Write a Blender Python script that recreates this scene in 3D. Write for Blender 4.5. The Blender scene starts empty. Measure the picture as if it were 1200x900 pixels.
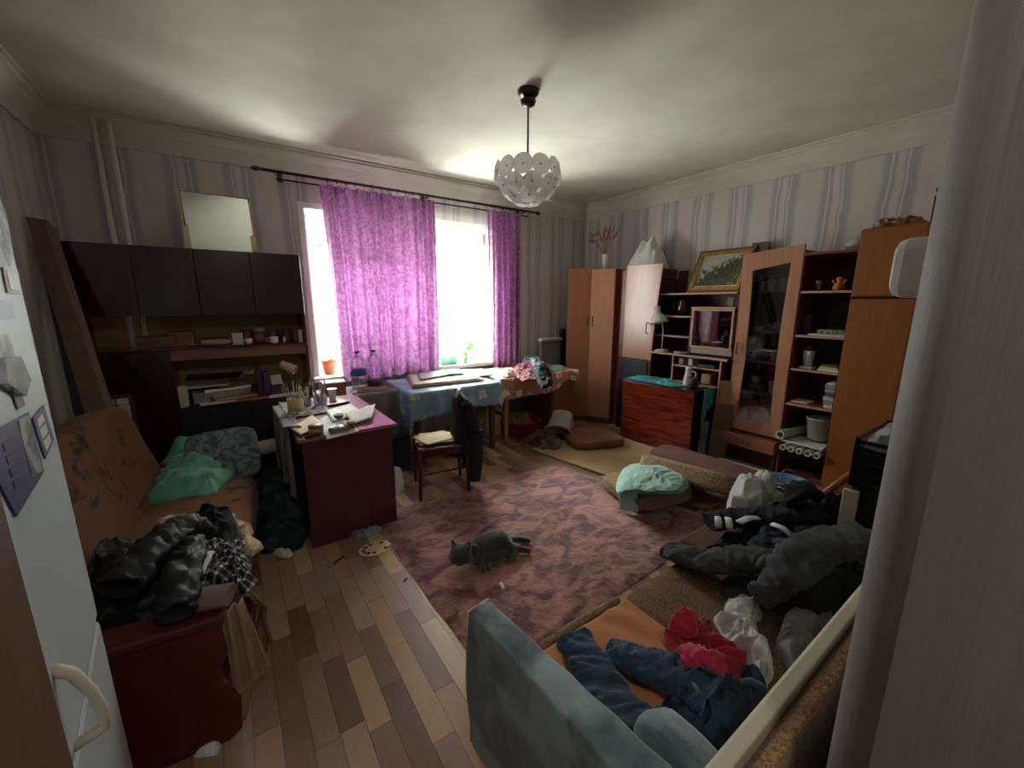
import bpy, bmesh, math, random
from mathutils import Vector, Matrix, noise
random.seed(7)
PI = math.pi
S = bpy.context.scene
COL = S.collection
R = math.radians

# ---------------------------------------------------------------- camera
FPX = 473.0
PITCH = math.atan(95.0 / FPX)
YAW = math.atan2(FPX, 690.0 * math.cos(PITCH))
CAM = Vector((0, 0, 1.6))
cd = bpy.data.cameras.new('camera')
cam = bpy.data.objects.new('camera', cd)
COL.objects.link(cam)
cd.sensor_fit = 'HORIZONTAL'
cd.sensor_width = 36
cd.lens = 36 * FPX / 1200
cd.clip_start = 0.02
cam.location = CAM
cam.rotation_euler = (PI / 2 - PITCH, 0, -YAW)
S.camera = cam

# ---------------------------------------------------------------- world, light, exposure
w = bpy.data.worlds.new('world'); S.world = w; w.use_nodes = True
nt = w.node_tree
bg = nt.nodes['Background']
tc = nt.nodes.new('ShaderNodeTexCoord'); sx = nt.nodes.new('ShaderNodeSeparateXYZ')
mr = nt.nodes.new('ShaderNodeMapRange'); cr = nt.nodes.new('ShaderNodeValToRGB')
nt.links.new(tc.outputs['Generated'], sx.inputs[0]); nt.links.new(sx.outputs['Z'], mr.inputs[0])
mr.inputs[1].default_value = -1; mr.inputs[2].default_value = 1
nt.links.new(mr.outputs[0], cr.inputs[0]); nt.links.new(cr.outputs[0], bg.inputs[0])
e = cr.color_ramp.elements
e[0].position = 0.0; e[0].color = (0.66, 0.63, 0.52, 1)      # bright ground far below
e[1].position = 1.0; e[1].color = (0.92, 0.95, 0.95, 1)
for p_, c_ in ((0.46, (0.86, 0.83, 0.71, 1)), (0.5, (1.0, 0.975, 0.91, 1)), (0.6, (1.0, 0.98, 0.93, 1))):
    n_ = cr.color_ramp.elements.new(p_); n_.color = c_
bg.inputs[1].default_value = 15.0
def area(name, loc, rot, sx_, sy_, power, color=(1, 1, 1), portal=False):
    l = bpy.data.lights.new(name, 'AREA'); l.shape = 'RECTANGLE'; l.size = sx_; l.size_y = sy_
    l.energy = power; l.color = color
    if portal: l.cycles.is_portal = True
    o = bpy.data.objects.new(name, l); o.location = loc; o.rotation_euler = rot; COL.objects.link(o); return o
area('window_portal', (1.84, 5.12, 1.66), (-PI / 2, 0, 0), 2.3, 1.75, 1, portal=True)
area('daylight_high_sky', (2.2, 7.4, 4.9), (R(-52), 0, 0), 5.0, 2.4, 3600, (1.0, 0.985, 0.95))
area('daylight_ground_bounce', (1.9, 7.2, -0.9), (R(-118), 0, 0), 5.0, 2.0, 1600, (1.0, 0.97, 0.88))
area('hall_fill_light', (0.3, -0.9, 2.9), (0, 0, 0), 0.5, 0.5, 6.5, (1.0, 0.95, 0.9))  # unseen fill light, added behind the camera to brighten the foreground
S.view_settings.view_transform = 'Standard'
S.view_settings.look = 'None'
S.view_settings.exposure = 1.28
S.view_settings.gamma = 1
S.view_settings.use_curve_mapping = False

# ---------------------------------------------------------------- measuring helpers (photo pixel -> point on a real plane)
_r = Vector((math.cos(YAW), -math.sin(YAW), 0))
_f = Vector((math.sin(YAW) * math.cos(PITCH), math.cos(YAW) * math.cos(PITCH), -math.sin(PITCH)))
_u = _r.cross(_f)
def ray(x, y): return _r * ((x - 600) / FPX) - _u * ((y - 450) / FPX) + _f
def pz(x, y, z=0.0):
    d = ray(x, y); return CAM + d * ((z - CAM.z) / d.z)
def py(x, y, Y):
    d = ray(x, y); return CAM + d * (Y / d.y)
def px(x, y, X):
    d = ray(x, y); return CAM + d * (X / d.x)
def pn(x, y, p0, n):
    d = ray(x, y); return CAM + d * ((Vector(p0) - CAM).dot(Vector(n)) / d.dot(Vector(n)))

# ---------------------------------------------------------------- materials
def lin(h):
    h = h.lstrip('#'); o = []
    for i in (0, 2, 4):
        c = int(h[i:i + 2], 16) / 255
        o.append(c / 12.92 if c <= 0.04045 else ((c + 0.055) / 1.055) ** 2.4)
    return (o[0], o[1], o[2], 1)
MATS = {}
def mat(name, c1, c2=None, rough=0.6, scale=8, stretch=(1, 1, 1), bump=0.0, metal=0.0, detail=4, spec=0.5,
        sheen=0.0, trans=0.0, contrast=(0.35, 0.65), coat=0.0, bscale=None, rnd=0.0, kind='noise', coord='Object', alpha=1.0, distort=0.0):
    if name in MATS: return MATS[name]
    m = bpy.data.materials.new(name); m.use_nodes = True; MATS[name] = m
    t = m.node_tree; b = t.nodes['Principled BSDF']; N = t.nodes.new; Lk = t.links.new
    b.inputs['Roughness'].default_value = rough; b.inputs['Metallic'].default_value = metal
    b.inputs['Specular IOR Level'].default_value = spec
    if sheen: b.inputs['Sheen Weight'].default_value = sheen; b.inputs['Sheen Roughness'].default_value = 0.5
    if coat: b.inputs['Coat Weight'].default_value = coat; b.inputs['Coat Roughness'].default_value = 0.12
    if trans: b.inputs['Transmission Weight'].default_value = trans
    if alpha < 1: b.inputs['Alpha'].default_value = alpha
    a1 = lin(c1); a2 = lin(c2) if c2 else a1
    co = N('ShaderNodeTexCoord'); mp = N('ShaderNodeMapping'); mp.inputs['Scale'].default_value = stretch
    Lk(co.outputs[coord], mp.inputs[0])
    vec = mp.outputs[0]
    if rnd:
        oi = N('ShaderNodeObjectInfo'); mu = N('ShaderNodeMath'); mu.operation = 'MULTIPLY'; mu.inputs[1].default_value = 37
        ad = N('ShaderNodeVectorMath'); ad.operation = 'ADD'
        Lk(oi.outputs['Random'], mu.inputs[0]); Lk(mp.outputs[0], ad.inputs[0]); Lk(mu.outputs[0], ad.inputs[1]); vec = ad.outputs[0]
    if c2 or bump:
        if kind == 'voronoi':
            tx = N('ShaderNodeTexVoronoi'); tx.inputs['Scale'].default_value = scale; fac = tx.outputs['Distance']
        elif kind == 'wave':
            tx = N('ShaderNodeTexWave'); tx.inputs['Scale'].default_value = scale; tx.inputs['Distortion'].default_value = distort or 4
            tx.inputs['Detail'].default_value = detail; fac = tx.outputs['Fac']
        else:
            tx = N('ShaderNodeTexNoise'); tx.inputs['Scale'].default_value = scale; tx.inputs['Detail'].default_value = detail
            tx.inputs['Distortion'].default_value = distort; fac = tx.outputs['Fac']
        Lk(vec, tx.inputs['Vector'])
        ra = N('ShaderNodeValToRGB'); ra.color_ramp.elements[0].position = contrast[0]; ra.color_ramp.elements[1].position = contrast[1]
        ra.color_ramp.elements[0].color = a1; ra.color_ramp.elements[1].color = a2
        Lk(fac, ra.inputs[0]); Lk(ra.outputs[0], b.inputs['Base Color'])
        if bump:
            bp = N('ShaderNodeBump'); bp.inputs['Strength'].default_value = min(1, bump); bp.inputs['Distance'].default_value = 0.01
            if bscale:
                t2 = N('ShaderNodeTexNoise'); t2.inputs['Scale'].default_value = bscale; t2.inputs['Detail'].default_value = 3
                Lk(vec, t2.inputs['Vector']); Lk(t2.outputs['Fac'], bp.inputs['Height'])
            else: Lk(fac, bp.inputs['Height'])
            Lk(bp.outputs[0], b.inputs['Normal'])
    else:
        b.inputs['Base Color'].default_value = a1
    return m

def wood(name, c1, c2, axis='z', rough=0.35, scale=6, coat=0.0, rnd=1.0):
    st = {'z': (6, 6, 0.5), 'x': (0.5, 6, 6), 'y': (6, 0.5, 6)}[axis]
    return mat(name, c1, c2, rough=rough, scale=scale, stretch=st, bump=0.05, detail=6, contrast=(0.3, 0.7), coat=coat, rnd=rnd, distort=0.6)

def glass(name, tint=(0.9, 0.95, 0.95, 1), refl=0.12, rough=0.02):
    m = bpy.data.materials.new(name); m.use_nodes = True; t = m.node_tree
    t.nodes.remove(t.nodes['Principled BSDF']); out = t.nodes['Material Output']
    a = t.nodes.new('ShaderNodeBsdfTransparent'); a.inputs[0].default_value = tint
    g = t.nodes.new('ShaderNodeBsdfGlossy'); g.inputs['Roughness'].default_value = rough
    x = t.nodes.new('ShaderNodeMixShader'); lw = t.nodes.new('ShaderNodeLayerWeight'); lw.inputs[0].default_value = 0.35
    ml = t.nodes.new('ShaderNodeMath'); ml.operation = 'MULTIPLY_ADD'; ml.inputs[1].default_value = 0.5; ml.inputs[2].default_value = refl * 0.4
    t.links.new(lw.outputs['Fresnel'], ml.inputs[0]); t.links.new(ml.outputs[0], x.inputs[0])
    t.links.new(a.outputs[0], x.inputs[1]); t.links.new(g.outputs[0], x.inputs[2]); t.links.new(x.outputs[0], out.inputs[0])
    MATS[name] = m; return m

def cloth_thin(name, c1, c2, trans_w, transp=0.0, scale=14, rough=0.5, kind='voronoi', contrast=(0.3, 0.6), sheen=0.0, gloss=0.0, stretch=(1, 1, 1)):
    m = bpy.data.materials.new(name); m.use_nodes = True; t = m.node_tree; N = t.nodes.new; Lk = t.links.new
    t.nodes.remove(t.nodes['Principled BSDF']); out = t.nodes['Material Output']
    co = N('ShaderNodeTexCoord'); mp = N('ShaderNodeMapping'); mp.inputs['Scale'].default_value = stretch; Lk(co.outputs['Object'], mp.inputs[0])
    tx = N('ShaderNodeTexNoise'); tx.inputs['Scale'].default_value = scale; tx.inputs['Detail'].default_value = 3; tx.inputs['Distortion'].default_value = 2.2
    Lk(mp.outputs[0], tx.inputs['Vector'])
    ra = N('ShaderNodeValToRGB'); ra.color_ramp.elements[0].position = contrast[0]; ra.color_ramp.elements[1].position = contrast[1]
    ra.color_ramp.elements[0].color = lin(c1); ra.color_ramp.elements[1].color = lin(c2); Lk(tx.outputs['Fac'], ra.inputs[0])
    d = N('ShaderNodeBsdfDiffuse'); tr = N('ShaderNodeBsdfTranslucent'); x = N('ShaderNodeMixShader'); x.inputs[0].default_value = trans_w
    Lk(ra.outputs[0], d.inputs[0]); Lk(ra.outputs[0], tr.inputs[0]); Lk(d.outputs[0], x.inputs[1]); Lk(tr.outputs[0], x.inputs[2])
    cur = x.outputs[0]
    if gloss:
        g = N('ShaderNodeBsdfGlossy'); g.inputs['Roughness'].default_value = 0.38; g.inputs[0].default_value = (0.9, 0.8, 0.9, 1)
        x3 = N('ShaderNodeMixShader'); x3.inputs[0].default_value = gloss; Lk(cur, x3.inputs[1]); Lk(g.outputs[0], x3.inputs[2]); cur = x3.outputs[0]
    if transp:
        tp = N('ShaderNodeBsdfTransparent'); x2 = N('ShaderNodeMixShader'); x2.inputs[0].default_value = transp
        Lk(cur, x2.inputs[1]); Lk(tp.outputs[0], x2.inputs[2]); cur = x2.outputs[0]
    Lk(cur, out.inputs[0]); MATS[name] = m; return m

def stripes_mat(name, base, stripe, silver, period=0.42):
    """striped wallpaper: matte ground, wavering bands with silvery veins; runs along x+y so every axis-aligned wall gets it"""
    m = bpy.data.materials.new(name); m.use_nodes = True; MATS[name] = m
    t = m.node_tree; b = t.nodes['Principled BSDF']; N = t.nodes.new; Lk = t.links.new
    co = N('ShaderNodeTexCoord'); sp = N('ShaderNodeSeparateXYZ'); Lk(co.outputs['Object'], sp.inputs[0])
    ad = N('ShaderNodeMath'); Lk(sp.outputs[0], ad.inputs[0]); Lk(sp.outputs[1], ad.inputs[1])
    no = N('ShaderNodeTexNoise'); no.inputs['Scale'].default_value = 2.2; no.inputs['Detail'].default_value = 2; Lk(co.outputs['Object'], no.inputs['Vector'])
    wob = N('ShaderNodeMath'); wob.operation = 'MULTIPLY_ADD'; wob.inputs[1].default_value = 0.07
    Lk(no.outputs['Fac'], wob.inputs[0]); Lk(ad.outputs[0], wob.inputs[2])
    dv = N('ShaderNodeMath'); dv.operation = 'DIVIDE'; dv.inputs[1].default_value = period; Lk(wob.outputs[0], dv.inputs[0])
    fr = N('ShaderNodeMath'); fr.operation = 'FRACT'; Lk(dv.outputs[0], fr.inputs[0])
    ra = N('ShaderNodeValToRGB'); r_ = ra.color_ramp; Lk(fr.outputs[0], ra.inputs[0])
    B, T_, V = lin(base), lin(stripe), lin(silver)
    r_.elements[0].position = 0; r_.elements[0].color = B; r_.elements[1].position = 1; r_.elements[1].color = B
    for p, c in ((0.34, B), (0.42, T_), (0.52, T_), (0.545, V), (0.57, T_), (0.62, B), (0.70, B), (0.74, T_), (0.78, T_), (0.80, V), (0.83, T_), (0.88, T_), (0.97, B)):
        el = r_.elements.new(p); el.color = c
    Lk(ra.outputs[0], b.inputs['Base Color'])
    rr = N('ShaderNodeValToRGB'); q = rr.color_ramp; Lk(fr.outputs[0], rr.inputs[0])
    q.elements[0].position = 0.38; q.elements[0].color = (.5, .5, .5, 1); q.elements[1].position = 0.95; q.elements[1].color = (.5, .5, .5, 1)
    el = q.elements.new(0.45); el.color = (.3, .3, .3, 1); el = q.elements.new(0.88); el.color = (.3, .3, .3, 1)
    Lk(rr.outputs[0], b.inputs['Roughness'])
    n2 = N('ShaderNodeTexNoise'); n2.inputs['Scale'].default_value = 60; mp = N('ShaderNodeMapping'); mp.inputs['Scale'].default_value = (1, 1, .15)
    Lk(co.outputs['Object'], mp.inputs[0]); Lk(mp.outputs[0], n2.inputs['Vector'])
    bp = N('ShaderNodeBump'); bp.inputs['Strength'].default_value = 0.25; bp.inputs['Distance'].default_value = 0.004
    Lk(n2.outputs['Fac'], bp.inputs['Height']); Lk(bp.outputs[0], b.inputs['Normal'])
    return m

# ---------------------------------------------------------------- things, parts, meshes
BASE = {}      # object -> world position of its thing's origin
RZ = {}
def thing(name, label, cat, loc=(0, 0, 0), group=None, rz=0.0):
    o = bpy.data.objects.new(name, None); COL.objects.link(o); o.empty_display_size = 0.1
    o.location = loc; o.rotation_euler = (0, 0, rz); o['label'] = label; o['category'] = cat
    if group: o['group'] = group
    BASE[o.name] = Vector(loc); RZ[o.name] = rz
    return o

class MB:
    """collects shapes and links them as ONE mesh object"""
    def __init__(s): s.bm = bmesh.new()
    def box(s, a, b, rot=None, piv=None):
        """axis-aligned box between corners a and b, optionally rotated (euler) about piv"""
        a = Vector(a); b = Vector(b)
        r = bmesh.ops.create_cube(s.bm, size=1.0)
        sc = b - a; c = (a + b) / 2
        for v in r['verts']: v.co = Vector((v.co.x * sc.x, v.co.y * sc.y, v.co.z * sc.z)) + c
        if rot: s._rot(r['verts'], rot, Vector(piv) if piv is not None else c)
        return s
    def _rot(s, vs, rot, piv):
        from mathutils import Euler
        q = Euler(rot).to_matrix()
        for v in vs: v.co = q @ (v.co - piv) + piv
    def obox(s, c, size, rot=(0, 0, 0)):
        c = Vector(c); h = Vector(size) / 2
        return s.box(c - h, c + h, rot, c)
    def prism(s, poly, z0, z1):
        vs0 = [s.bm.verts.new((p[0], p[1], z0)) for p in poly]; vs1 = [s.bm.verts.new((p[0], p[1], z1)) for p in poly]
        n = len(poly)
        s.bm.faces.new(list(reversed(vs0))); s.bm.faces.new(vs1)
        for i in range(n): s.bm.faces.new((vs0[i], vs0[(i + 1) % n], vs1[(i + 1) % n], vs1[i]))
        return s
    def extrude(s, pts, vec):
        """closed polygon of 3-D points extruded along vec"""
        vec = Vector(vec); a = [s.bm.verts.new(Vector(p)) for p in pts]; b = [s.bm.verts.new(Vector(p) + vec) for p in pts]
        n = len(pts); s.bm.faces.new(list(reversed(a))); s.bm.faces.new(b)
        for i in range(n): s.bm.faces.new((a[i], a[(i + 1) % n], b[(i + 1) % n], b[i]))
        return s
    def ringwall(s, outer, inner, vec):
        """frame: outer/inner loops of equal length, extruded"""
        vec = Vector(vec); O = [s.bm.verts.new(Vector(p)) for p in outer]; I = [s.bm.verts.new(Vector(p)) for p in inner]
        O2 = [s.bm.verts.new(Vector(p) + vec) for p in outer]; I2 = [s.bm.verts.new(Vector(p) + vec) for p in inner]
        n = len(outer); F = s.bm.faces.new
        for i in range(n):
            j = (i + 1) % n
            F((O[i], O[j], I[j], I[i])); F((O2[j], O2[i], I2[i], I2[j])); F((O[j], O[i], O2[i], O2[j])); F((I[i], I[j], I2[j], I2[i]))
        return s
    def lathe(s, prof, c=(0, 0, 0), n=20, rot=None, sx=1, sy=1):
        """profile [(r, z)...] turned about the vertical through c"""
        c = Vector(c); rings = []; new = []
        for r, z in prof:
            if r < 1e-5:
                v = s.bm.verts.new(c + Vector((0, 0, z))); rings.append([v]); new.append(v)
            else:
                rg = [s.bm.verts.new(c + Vector((r * sx * math.cos(2 * PI * i / n), r * sy * math.sin(2 * PI * i / n), z))) for i in range(n)]
                rings.append(rg); new += rg
        for a, b in zip(rings, rings[1:]):
            for i in range(n):
                j = (i + 1) % n
                if len(a) == 1 and len(b) == 1: continue
                if len(a) == 1: s.bm.faces.new((a[0], b[j], b[i]))
                elif len(b) == 1: s.bm.faces.new((a[i], a[j], b[0]))
                else: s.bm.faces.new((a[i], a[j], b[j], b[i]))
        for rg, fl in ((rings[0], True), (rings[-1], False)):
            if len(rg) > 1: s.bm.faces.new(list(reversed(rg)) if fl else rg)
        if rot: s._rot(new, rot, c)
        return s
    def tube(s, pts, r, n=8, close=False, flat=1.0, up=None):
        pts = [Vector(p) for p in pts]; rs = r if isinstance(r, (list, tuple)) else [r] * len(pts)
        rings = []; N = len(pts); ref = Vector(up) if up else None
        for i, p in enumerate(pts):
            a = pts[(i - 1) % N] if (close or i > 0) else pts[i]; b = pts[(i + 1) % N] if (close or i < N - 1) else pts[i]
            t = (b - a); t = t.normalized() if t.length > 1e-9 else Vector((0, 0, 1))
            if ref is None: ref = Vector((0, 0, 1)) if abs(t.z) < 0.9 else Vector((1, 0, 0))
            u = t.cross(ref)
            if u.length < 1e-4: u = t.orthogonal()
            u.normalize(); v = u.cross(t).normalized()
            if not up: ref = v
            rings.append([s.bm.verts.new(p + u * (rs[i] * math.cos(2 * PI * k / n)) + v * (rs[i] * flat * math.sin(2 * PI * k / n))) for k in range(n)])
        m = N if close else N - 1
        for i in range(m):
            a, b = rings[i], rings[(i + 1) % N]
            for k in range(n): s.bm.faces.new((a[k], a[(k + 1) % n], b[(k + 1) % n], b[k]))
        if not close: s.bm.faces.new(list(reversed(rings[0]))); s.bm.faces.new(rings[-1])
        return s
    def ball(s, c, r, seg=16, rot=None):
        r = Vector(r) if not isinstance(r, (int, float)) else Vector((r, r, r)); c = Vector(c)
        q = bmesh.ops.create_uvsphere(s.bm, u_segments=seg, v_segments=max(6, seg * 2 // 3), radius=1)
        for v in q['verts']: v.co = Vector((v.co.x * r.x, v.co.y * r.y, v.co.z * r.z)) + c
        if rot: s._rot(q['verts'], rot, c)
        return s
    def grid(s, fn, nu, nv, closeu=False):
        V = [[s.bm.verts.new(Vector(fn(i / nu, j / nv))) for j in range(nv + 1)] for i in range(nu if closeu else nu + 1)]
        for i in range(nu):
            for j in range(nv):
                a, b = V[i], V[(i + 1) % len(V)]
                s.bm.faces.new((a[j], b[j], b[j + 1], a[j + 1]))
        return s
    def build(s, name, m, parent=None, smooth=False, bevel=0.0, label=None, cat=None, group=None, kind=None, solid=0.0, subsurf=0, remesh=0.0, local=False, tex=None):
        me = bpy.data.meshes.new(name)
        bmesh.ops.recalc_face_normals(s.bm, faces=s.bm.faces)
        if parent is not None and parent.name in BASE:
            base = BASE[parent.name]; rz = RZ.get(parent.name, 0)
            if not local:
                q = Matrix.Rotation(-rz, 3, 'Z')
                for v in s.bm.verts: v.co = q @ (v.co - base)
        else:
            if s.bm.verts:
                xs = [v.co.x for v in s.bm.verts]; ys = [v.co.y for v in s.bm.verts]; zs = [v.co.z for v in s.bm.verts]
                base = Vector(((min(xs) + max(xs)) / 2, (min(ys) + max(ys)) / 2, min(zs)))
            else: base = Vector((0, 0, 0))
            rz = 0
            if kind == 'structure': base = Vector((0, 0, 0))
            for v in s.bm.verts: v.co -= base
        s.bm.to_mesh(me); s.bm.free()
        for p in me.polygons: p.use_smooth = bool(smooth)
        o = bpy.data.objects.new(name, me); COL.objects.link(o)
        if m is not None: me.materials.append(MATS[m] if isinstance(m, str) else m)
        if parent is not None: o.parent = parent
        else: o.location = base
        BASE[o.name] = base; RZ[o.name] = rz
        if bevel:
            k = o.modifiers.new('bevel', 'BEVEL'); k.width = bevel; k.segments = 2; k.limit_method = 'ANGLE'; k.angle_limit = R(40)
        if solid:
            k = o.modifiers.new('solid', 'SOLIDIFY'); k.thickness = solid; k.offset = 0
        if remesh:
            k = o.modifiers.new('remesh', 'REMESH'); k.mode = 'VOXEL'; k.voxel_size = remesh; k.use_smooth_shade = True
            k2 = o.modifiers.new('smooth', 'SMOOTH'); k2.iterations = 12; k2.factor = 0.6
        if subsurf:
            k = o.modifiers.new('subsurf', 'SUBSURF'); k.levels = subsurf; k.render_levels = subsurf
        if label: o['label'] = label
        if cat: o['category'] = cat
        if group: o['group'] = group
        if kind: o['kind'] = kind
        return o
def struct(mb, name, m, parent=None, **k):
    return mb.build(name, m, parent, kind='structure' if parent is None else None, **k)
def box(name, a, b, m, parent=None, **k):
    return MB().box(a, b).build(name, m, parent, **k)

def dup(o, loc, rz=None, label=None):
    r = o.copy(); COL.objects.link(r); r.location = loc
    if rz is not None: r.rotation_euler = (0, 0, rz)
    if label: r['label'] = label
    for ch in list(o.children):
        c = ch.copy(); COL.objects.link(c); c.parent = r
        for g in list(ch.children):
            d = g.copy(); COL.objects.link(d); d.parent = c
    return r

# ---------------------------------------------------------------- cloth shapes
def ridge(p, f=6.0, seed=0.0, oct=3):
    v = 0; a = 1; q = Vector(p) * f + Vector((seed, seed * 1.7, seed * 0.3))
    q += noise.noise_vector(q * 0.6) * 0.9
    for _ in range(oct):
        v += a * (1 - abs(noise.noise(q)) * 2.2); a *= 0.5; q = q * 2.03 + Vector((3.1, 1.7, 9.2))
    return v / 1.75
def catmull(pts, n):
    P = [Vector(p) for p in pts]; N = len(P); out = []
    for k in range(n):
        t = k / n * N; i = int(t); f = t - i
        a, b, c, d = P[(i - 1) % N], P[i % N], P[(i + 1) % N], P[(i + 2) % N]
        q = 0.5 * ((2 * b) + (c - a) * f + (2 * a - 5 * b + 4 * c - d) * f * f + (3 * b - a - 3 * c + d) * f ** 3)
        out.append(q * 0.6 + (b.lerp(c, f)) * 0.4)
    return out
def heap(outline, z0, H, fold=0.02, freq=7.0, seed=1.0, na=72, nr=18, sx=1.0, sy=1.0, ang=0.0, power=2.2, mb=None, ground=None, peak=None):
    """a crumpled lump of cloth: rises from its outline to about H, ridged with folds; ground(x, y) gives the surface under it"""
    mb = mb or MB(); na = int(na * 1.6); nr = int(nr * 1.9); freq *= 1.7; fold *= 1.5
    if sx == 1.0 and sy == 1.0: sx, ang = .5, (seed * 1.37) % 3.1
    O = catmull([(p[0], p[1], 0) for p in outline], na)
    c = Vector((0, 0, 0))
    for p in O: c += p
    c /= len(O)
    if peak: c = Vector((peak[0], peak[1], 0))
    ca, sa = math.cos(ang), math.sin(ang); rows = []
    for j in range(nr + 1):
        r = j / nr; row = []
        for i in range(na):
            o = O[i]; p = c.lerp(o, r)
            g = ground(p.x, p.y) if ground else z0
            if j == 0 and row: row.append(row[0]); continue
            q = Vector(((p.x * ca + p.y * sa) * sx, (-p.x * sa + p.y * ca) * sy, seed))
            rd = ridge(q, freq, seed)
            lf = 0.72 + 0.55 * noise.noise(Vector((p.x * 3, p.y * 3, seed))) + 0.38 * noise.noise(Vector((p.x * 9, p.y * 9, seed + 7)))
            env = (1 - r ** (power + .4)) ** 0.7 if r < 1 else 0
            h = H * lf * env + fold * (rd - 0.3) * min(1, (1 - r) * 5 + 0.12)
            nv = noise.noise_vector(Vector((p.x * freq, p.y * freq, seed + 5))) * fold * 0.9 * min(1, r * 2)
            row.append(mb.bm.verts.new((p.x + nv.x, p.y + nv.y, g + max(0.004, h))))
        rows.append(row)
    bot = [mb.bm.verts.new((v.co.x * 0.98 + c.x * 0.02, v.co.y * 0.98 + c.y * 0.02, (ground(v.co.x, v.co.y) if ground else z0) + 0.001)) for v in rows[-1]]
    for j in range(nr):
        for i in range(na):
            k = (i + 1) % na
            if j == 0: mb.bm.faces.new((rows[0][0], rows[1][i], rows[1][k]))
            else: mb.bm.faces.new((rows[j][i], rows[j + 1][i], rows[j + 1][k], rows[j][k]))
    for i in range(na):
        k = (i + 1) % na; mb.bm.faces.new((rows[-1][i], bot[i], bot[k], rows[-1][k]))
    mb.bm.faces.new(list(reversed(bot)))
    for v in [v for v in mb.bm.verts if not v.link_faces]: mb.bm.verts.remove(v)
    return mb
def sleeve(path, widths, thick, fold=0.008, freq=16.0, seed=1.0, mb=None, n=18, sub=7, hollow=False):
    """a flattened cloth tube (trouser leg, sleeve) lying along a path, creased across its run"""
    mb = mb or MB(); P = [Vector(p) for p in path]; pts = []; ws = []; thick *= .72; fold *= 1.5; sub = int(sub * 1.8); n = int(n * 1.5)
    for i in range(len(P) - 1):
        a = P[max(0, i - 1)]; b = P[i]; c = P[i + 1]; d = P[min(len(P) - 1, i + 2)]
        for k in range(sub):
            f = k / sub
            pts.append(0.5 * ((2 * b) + (c - a) * f + (2 * a - 5 * b + 4 * c - d) * f * f + (3 * b - a - 3 * c + d) * f ** 3))
            ws.append(widths[i] * (1 - f) + widths[i + 1] * f)
    pts.append(P[-1]); ws.append(widths[-1]); rings = []; run = 0.0
    for i, p in enumerate(pts):
        if i: run += (p - pts[i - 1]).length
        t = (pts[min(len(pts) - 1, i + 1)] - pts[max(0, i - 1)]).normalized()
        u = t.cross(Vector((0, 0, 1)))
        if u.length < 0.15: u = Vector((1, 0, 0)) - t * t.x
        u.normalize(); v = u.cross(t).normalized(); ring = []
        for k in range(n):
            a = 2 * PI * k / n; ct, st = math.cos(a), math.sin(a)
            x = math.copysign(abs(ct) ** 0.8, ct) * ws[i] / 2; y = st * thick / 2
            q = p + u * x + v * y
            d = fold * (0.85 * ridge(Vector((run + 0.045 * ct, 0.07 * a / PI + 0.02 * st, seed)), freq * 1.5, seed) + 0.45 * ridge(Vector((q.x, q.y, q.z)), freq * 1.6, seed + 3) - 0.5)
            if st < -0.2: d *= 0.2
            ring.append(mb.bm.verts.new(q + (u * ct + v * st) * d))
        rings.append(ring)
    for a, b in zip(rings, rings[1:]):
        for k in range(n): mb.bm.faces.new((a[k], b[k], b[(k + 1) % n], a[(k + 1) % n]))
    for rg, nx in ((rings[0], rings[1]), (rings[-1], rings[-2])):
        c = sum((v.co for v in rg), Vector()) / n; c2 = sum((v.co for v in nx), Vector()) / n
        inner = [mb.bm.verts.new(c.lerp(v.co, 0.8)) for v in rg]
        deep = [mb.bm.verts.new(c2.lerp(v.co + (c2 - c), 0.62)) for v in rg]
        for k in range(n):
            j = (k + 1) % n; mb.bm.faces.new((rg[k], inner[k], inner[j], rg[j])); mb.bm.faces.new((inner[k], deep[k], deep[j], inner[j]))
        mb.bm.faces.new(deep)
    return mb
def tablecloth(x0, x1, y0, y1, z, dl, dr, df, db, step=0.025, wave=0.02, seed=0.0, hem=0.0, mb=None):
    """cloth over a table top with its overhang dropping at the four sides; df may be a function of x"""
    mb = mb or MB(); fdf = df if callable(df) else (lambda x: df)
    dfm = max(fdf(x0), fdf(x1), fdf((x0 + x1) / 2))
    nu = int((x1 - x0 + dl + dr) / step) + 1; nv = int((y1 - y0 + dfm + db) / step) + 1
    def fn(u, v):
        X = x0 - dl + u * (x1 - x0 + dl + dr); cx = min(max(X, x0), x1); d_f = fdf(cx)
        Y = (y0 - d_f) + v * (y1 - y0 + d_f + db); cy = min(max(Y, y0), y1)
        ex, ey = X - cx, Y - cy; d = math.hypot(ex, ey)
        zz = z + 0.003 * noise.noise(Vector((X * 8, Y * 8, seed)))
        if d < 1e-6: return (X, Y, zz)
        s_ = cx + cy + math.atan2(ey, ex) * 0.05
        o = 0.012 + min(1, d * 5) * wave * (0.6 + noise.noise(Vector((cx * 9 + ex * 3, cy * 9 + ey * 3, seed)))+ 0.5 * math.sin(s_ * 38 + seed))
        k = min(d, 0.012 * PI / 2) / (0.012 * PI / 2)
        return (cx + ex / d * (o * k), cy + ey / d * (o * k), zz - max(0, d - 0.012) * (1 if abs(ex) < 1e-6 or abs(ey) < 1e-6 else 0.97) - 0.006 * k)
    return mb.grid(fn, nu, nv)
def crumple_sheet(corners, z, amp=0.01, n=14, freq=9, seed=0.0, mb=None):
    mb = mb or MB(); A, B, C, D = [Vector((c[0], c[1], 0)) for c in corners]
    def fn(u, v):
        p = (A.lerp(B, u)).lerp(D.lerp(C, u), v)
        return (p.x, p.y, z + 0.002 + amp * (0.5 + 0.5 * ridge(Vector((p.x, p.y, seed)), freq, seed)))
    return mb.grid(fn, n, n)
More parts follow.
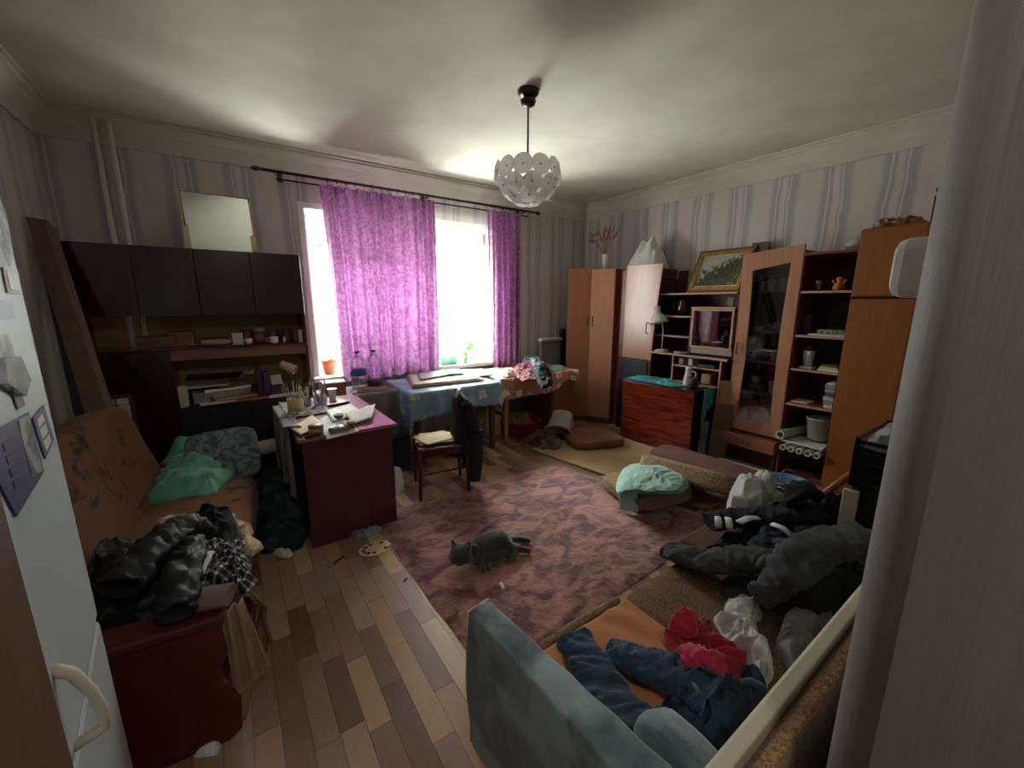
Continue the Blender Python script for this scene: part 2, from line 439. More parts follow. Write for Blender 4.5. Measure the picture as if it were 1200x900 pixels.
# ---------------------------------------------------------------- materials in use
stripes_mat('wallpaper', '#c6bfbc', '#a8a2a6', '#cfcccd')
mat('plaster', '#c9c6ba', '#bdb9ad', rough=0.9, scale=2.5, bump=0.03)
mat('cornice', '#cdc8bc', '#bfbaad', rough=0.85, scale=3)
mat('white_paint', '#e3e3de', '#d4d4cd', rough=0.45, scale=5)
mat('dark_gap', '#20160f', rough=0.9)
mat('pipe_paint', '#dfdccf', rough=0.5)
glass('window_glass')
glass('cabinet_glass', (0.72, 0.74, 0.74, 1), 0.35)
glass('clear_plastic', (0.86, 0.88, 0.92, 1), 0.3, 0.08)
cloth_thin('purple_curtain', '#7f4a79', '#ab76a4', 0.17, 0.0, scale=13, contrast=(0.42, 0.58), gloss=0.14)
cloth_thin('tulle', '#f2f2ec', '#ffffff', 0.35, 0.80, scale=20)
mat('rod_metal', '#3a2620', rough=0.35, metal=0.6)
mat('chrome', '#8a8a86', rough=0.25, metal=0.9)
for i_, (a_, b_) in enumerate((('#94745a', '#a88a70'), ('#705240', '#83654f'), ('#b2946c', '#c6aa84'), ('#634638', '#765a45'), ('#917868', '#a78f80'), ('#9f7b56', '#b3906a'), ('#7d6051', '#917565'))):
    mat('laminate_%d' % i_, a_, b_, rough=0.33, scale=5, stretch=(9, 1, 1), detail=6, rnd=1.0, bump=0.03, contrast=(0.3, 0.7), distort=0.8)

# ---------------------------------------------------------------- setting
XL, XR, YB, ZC = -1.0, 4.6, 4.62, 3.0
WX0, WX1, WZ0, WZ1 = 0.73, 3.02, 0.84, 2.52
struct(MB().box((XL - .2, .18, -.1), (XR + .2, YB + .45, -.013)), 'floor', 'dark_gap')
struct(MB().box((-1.7, -2.1, -.1), (2.2, .18, 0.0)), 'floor_hall', 'laminate_3')
fl_obj = bpy.data.objects['floor']
struct(MB().box((XL - .2, -2.1, ZC), (XR + .2, YB + .5, ZC + .12)), 'ceiling', 'plaster')
wb = MB()
wb.box((XL - .2, YB, 0), (WX0, YB + .45, ZC)).box((WX1, YB, 0), (XR + .2, YB + .45, ZC))
wb.box((WX0, YB, 0), (WX1, YB + .45, WZ0 - .04)).box((WX0, YB, WZ1), (WX1, YB + .45, ZC))
struct(wb, 'wall_back', 'wallpaper')
struct(MB().box((XL - .2, -2.1, 0), (XL, YB, ZC)), 'wall_left', 'wallpaper')
struct(MB().box((XR, -.3, 0), (XR + .2, YB, ZC)), 'wall_right', 'wallpaper')
# door wall: its papered end with rounded corner stands right beside the camera
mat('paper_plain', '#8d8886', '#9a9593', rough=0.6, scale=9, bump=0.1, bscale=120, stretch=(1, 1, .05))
def wall_end():
    r = 0.07; cxx, cyy = 0.90 + r, 0.18 - r; poly = [(XR, 0.18)]
    for k in range(9):
        a = PI / 2 + k / 8 * PI / 2
        poly.append((cxx + r * math.cos(a), cyy + r * math.sin(a)))
    poly += [(0.90, -.30), (XR, -.30)]
    return MB().prism(poly, 0, ZC)
o = struct(wall_end(), 'wall_front', 'paper_plain')
for p in o.data.polygons: p.use_smooth = abs(p.normal.z) < .5 and p.area < .5
struct(MB().box((XL, -.30, 0), (-.42, .14, ZC)), 'wall_front_left', 'wallpaper')
struct(MB().box((-1.7, -2.1, 0), (2.2, -1.9, ZC)), 'wall_hall_back', 'paper_plain')
struct(MB().box((2.0, -1.9, 0), (2.2, -.3, ZC)), 'wall_hall_right', 'paper_plain')
# cove cornice
prof = [(0, 2.80), (.014, 2.80), (.02, 2.825), (.035, 2.87), (.06, 2.915), (.095, 2.95), (.125, 2.965), (.125, 2.982), (.15, 2.984), (.15, 3.0), (0, 3.0)]
def cornice(name, f0, vec):
    o = struct(MB().extrude([f0(d, z) for d, z in prof], vec), name, 'cornice'); return o
cornice('trim_1', lambda d, z: (XL, YB - d, z), (XR - XL, 0, 0))
cornice('trim_2', lambda d, z: (XL + d, .14, z), (0, YB - .14, 0))
cornice('trim_3', lambda d, z: (XR - d, .18, z), (0, YB - .18, 0))
# window
win = bpy.data.objects.new('window_1', None); COL.objects.link(win); win['kind'] = 'structure'; BASE['window_1'] = Vector((0, 0, 0))
fy0, fy1 = 4.93, 4.99
f = MB().box((WX0, fy0, WZ0), (WX0 + .07, fy1, WZ1)).box((WX1 - .07, fy0, WZ0), (WX1, fy1, WZ1)).box((WX0, fy0, WZ1 - .16), (WX1, fy1, WZ1)).box((WX0, fy0, WZ0), (WX1, fy1, WZ0 + .07))
f.build('window_frame', 'white_paint', win, bevel=.006)
xs_ = [WX0 + .07, 1.40, 2.22, WX1 - .07]
for k in range(3):
    a, b = xs_[k], xs_[k + 1]
    sO = [(a, fy0 - .01, WZ0 + .07), (b, fy0 - .01, WZ0 + .07), (b, fy0 - .01, WZ1 - .16), (a, fy0 - .01, WZ1 - .16)]
    t_ = .055; sI = [(a + t_, fy0 - .01, WZ0 + .07 + t_), (b - t_, fy0 - .01, WZ0 + .07 + t_), (b - t_, fy0 - .01, WZ1 - .16 - t_), (a + t_, fy0 - .01, WZ1 - .16 - t_)]
    sash = MB().ringwall(sO, sI, (0, .05, 0)).build('sash', 'white_paint', win, bevel=.004)
    MB().box((a + .05, fy0 + .012, WZ0 + .12), (b - .05, fy0 + .018, WZ1 - .21)).build('pane', 'window_glass', sash)
rv = MB().box((WX0 - .001, YB - .004, WZ0), (WX0 + .012, fy0, WZ1)).box((WX1 - .012, YB - .004, WZ0), (WX1 + .001, fy0, WZ1)).box((WX0, YB - .004, WZ1 - .012), (WX1, fy0, WZ1 + .001))
rv.box((WX0 - .045, YB - .012, WZ0), (WX0 + .004, YB, WZ1 + .045)).box((WX1 - .004, YB - .012, WZ0), (WX1 + .045, YB, WZ1 + .045)).box((WX0, YB - .012, WZ1 - .004), (WX1, YB, WZ1 + .045))
rv.build('reveal', 'white_paint', win)
MB().box((WX0 - .06, YB - .14, WZ0 - .045), (WX1 + .06, fy0 + .01, WZ0)).build('window_sill', 'white_paint', win, bevel=.008)
# heating pipes
for k, (a, b) in enumerate((((110, 150), (137, 300)), ((131, 158), (153, 300)))):
    p0 = py(a[0], a[1], 4.53); p1 = py(b[0], b[1], 4.53)
    X = (p0.x + p1.x) / 2
    MB().tube([(X, 4.53, 0), (X, 4.53, 2.985)], .017, 14).build('heating_pipe', 'pipe_paint', smooth=True, cat='pipe',
        label=['white heating riser pipe in the far left corner, nearer the left wall', 'white heating riser pipe left of the broken mirror, right one of the pair'][k], group='heating riser pipes')

# floor strips
strip_mesh = bpy.data.meshes.new('floor_plank'); bm = bmesh.new(); bmesh.ops.create_cube(bm, size=1)
for v in bm.verts: v.co = Vector((v.co.x, v.co.y, v.co.z - .5))
bm.to_mesh(strip_mesh); bm.free(); strip_mesh.materials.append(MATS['laminate_0'])
cand = []; SW, SL = .0905, .46
rr = random.Random(3)
nx_ = int((XR - XL) / SW) + 1
for i in range(nx_):
    x = XL + i * SW; y = .18 - rr.random() * SL
    while y < YB:
        L_ = SL * rr.choice((.8, 1, 1, 1.1)); y0, y1 = max(.18, y), min(YB, y + L_)
        if y1 - y0 > .03: cand.append((x, min(x + SW, XR), y0, y1, rr.randrange(7)))
        y += L_
def seen(c):
    x, y = (c[0] + c[1]) / 2, (c[2] + c[3]) / 2
    if x < -.25 + .05 * y or y < .9: return False
    if .85 < x < 2.65 and 1.35 < y < 2.8: return False       # under the rug
    if x > 2.75: return False
    if .38 < x < .8 and 2.85 < y < 3.6: return False
    return True
vis = sorted([c for c in cand if seen(c)], key=lambda c: math.hypot((c[0] + c[1]) / 2, (c[2] + c[3]) / 2))
rest = [c for c in cand if not seen(c)] + vis[285:]
for c in vis[:285]:
    o = bpy.data.objects.new('floor_plank', strip_mesh); COL.objects.link(o)
    o.location = ((c[0] + c[1]) / 2, (c[2] + c[3]) / 2, rr.uniform(-.0006, .0006)); o.scale = (c[1] - c[0] - .0016, c[3] - c[2] - .0016, .012)
    o.parent = fl_obj; o.material_slots[0].link = 'OBJECT'; o.material_slots[0].material = MATS['laminate_%d' % c[4]]
rb = MB()
for c in rest:
    n0 = len(rb.bm.faces); rb.box((c[0] + .0008, c[2] + .0008, -.012), (c[1] - .0008, c[3] - .0008, 0))
    rb.bm.faces.ensure_lookup_table()
    for q in rb.bm.faces[n0:]: q.material_index = c[4]
o = rb.build('floor_plank', None, fl_obj, kind='stuff')
for k in range(7): o.data.materials.append(MATS['laminate_%d' % k])

# open door leaf at the left
wood('door_brown', '#553a20', '#64462a', 'z', rough=.5)
dl_ = MB().box((-.285, .17, .01), (-.245, .72, 2.05))
o = struct(dl_, 'door_1', 'door_brown', bevel=.004)

# ---------------------------------------------------------------- curtains
rod = thing('curtain_rod', 'long dark double curtain rod with pointed finials above the window', 'curtain rod', (1.97, 4.48, 2.76))
RY, RZ_ = 4.46, 2.765
MB().tube([(.40, RY, RZ_), (3.50, RY, RZ_)], .0135, 12).build('front_rod', 'rod_metal', rod, smooth=True)
MB().tube([(.52, RY + .07, RZ_ - .045), (3.42, RY + .07, RZ_ - .045)], .008, 10).build('rear_rod', 'rod_metal', rod, smooth=True)
for X, s_ in ((.40, -1), (3.50, 1)):
    MB().lathe([(0, 0), (.016, .0), (.012, .012), (.024, .03), (.02, .05), (.006, .075), (0, .085)], (X, RY, RZ_), 14, rot=(0, s_ * PI / 2, 0)).build('finial', 'rod_metal', rod, smooth=True)
for X in (.56, 1.98, 3.32):
    MB().box((X - .008, RY, RZ_ - .02), (X + .008, YB, RZ_ - .008)).box((X - .02, YB - .012, RZ_ - .05), (X + .02, YB, RZ_ + .03)).tube([(X, RY - .016, RZ_ + .01), (X, RY - .016, RZ_ - .016), (X, RY + .016, RZ_ - .016)], .005).build('bracket', 'rod_metal', rod)
def curtain(x0, x1, xb0, xb1, zt, zb, Y, nf, amp, seed, nu=220, nv=60, sway=0.01):
    rs = random.Random(seed); ph = [rs.uniform(-.8, .8) for _ in range(nf + 2)]
    def fn(u, v):
        a = x0 + (x1 - x0) * u; b = xb0 + (xb1 - xb0) * u; x = a + (b - a) * v
        k = u * nf; i = int(k); f_ = k - i; s_ = ph[i] * (1 - f_) + ph[min(i + 1, nf + 1)] * f_
        sn = math.sin(2 * PI * k + s_); y = amp * (.6 + .4 * v) * (1.6 * (1 - abs(math.sin(PI * k + s_ * .5))) ** 1.5 - .5 + .5 * sn) + amp * .45 * math.sin(2 * PI * k * 2.3 + s_ * 3 + 1.5 * v) + .012 * noise.noise(Vector((u * 5, v * 4, seed)))
        xx = x + amp * .5 * math.cos(2 * PI * k + s_) * v + sway * math.sin(v * 3 + u)
        ztop = zt - (.012 * (1 - math.cos(2 * PI * u * 14)) * .5)
        zz = ztop + (zb - ztop) * v + (.012 * math.sin(u * 17 + seed) * v)
        return (xx, Y + y, zz)
    return MB().grid(fn, nu, nv)
def rings(n, x0, x1, par):
    for k in range(n):
        X = x0 + (x1 - x0) * (k + .5) / n
        MB().tube([(X, RY + .022 * math.cos(a * PI / 6), RZ_ - .006 + .022 * math.sin(a * PI / 6)) for a in range(12)], .0028, 6, close=True).build('curtain_ring', 'rod_metal', par, smooth=True)
c1 = thing('purple_curtain', 'wide purple patterned satin curtain drawn across left part of the window', 'curtain', (1.45, RY, .76))
curtain(.88, 2.05, .93, 2.05, 2.725, .79, RY + .005, 8, .05, 5).build('cloth', 'purple_curtain', c1, smooth=True)
rings(13, .9, 2.03, c1)
c2 = thing('purple_curtain', 'narrow purple patterned satin curtain gathered at right of the window', 'curtain', (3.0, RY, .72))
curtain(2.77, 3.24, 2.80, 3.27, 2.725, .70, RY + .005, 5, .045, 9, nu=150).build('cloth', 'purple_curtain', c2, smooth=True)
rings(8, 2.79, 3.22, c2)
curtain(1.97, 2.82, 1.97, 2.9, 2.70, .86, RY + .07, 7, .022, 14, nu=160).build('sheer_curtain', 'tulle', smooth=True, cat='curtain', label='sheer white tulle curtain hanging between the two purple curtains')

# ---------------------------------------------------------------- bare trees outside
mat('bark', '#2c2824', '#3a352f', rough=.9, scale=9)
def tree(x, y, h, seed, label):
    rs = random.Random(seed); mb = MB()
    def br(p, d, L_, r, lv):
        pts = [p]; q = p.copy(); dd = d.copy()
        for _ in range(4):
            dd = (dd + Vector((rs.uniform(-.22, .22), rs.uniform(-.22, .22), rs.uniform(-.05, .15)))).normalized(); q = q + dd * (L_ / 4); pts.append(q.copy())
        mb.tube(pts, [r * (1 - .12 * i) for i in range(5)], 5)
        if lv == 0: return
        for k in range(3 if lv > 1 else 4):
            s_ = pts[2 + k % 3]; nd = (dd + Vector((rs.uniform(-1, 1), rs.uniform(-1, 1), rs.uniform(-.1, .8))) * .9).normalized()
            br(s_, nd, L_ * .68, r * .5, lv - 1)
    br(Vector((x, y, -6)), Vector((0, 0, 1)), 6.0, .17, 0)
    br(Vector((x, y, -.2)), Vector((.05, 0, 1)), h, .13, 4)
    mb.build('bare_tree', 'bark', label=label, cat='tree', group='bare trees outside')
tree(4.6, 9.6, 3.0, 4, 'bare tree outside seen through the sheer white curtain')
tree(1.5, 9.0, 2.4, 8, 'bare tree outside seen through the narrow gap at window left')
# ================================================================ wall unit along the back wall, left
wood('dark_polish', '#2a0f14', '#381619', 'z', rough=.16, coat=.35)
wood('dark_red', '#451820', '#571f28', 'z', rough=.22, coat=.4)
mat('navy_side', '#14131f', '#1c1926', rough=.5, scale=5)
mat('back_board', '#a88650', '#b8965f', rough=.6, scale=5)
mat('rail_wood', '#7c4a3a', '#9a6a52', rough=.4, scale=3, stretch=(.4, 4, 4), rnd=1)
un = thing('wall_unit', 'dark glossy wall unit with open shelves against the back wall, left of window', 'cabinet', (-.15, 4.39, 0))
UX0, UX1, UY0, UY1, UZ = -.90, .595, 4.17, 4.60, 2.02
box('side_panel', (UX0, UY0, 0), (UX0 + .018, UY1, UZ), 'dark_red', un)
box('side_panel', (UX1 - .018, UY0, 0), (UX1, UY1, UZ), 'dark_red', un)
box('top_panel', (UX0, UY0, UZ - .018), (UX1, UY1, UZ), 'dark_red', un)
box('back_panel', (UX0 + .018, UY1 - .012, .05), (UX1 - .018, UY1, UZ - .02), 'back_board', un)
box('cabinet_floor', (UX0 + .018, UY0, 1.50), (UX1 - .018, UY1 - .013, 1.518), 'dark_red', un)
dx = [-.90, -.53, -.16, .215, .595]
for k in range(4):
    box('door', (dx[k] + .002, UY0 - .02, 1.50), (dx[k + 1] - .002, UY0, UZ - .002), 'dark_polish', un, bevel=.002)
box('shelf', (UX0 + .018, UY0, 1.228), (UX1 - .018, UY1 - .013, 1.246), 'dark_red', un)
box('rail', (-.40, UY0 + .03, 1.14), (UX1 - .018, UY0 + .045, 1.228), 'rail_wood', un)
box('divider', (-.42, UY0, .76), (-.402, UY1 - .013, 1.228), 'dark_red', un)
box('tall_door', (-.66, UY0 - .02, .02), (-.405, UY0, 1.225), 'dark_polish', un, bevel=.002)
box('tall_door', (UX0 + .02, UY0 - .02, .02), (-.664, UY0, 1.225), 'dark_polish', un, bevel=.002)
box('lower_shelf', (-.402, UY0 - .02, .742), (UX1 - .018, UY1 - .013, .76), 'dark_red', un)
for k in range(2):
    a = -.402 + k * .49
    box('drawer', (a + .002, UY0 - .02, .42), (a + .488, UY0, .738), 'navy_side', un, bevel=.002)
    box('lower_door', (a + .002, UY0 - .02, .04), (a + .488, UY0, .415), 'navy_side', un, bevel=.002)
# mirror on top
mir = thing('mirror', 'frame-broken rectangular mirror leaning on the wall above the dark wall unit', 'mirror', (.04, 4.32, 2.02))
mat('mirror_glass', '#eef4ee', rough=.03, metal=1.0)
mat('cream_trim', '#d9c89a', '#c9b583', rough=.6, scale=12)
mat('brown_edge', '#6a4a30', rough=.5)
def leanq(x, z, d=0.0): return (x, 4.27 + (z - 2.02) * .36 + d, z)
a, b, zt = -.205, .285, 2.50
MB().extrude([leanq(a + .03, 2.022), leanq(b - .012, 2.022), leanq(b - .015, zt - .01), leanq(a + .012, zt - .005)], (0, .006, 0)).build('mirror_pane', 'mirror_glass', mir)
MB().extrude([leanq(a, 2.022, .007), leanq(b, 2.022, .007), leanq(b, zt, .007), leanq(a, zt, .007)], (0, .012, 0)).build('backing', 'brown_edge', mir)
for A_, B_ in (((a, 2.03), (a + .04, 2.22)), ((b - .035, 2.03), (b + .005, 2.18)), ((a - .002, 2.2), (a + .012, 2.5)), ((b - .014, 2.18), (b + .002, 2.47))):
    MB().extrude([leanq(A_[0], A_[1], -.008), leanq(B_[0], A_[1] + .008, -.008), leanq(B_[0] - .003, B_[1], -.008), leanq(A_[0], B_[1] - .01, -.008)], (0, .016, 0)).build('frame_piece', 'cream_trim', mir)
# boards leaning in the corner
wood('old_board', '#5b4736', '#6d5643', 'z', rough=.75)
def leaning(name, x0, x1, Yb, zt, yt, th, m, label, cat, xt=0.0):
    mb = MB().extrude([(x0, Yb, .0), (x1, Yb, .0), (x1 + xt, yt, zt - .03), (x1 - .04 + xt, yt, zt), (x0 + xt, yt, zt)], (0, th, 0))
    return mb.build(name, m, label=label, cat=cat, bevel=.003)
p_t0 = py(22, 253, 4.05); p_t1 = py(60, 260, 4.05); p_b0 = py(92, 470, 3.62); p_b1 = py(126, 468, 3.62)
k_ = .55
def ext(t, b, z):
    f_ = (t.z - z) / (t.z - b.z); return t + (b - t) * f_
L0, L1 = ext(p_t0, p_b0, .02), ext(p_t1, p_b1, .02)
L0.x = max(L0.x, -.96); p_t0.x = max(p_t0.x, -.985)
MB().extrude([p_t0, p_t1 + Vector((-.035, 0, .012)), p_t1 + Vector((0, 0, -.04)), L1, L0], (0.012, .02, 0)).build('leaning_board', 'old_board', label='long brown board leaning in the left corner behind the mustard sofa', cat='board')
q0, q1 = p_t0 + Vector((.0, .10, -.10)), ext(p_t0, p_b0, .3) + Vector((-.03, .10, 0))
MB().extrude([q0, q0 + Vector((.05, 0, 0)), q1 + Vector((.02, 0, 0)), Vector((max(-.99, q1.x - .06), q1.y, q1.z))], (0, .02, 0)).build('leaning_board', 'navy_side', label='thin black board standing between the brown board and the left wall', cat='board')
mat('tile_print', '#b9b2a4', '#a79f90', rough=.5, scale=6)
tb = thing('tiled_box', 'box covered in pale stone-tile pattern behind the top of the mustard sofa', 'box', (-.70, 3.72, .55))
MB().box((-.80, 3.66, .55), (-.60, 3.80, .975)).build('box_body', 'dark_gap', tb)
for r_ in range(5):
    for c_ in range(3):
        MB().box((-.80 + c_ * .067 + .003, 3.652, .74 + r_ * .047 + .003), (-.80 + c_ * .067 + .063, 3.66, .74 + r_ * .047 + .044)).build('tile', 'tile_print', tb)

# ---------------------------------------------------------------- things on the unit's shelves
mat('white_card', '#c9c4b8', '#bdb7aa', rough=.6, scale=4)
mat('paper', '#d9d6cc', '#cfcbbf', rough=.7, scale=3)
mat('cream_paper', '#cbb98c', '#bda977', rough=.7, scale=3)
mat('beige', '#b3a077', '#a3906a', rough=.6, scale=6)
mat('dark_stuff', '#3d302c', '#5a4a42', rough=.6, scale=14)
mat('brown_stuff', '#6a4838', '#7f5c49', rough=.6, scale=9)
mat('ceramic', '#d8d4cc', rough=.2, coat=.4)
mat('ceramic_brown', '#6b4030', '#8a5a48', rough=.25, scale=5)
mat('purple_box', '#2c2140', '#382b52', rough=.35, scale=4)
mat('black', '#0e0e12', '#17171c', rough=.5, scale=10)
mat('pale_blue', '#8a93a8', '#9aa4b8', rough=.4, scale=5)
mat('terracotta', '#c46a41', '#b55f39', rough=.75, scale=7)
mat('leaf', '#4d7a35', '#6d9a45', rough=.5, scale=6)
mat('pale_leaf', '#8fae6a', '#a9c283', rough=.5, scale=6)
def solo(mb, name, m, label, cat, group=None, **k): return mb.build(name, m, label=label, cat=cat, group=group, **k)
ZS = 1.246
def mug(c, r=.035, h=.08, m='ceramic', label='', name='mug', handle=PI, group=None):
    t = thing(name, label, 'mug', c, group)
    MB().lathe([(r * .75, 0), (r, .01), (r, h), (r * .88, h), (r * .85, .012), (0, .012)], c, 16).build('mug_body', m, t, smooth=True)
    ha = handle; d = Vector((math.cos(ha), math.sin(ha), 0)); cc = Vector(c)
    MB().tube([cc + d * (r * .95) + Vector((0, 0, h * .8)), cc + d * (r * 1.6) + Vector((0, 0, h * .75)), cc + d * (r * 1.7) + Vector((0, 0, h * .45)), cc + d * (r * .95) + Vector((0, 0, h * .2))], .005, 6).build('handle', m, t, smooth=True)
    return t
def closedbox(a, b, m, name, label, cat, parent=None, **k): return box(name, a, b, m, parent, label=label, cat=cat, **k)
closedbox((.02, 4.19, ZS), (.10, 4.27, ZS + .10), 'white_card', 'carton', 'small white carton standing in the middle of the wall unit upper shelf', 'box', bevel=.003)
solo(MB().tube([(-.19, 4.22, ZS + .028), (.01, 4.22, ZS + .03)], .027, 12), 'paper_roll', 'beige', 'cream roll lying left of the white carton on the upper shelf', 'roll', smooth=True)
closedbox((-.60, 4.25, ZS), (-.36, 4.45, ZS + .09), 'brown_stuff', 'flat_box', 'dim brown box at the left end of wall unit upper shelf', 'box', bevel=.004)
closedbox((-.40, 4.32, ZS), (-.24, 4.5, ZS + .12), 'rail_wood', 'wooden_box', 'reddish wooden box behind the dim brown box on the upper shelf', 'box', bevel=.004)
solo(MB().lathe([(.05, 0), (.085, .01), (.09, .05), (.08, .055), (0, .03)], (-.10, 4.42, ZS), 18), 'bowl', 'brown_stuff', 'brown bowl behind the cream roll on the upper shelf', 'bowl', smooth=True)
solo(MB().tube([(-.28, 4.3, ZS + .012), (-.05, 4.24, ZS + .012)], .006, 6), 'wooden_stick', 'beige', 'thin pale stick lying on the upper shelf beside the cream roll', 'stick')
mug((.14, 4.22, ZS), .027, .05, 'ceramic', 'tiny white cup right beside the white carton on upper shelf')
mug((.33, 4.20, ZS), .036, .06, 'ceramic', 'white mug at the shelf front among dark cups')
MBt = [((.13, 4.33, ZS), .05, .12, 'ceramic_brown', 'brown jug with large round handle behind the tiny white cup'), ((.22, 4.28, ZS), .05, .10, 'ceramic_brown', 'dark brown pot between the tiny cup and white mug'),
       ((.24, 4.42, ZS), .045, .13, 'ceramic', 'tall pale cup at the back of the upper shelf cups'), ((.34, 4.33, ZS), .045, .12, 'ceramic_brown', 'brown mug with pale rim standing behind the white mug'),
       ((.44, 4.30, ZS), .04, .13, 'dark_stuff', 'dark glazed mug right of the white mug'), ((.52, 4.32, ZS), .035, .12, 'ceramic_brown', 'brown mug at the right end of the upper shelf')]
for c, r, h, m, lb in MBt: mug(c, r, h, m, lb, handle=PI + .4)
mat('figurine_white', '#d4cfc4', rough=.4)
solo(MB().lathe([(.012, 0), (.014, .03), (.008, .04), (.01, .05), (0, .056)], (.41, 4.20, ZS), 10), 'salt_shaker', 'figurine_white', 'tiny white shaker right of the white mug', 'shaker', smooth=True)
solo(MB().box((.53, 4.19, ZS), (.56, 4.30, ZS + .11)), 'small_book', 'white_card', 'thin pale booklet upright at the right end of the upper shelf', 'book')
# lower open shelf
ZL = .76
closedbox((-.39, 4.16, ZL), (-.33, 4.26, ZL + .17), 'white_card', 'white_canister', 'tall white box at the left end of the lower shelf', 'box', bevel=.006)
dv = thing('picture_panel', 'dark-edged pale panel lying tilted over the papers on the lower shelf', 'panel', (-.15, 4.3, ZL + .13))
MB().obox((-.14, 4.33, ZL + .22), (.38, .27, .012), (-.34, .06, .15)).build('panel_board', 'dark_stuff', dv)
MB().obox((-.14, 4.326, ZL + .229), (.34, .235, .004), (-.34, .06, .15)).build('panel_face', 'beige', dv)
db = thing('device_case', 'small dark case with pale blue front beside the tall white box', 'case', (-.22, 4.2, ZL))
box('case_body', (-.31, 4.17, ZL), (-.17, 4.28, ZL + .12), 'dark_stuff', db, bevel=.008)
box('case_front', (-.295, 4.164, ZL + .02), (-.185, 4.171, ZL + .105), 'pale_blue', db)
k = 0
for (x, y, z, sx_, sy_, sz_, rz, rx, m, lb) in (
    (-.10, 4.25, ZL + .012, .34, .22, .02, .1, 0, 'paper', 'flat pile of papers at the bottom of the lower shelf, left'),
    (.08, 4.24, ZL + .012, .34, .2, .02, -.1, 0, 'terracotta', 'orange folder flat at the front middle of the lower shelf'),
    (.02, 4.28, ZL + .034, .38, .22, .018, .14, 0, 'beige', 'beige folder lying on the orange folder'),
    (-.06, 4.22, ZL + .075, .34, .03, .12, .3, .75, 'paper', 'pale book leaning diagonally against the dark case'),
    (.02, 4.25, ZL + .085, .30, .02, .13, .34, .6, 'brown_stuff', 'brown book leaning behind the pale diagonal book'),
    (-.20, 4.35, ZL + .15, .3, .2, .015, .05, .1, 'white_card', 'white card sheet just under the tilted panel'),
    (.36, 4.20, ZL + .012, .26, .14, .02, .05, 0, 'paper', 'thin white magazine near the shelf right end'),
    (.40, 4.24, ZL + .035, .2, .14, .02, -.2, 0, 'dark_stuff', 'dark booklet lying on the thin white magazine')):
    solo(MB().obox((x, y, z), (sx_, sy_, sz_), (rx, 0, rz)), 'folder' if sz_ < .025 else 'book', m, lb, 'book' if sz_ > .025 else 'folder', bevel=.002)
for (x0, x1, h, lb) in ((.155, .20, .31, 'tall dark purple box standing on the lower shelf, left of two'), (.205, .255, .24, 'shorter dark purple box standing right of the taller one')):
    closedbox((x0, 4.15, ZL), (x1, 4.27, ZL + h), 'purple_box', 'purple_box', lb, 'box', bevel=.004)
closedbox((.262, 4.18, ZL), (.355, 4.27, ZL + .11), 'dark_stuff', 'grey_box', 'dark grey box right of the purple boxes', 'box', bevel=.004)
solo(MB().obox((.31, 4.20, ZL + .155), (.085, .006, .085), (-.3, 0, .15)), 'note_card', 'paper', 'white note card leaning on top of the dark grey box', 'card')
bd = thing('bird_figurine', 'small white bird figurine behind the orange folder', 'figurine', (.13, 4.33, ZL + .19))
box('bird_stand', (.09, 4.32, ZL + .045), (.15, 4.38, ZL + .19), 'brown_stuff', bd)
MB().ball((.12, 4.34, ZL + .215), (.035, .018, .02), 12).ball((.148, 4.34, ZL + .235), .014, 10).tube([(.09, 4.34, ZL + .22), (.065, 4.34, ZL + .24)], [.012, .003], 8).build('bird_body', 'figurine_white', bd, smooth=True)
# desk lamp with cylindrical beige head
lp = thing('desk_lamp', 'desk lamp with beige cylinder head tilted down beside the painter desk', 'lamp', (.45, 4.05, .76))
MB().lathe([(0, 0), (.06, 0), (.06, .02), (.0, .025)], (.47, 4.22, .76), 18).build('base', 'dark_stuff', lp, smooth=True)
MB().tube([(.47, 4.22, .78), (.47, 4.22, .90), (.44, 4.15, 1.0)], .008, 8).build('arm', 'dark_stuff', lp, smooth=True)
MB().lathe([(.034, -.07), (.038, -.06), (.042, .06), (.037, .06), (.034, -.05), (0, -.05)], (.41, 4.10, 1.03), 18, rot=(R(28), R(120), 0)).build('lamp_shade', 'beige', lp, smooth=True)

# ================================================================ mustard sofa
mat('mustard', '#6a4119', '#2a180b', rough=.95, scale=7, detail=5, contrast=(.54, .66), bump=.25, distort=1.2, sheen=.05)
wood('sofa_red', '#4a1a14', '#5c231a', 'y', rough=.35)
AX = R(-6.0)
sf = thing('sofa', 'old mustard floral sofa with dark red wooden ends along the left wall', 'sofa', (-.12, 1.62, 0), rz=AX)
# local frame: +y along the sofa, x=0 front edge
def soft(a, b, n=10, puff=.03, noisea=.012, seed=0, f=3, p=6.0):
    """cushion: subdivided rounded box"""
    mb = MB(); a = Vector(a); b = Vector(b); c = (a + b) / 2; h = (b - a) / 2
    r = bmesh.ops.create_cube(mb.bm, size=2.0)
    bmesh.ops.subdivide_edges(mb.bm, edges=mb.bm.edges[:], cuts=n, use_grid_fill=True)
    for v in mb.bm.verts:
        q = v.co.copy(); m_ = max(abs(q.x), abs(q.y), abs(q.z))
        ln = (abs(q.x) ** p + abs(q.y) ** p + abs(q.z) ** p) ** (1 / p); q = q / ln * m_
        bulge = (1 - q.x ** 2) * (1 - q.y ** 2)
        z = q.z * (h.z + puff * max(0, bulge))
        w_ = Vector((q.x * h.x, q.y * h.y, z)) + c
        nn = noise.noise_vector(w_ * f + Vector((seed, 0, 0))) * noisea
        v.co = w_ + nn
    return mb
soft((-.60, .03, .20), (-.0, 1.78, .44), 14, .02, .015, 2).build('seat', 'mustard', sf, smooth=True, local=True)
bk = soft((-.10, .0, -.32), (.10, 1.74, .32), 14, 0, .018, 5)
for v in bk.bm.verts:
    q = v.co.copy(); q = Matrix.Rotation(R(-14), 3, 'Y') @ q; v.co = q + Vector((-.66, .05, .68))
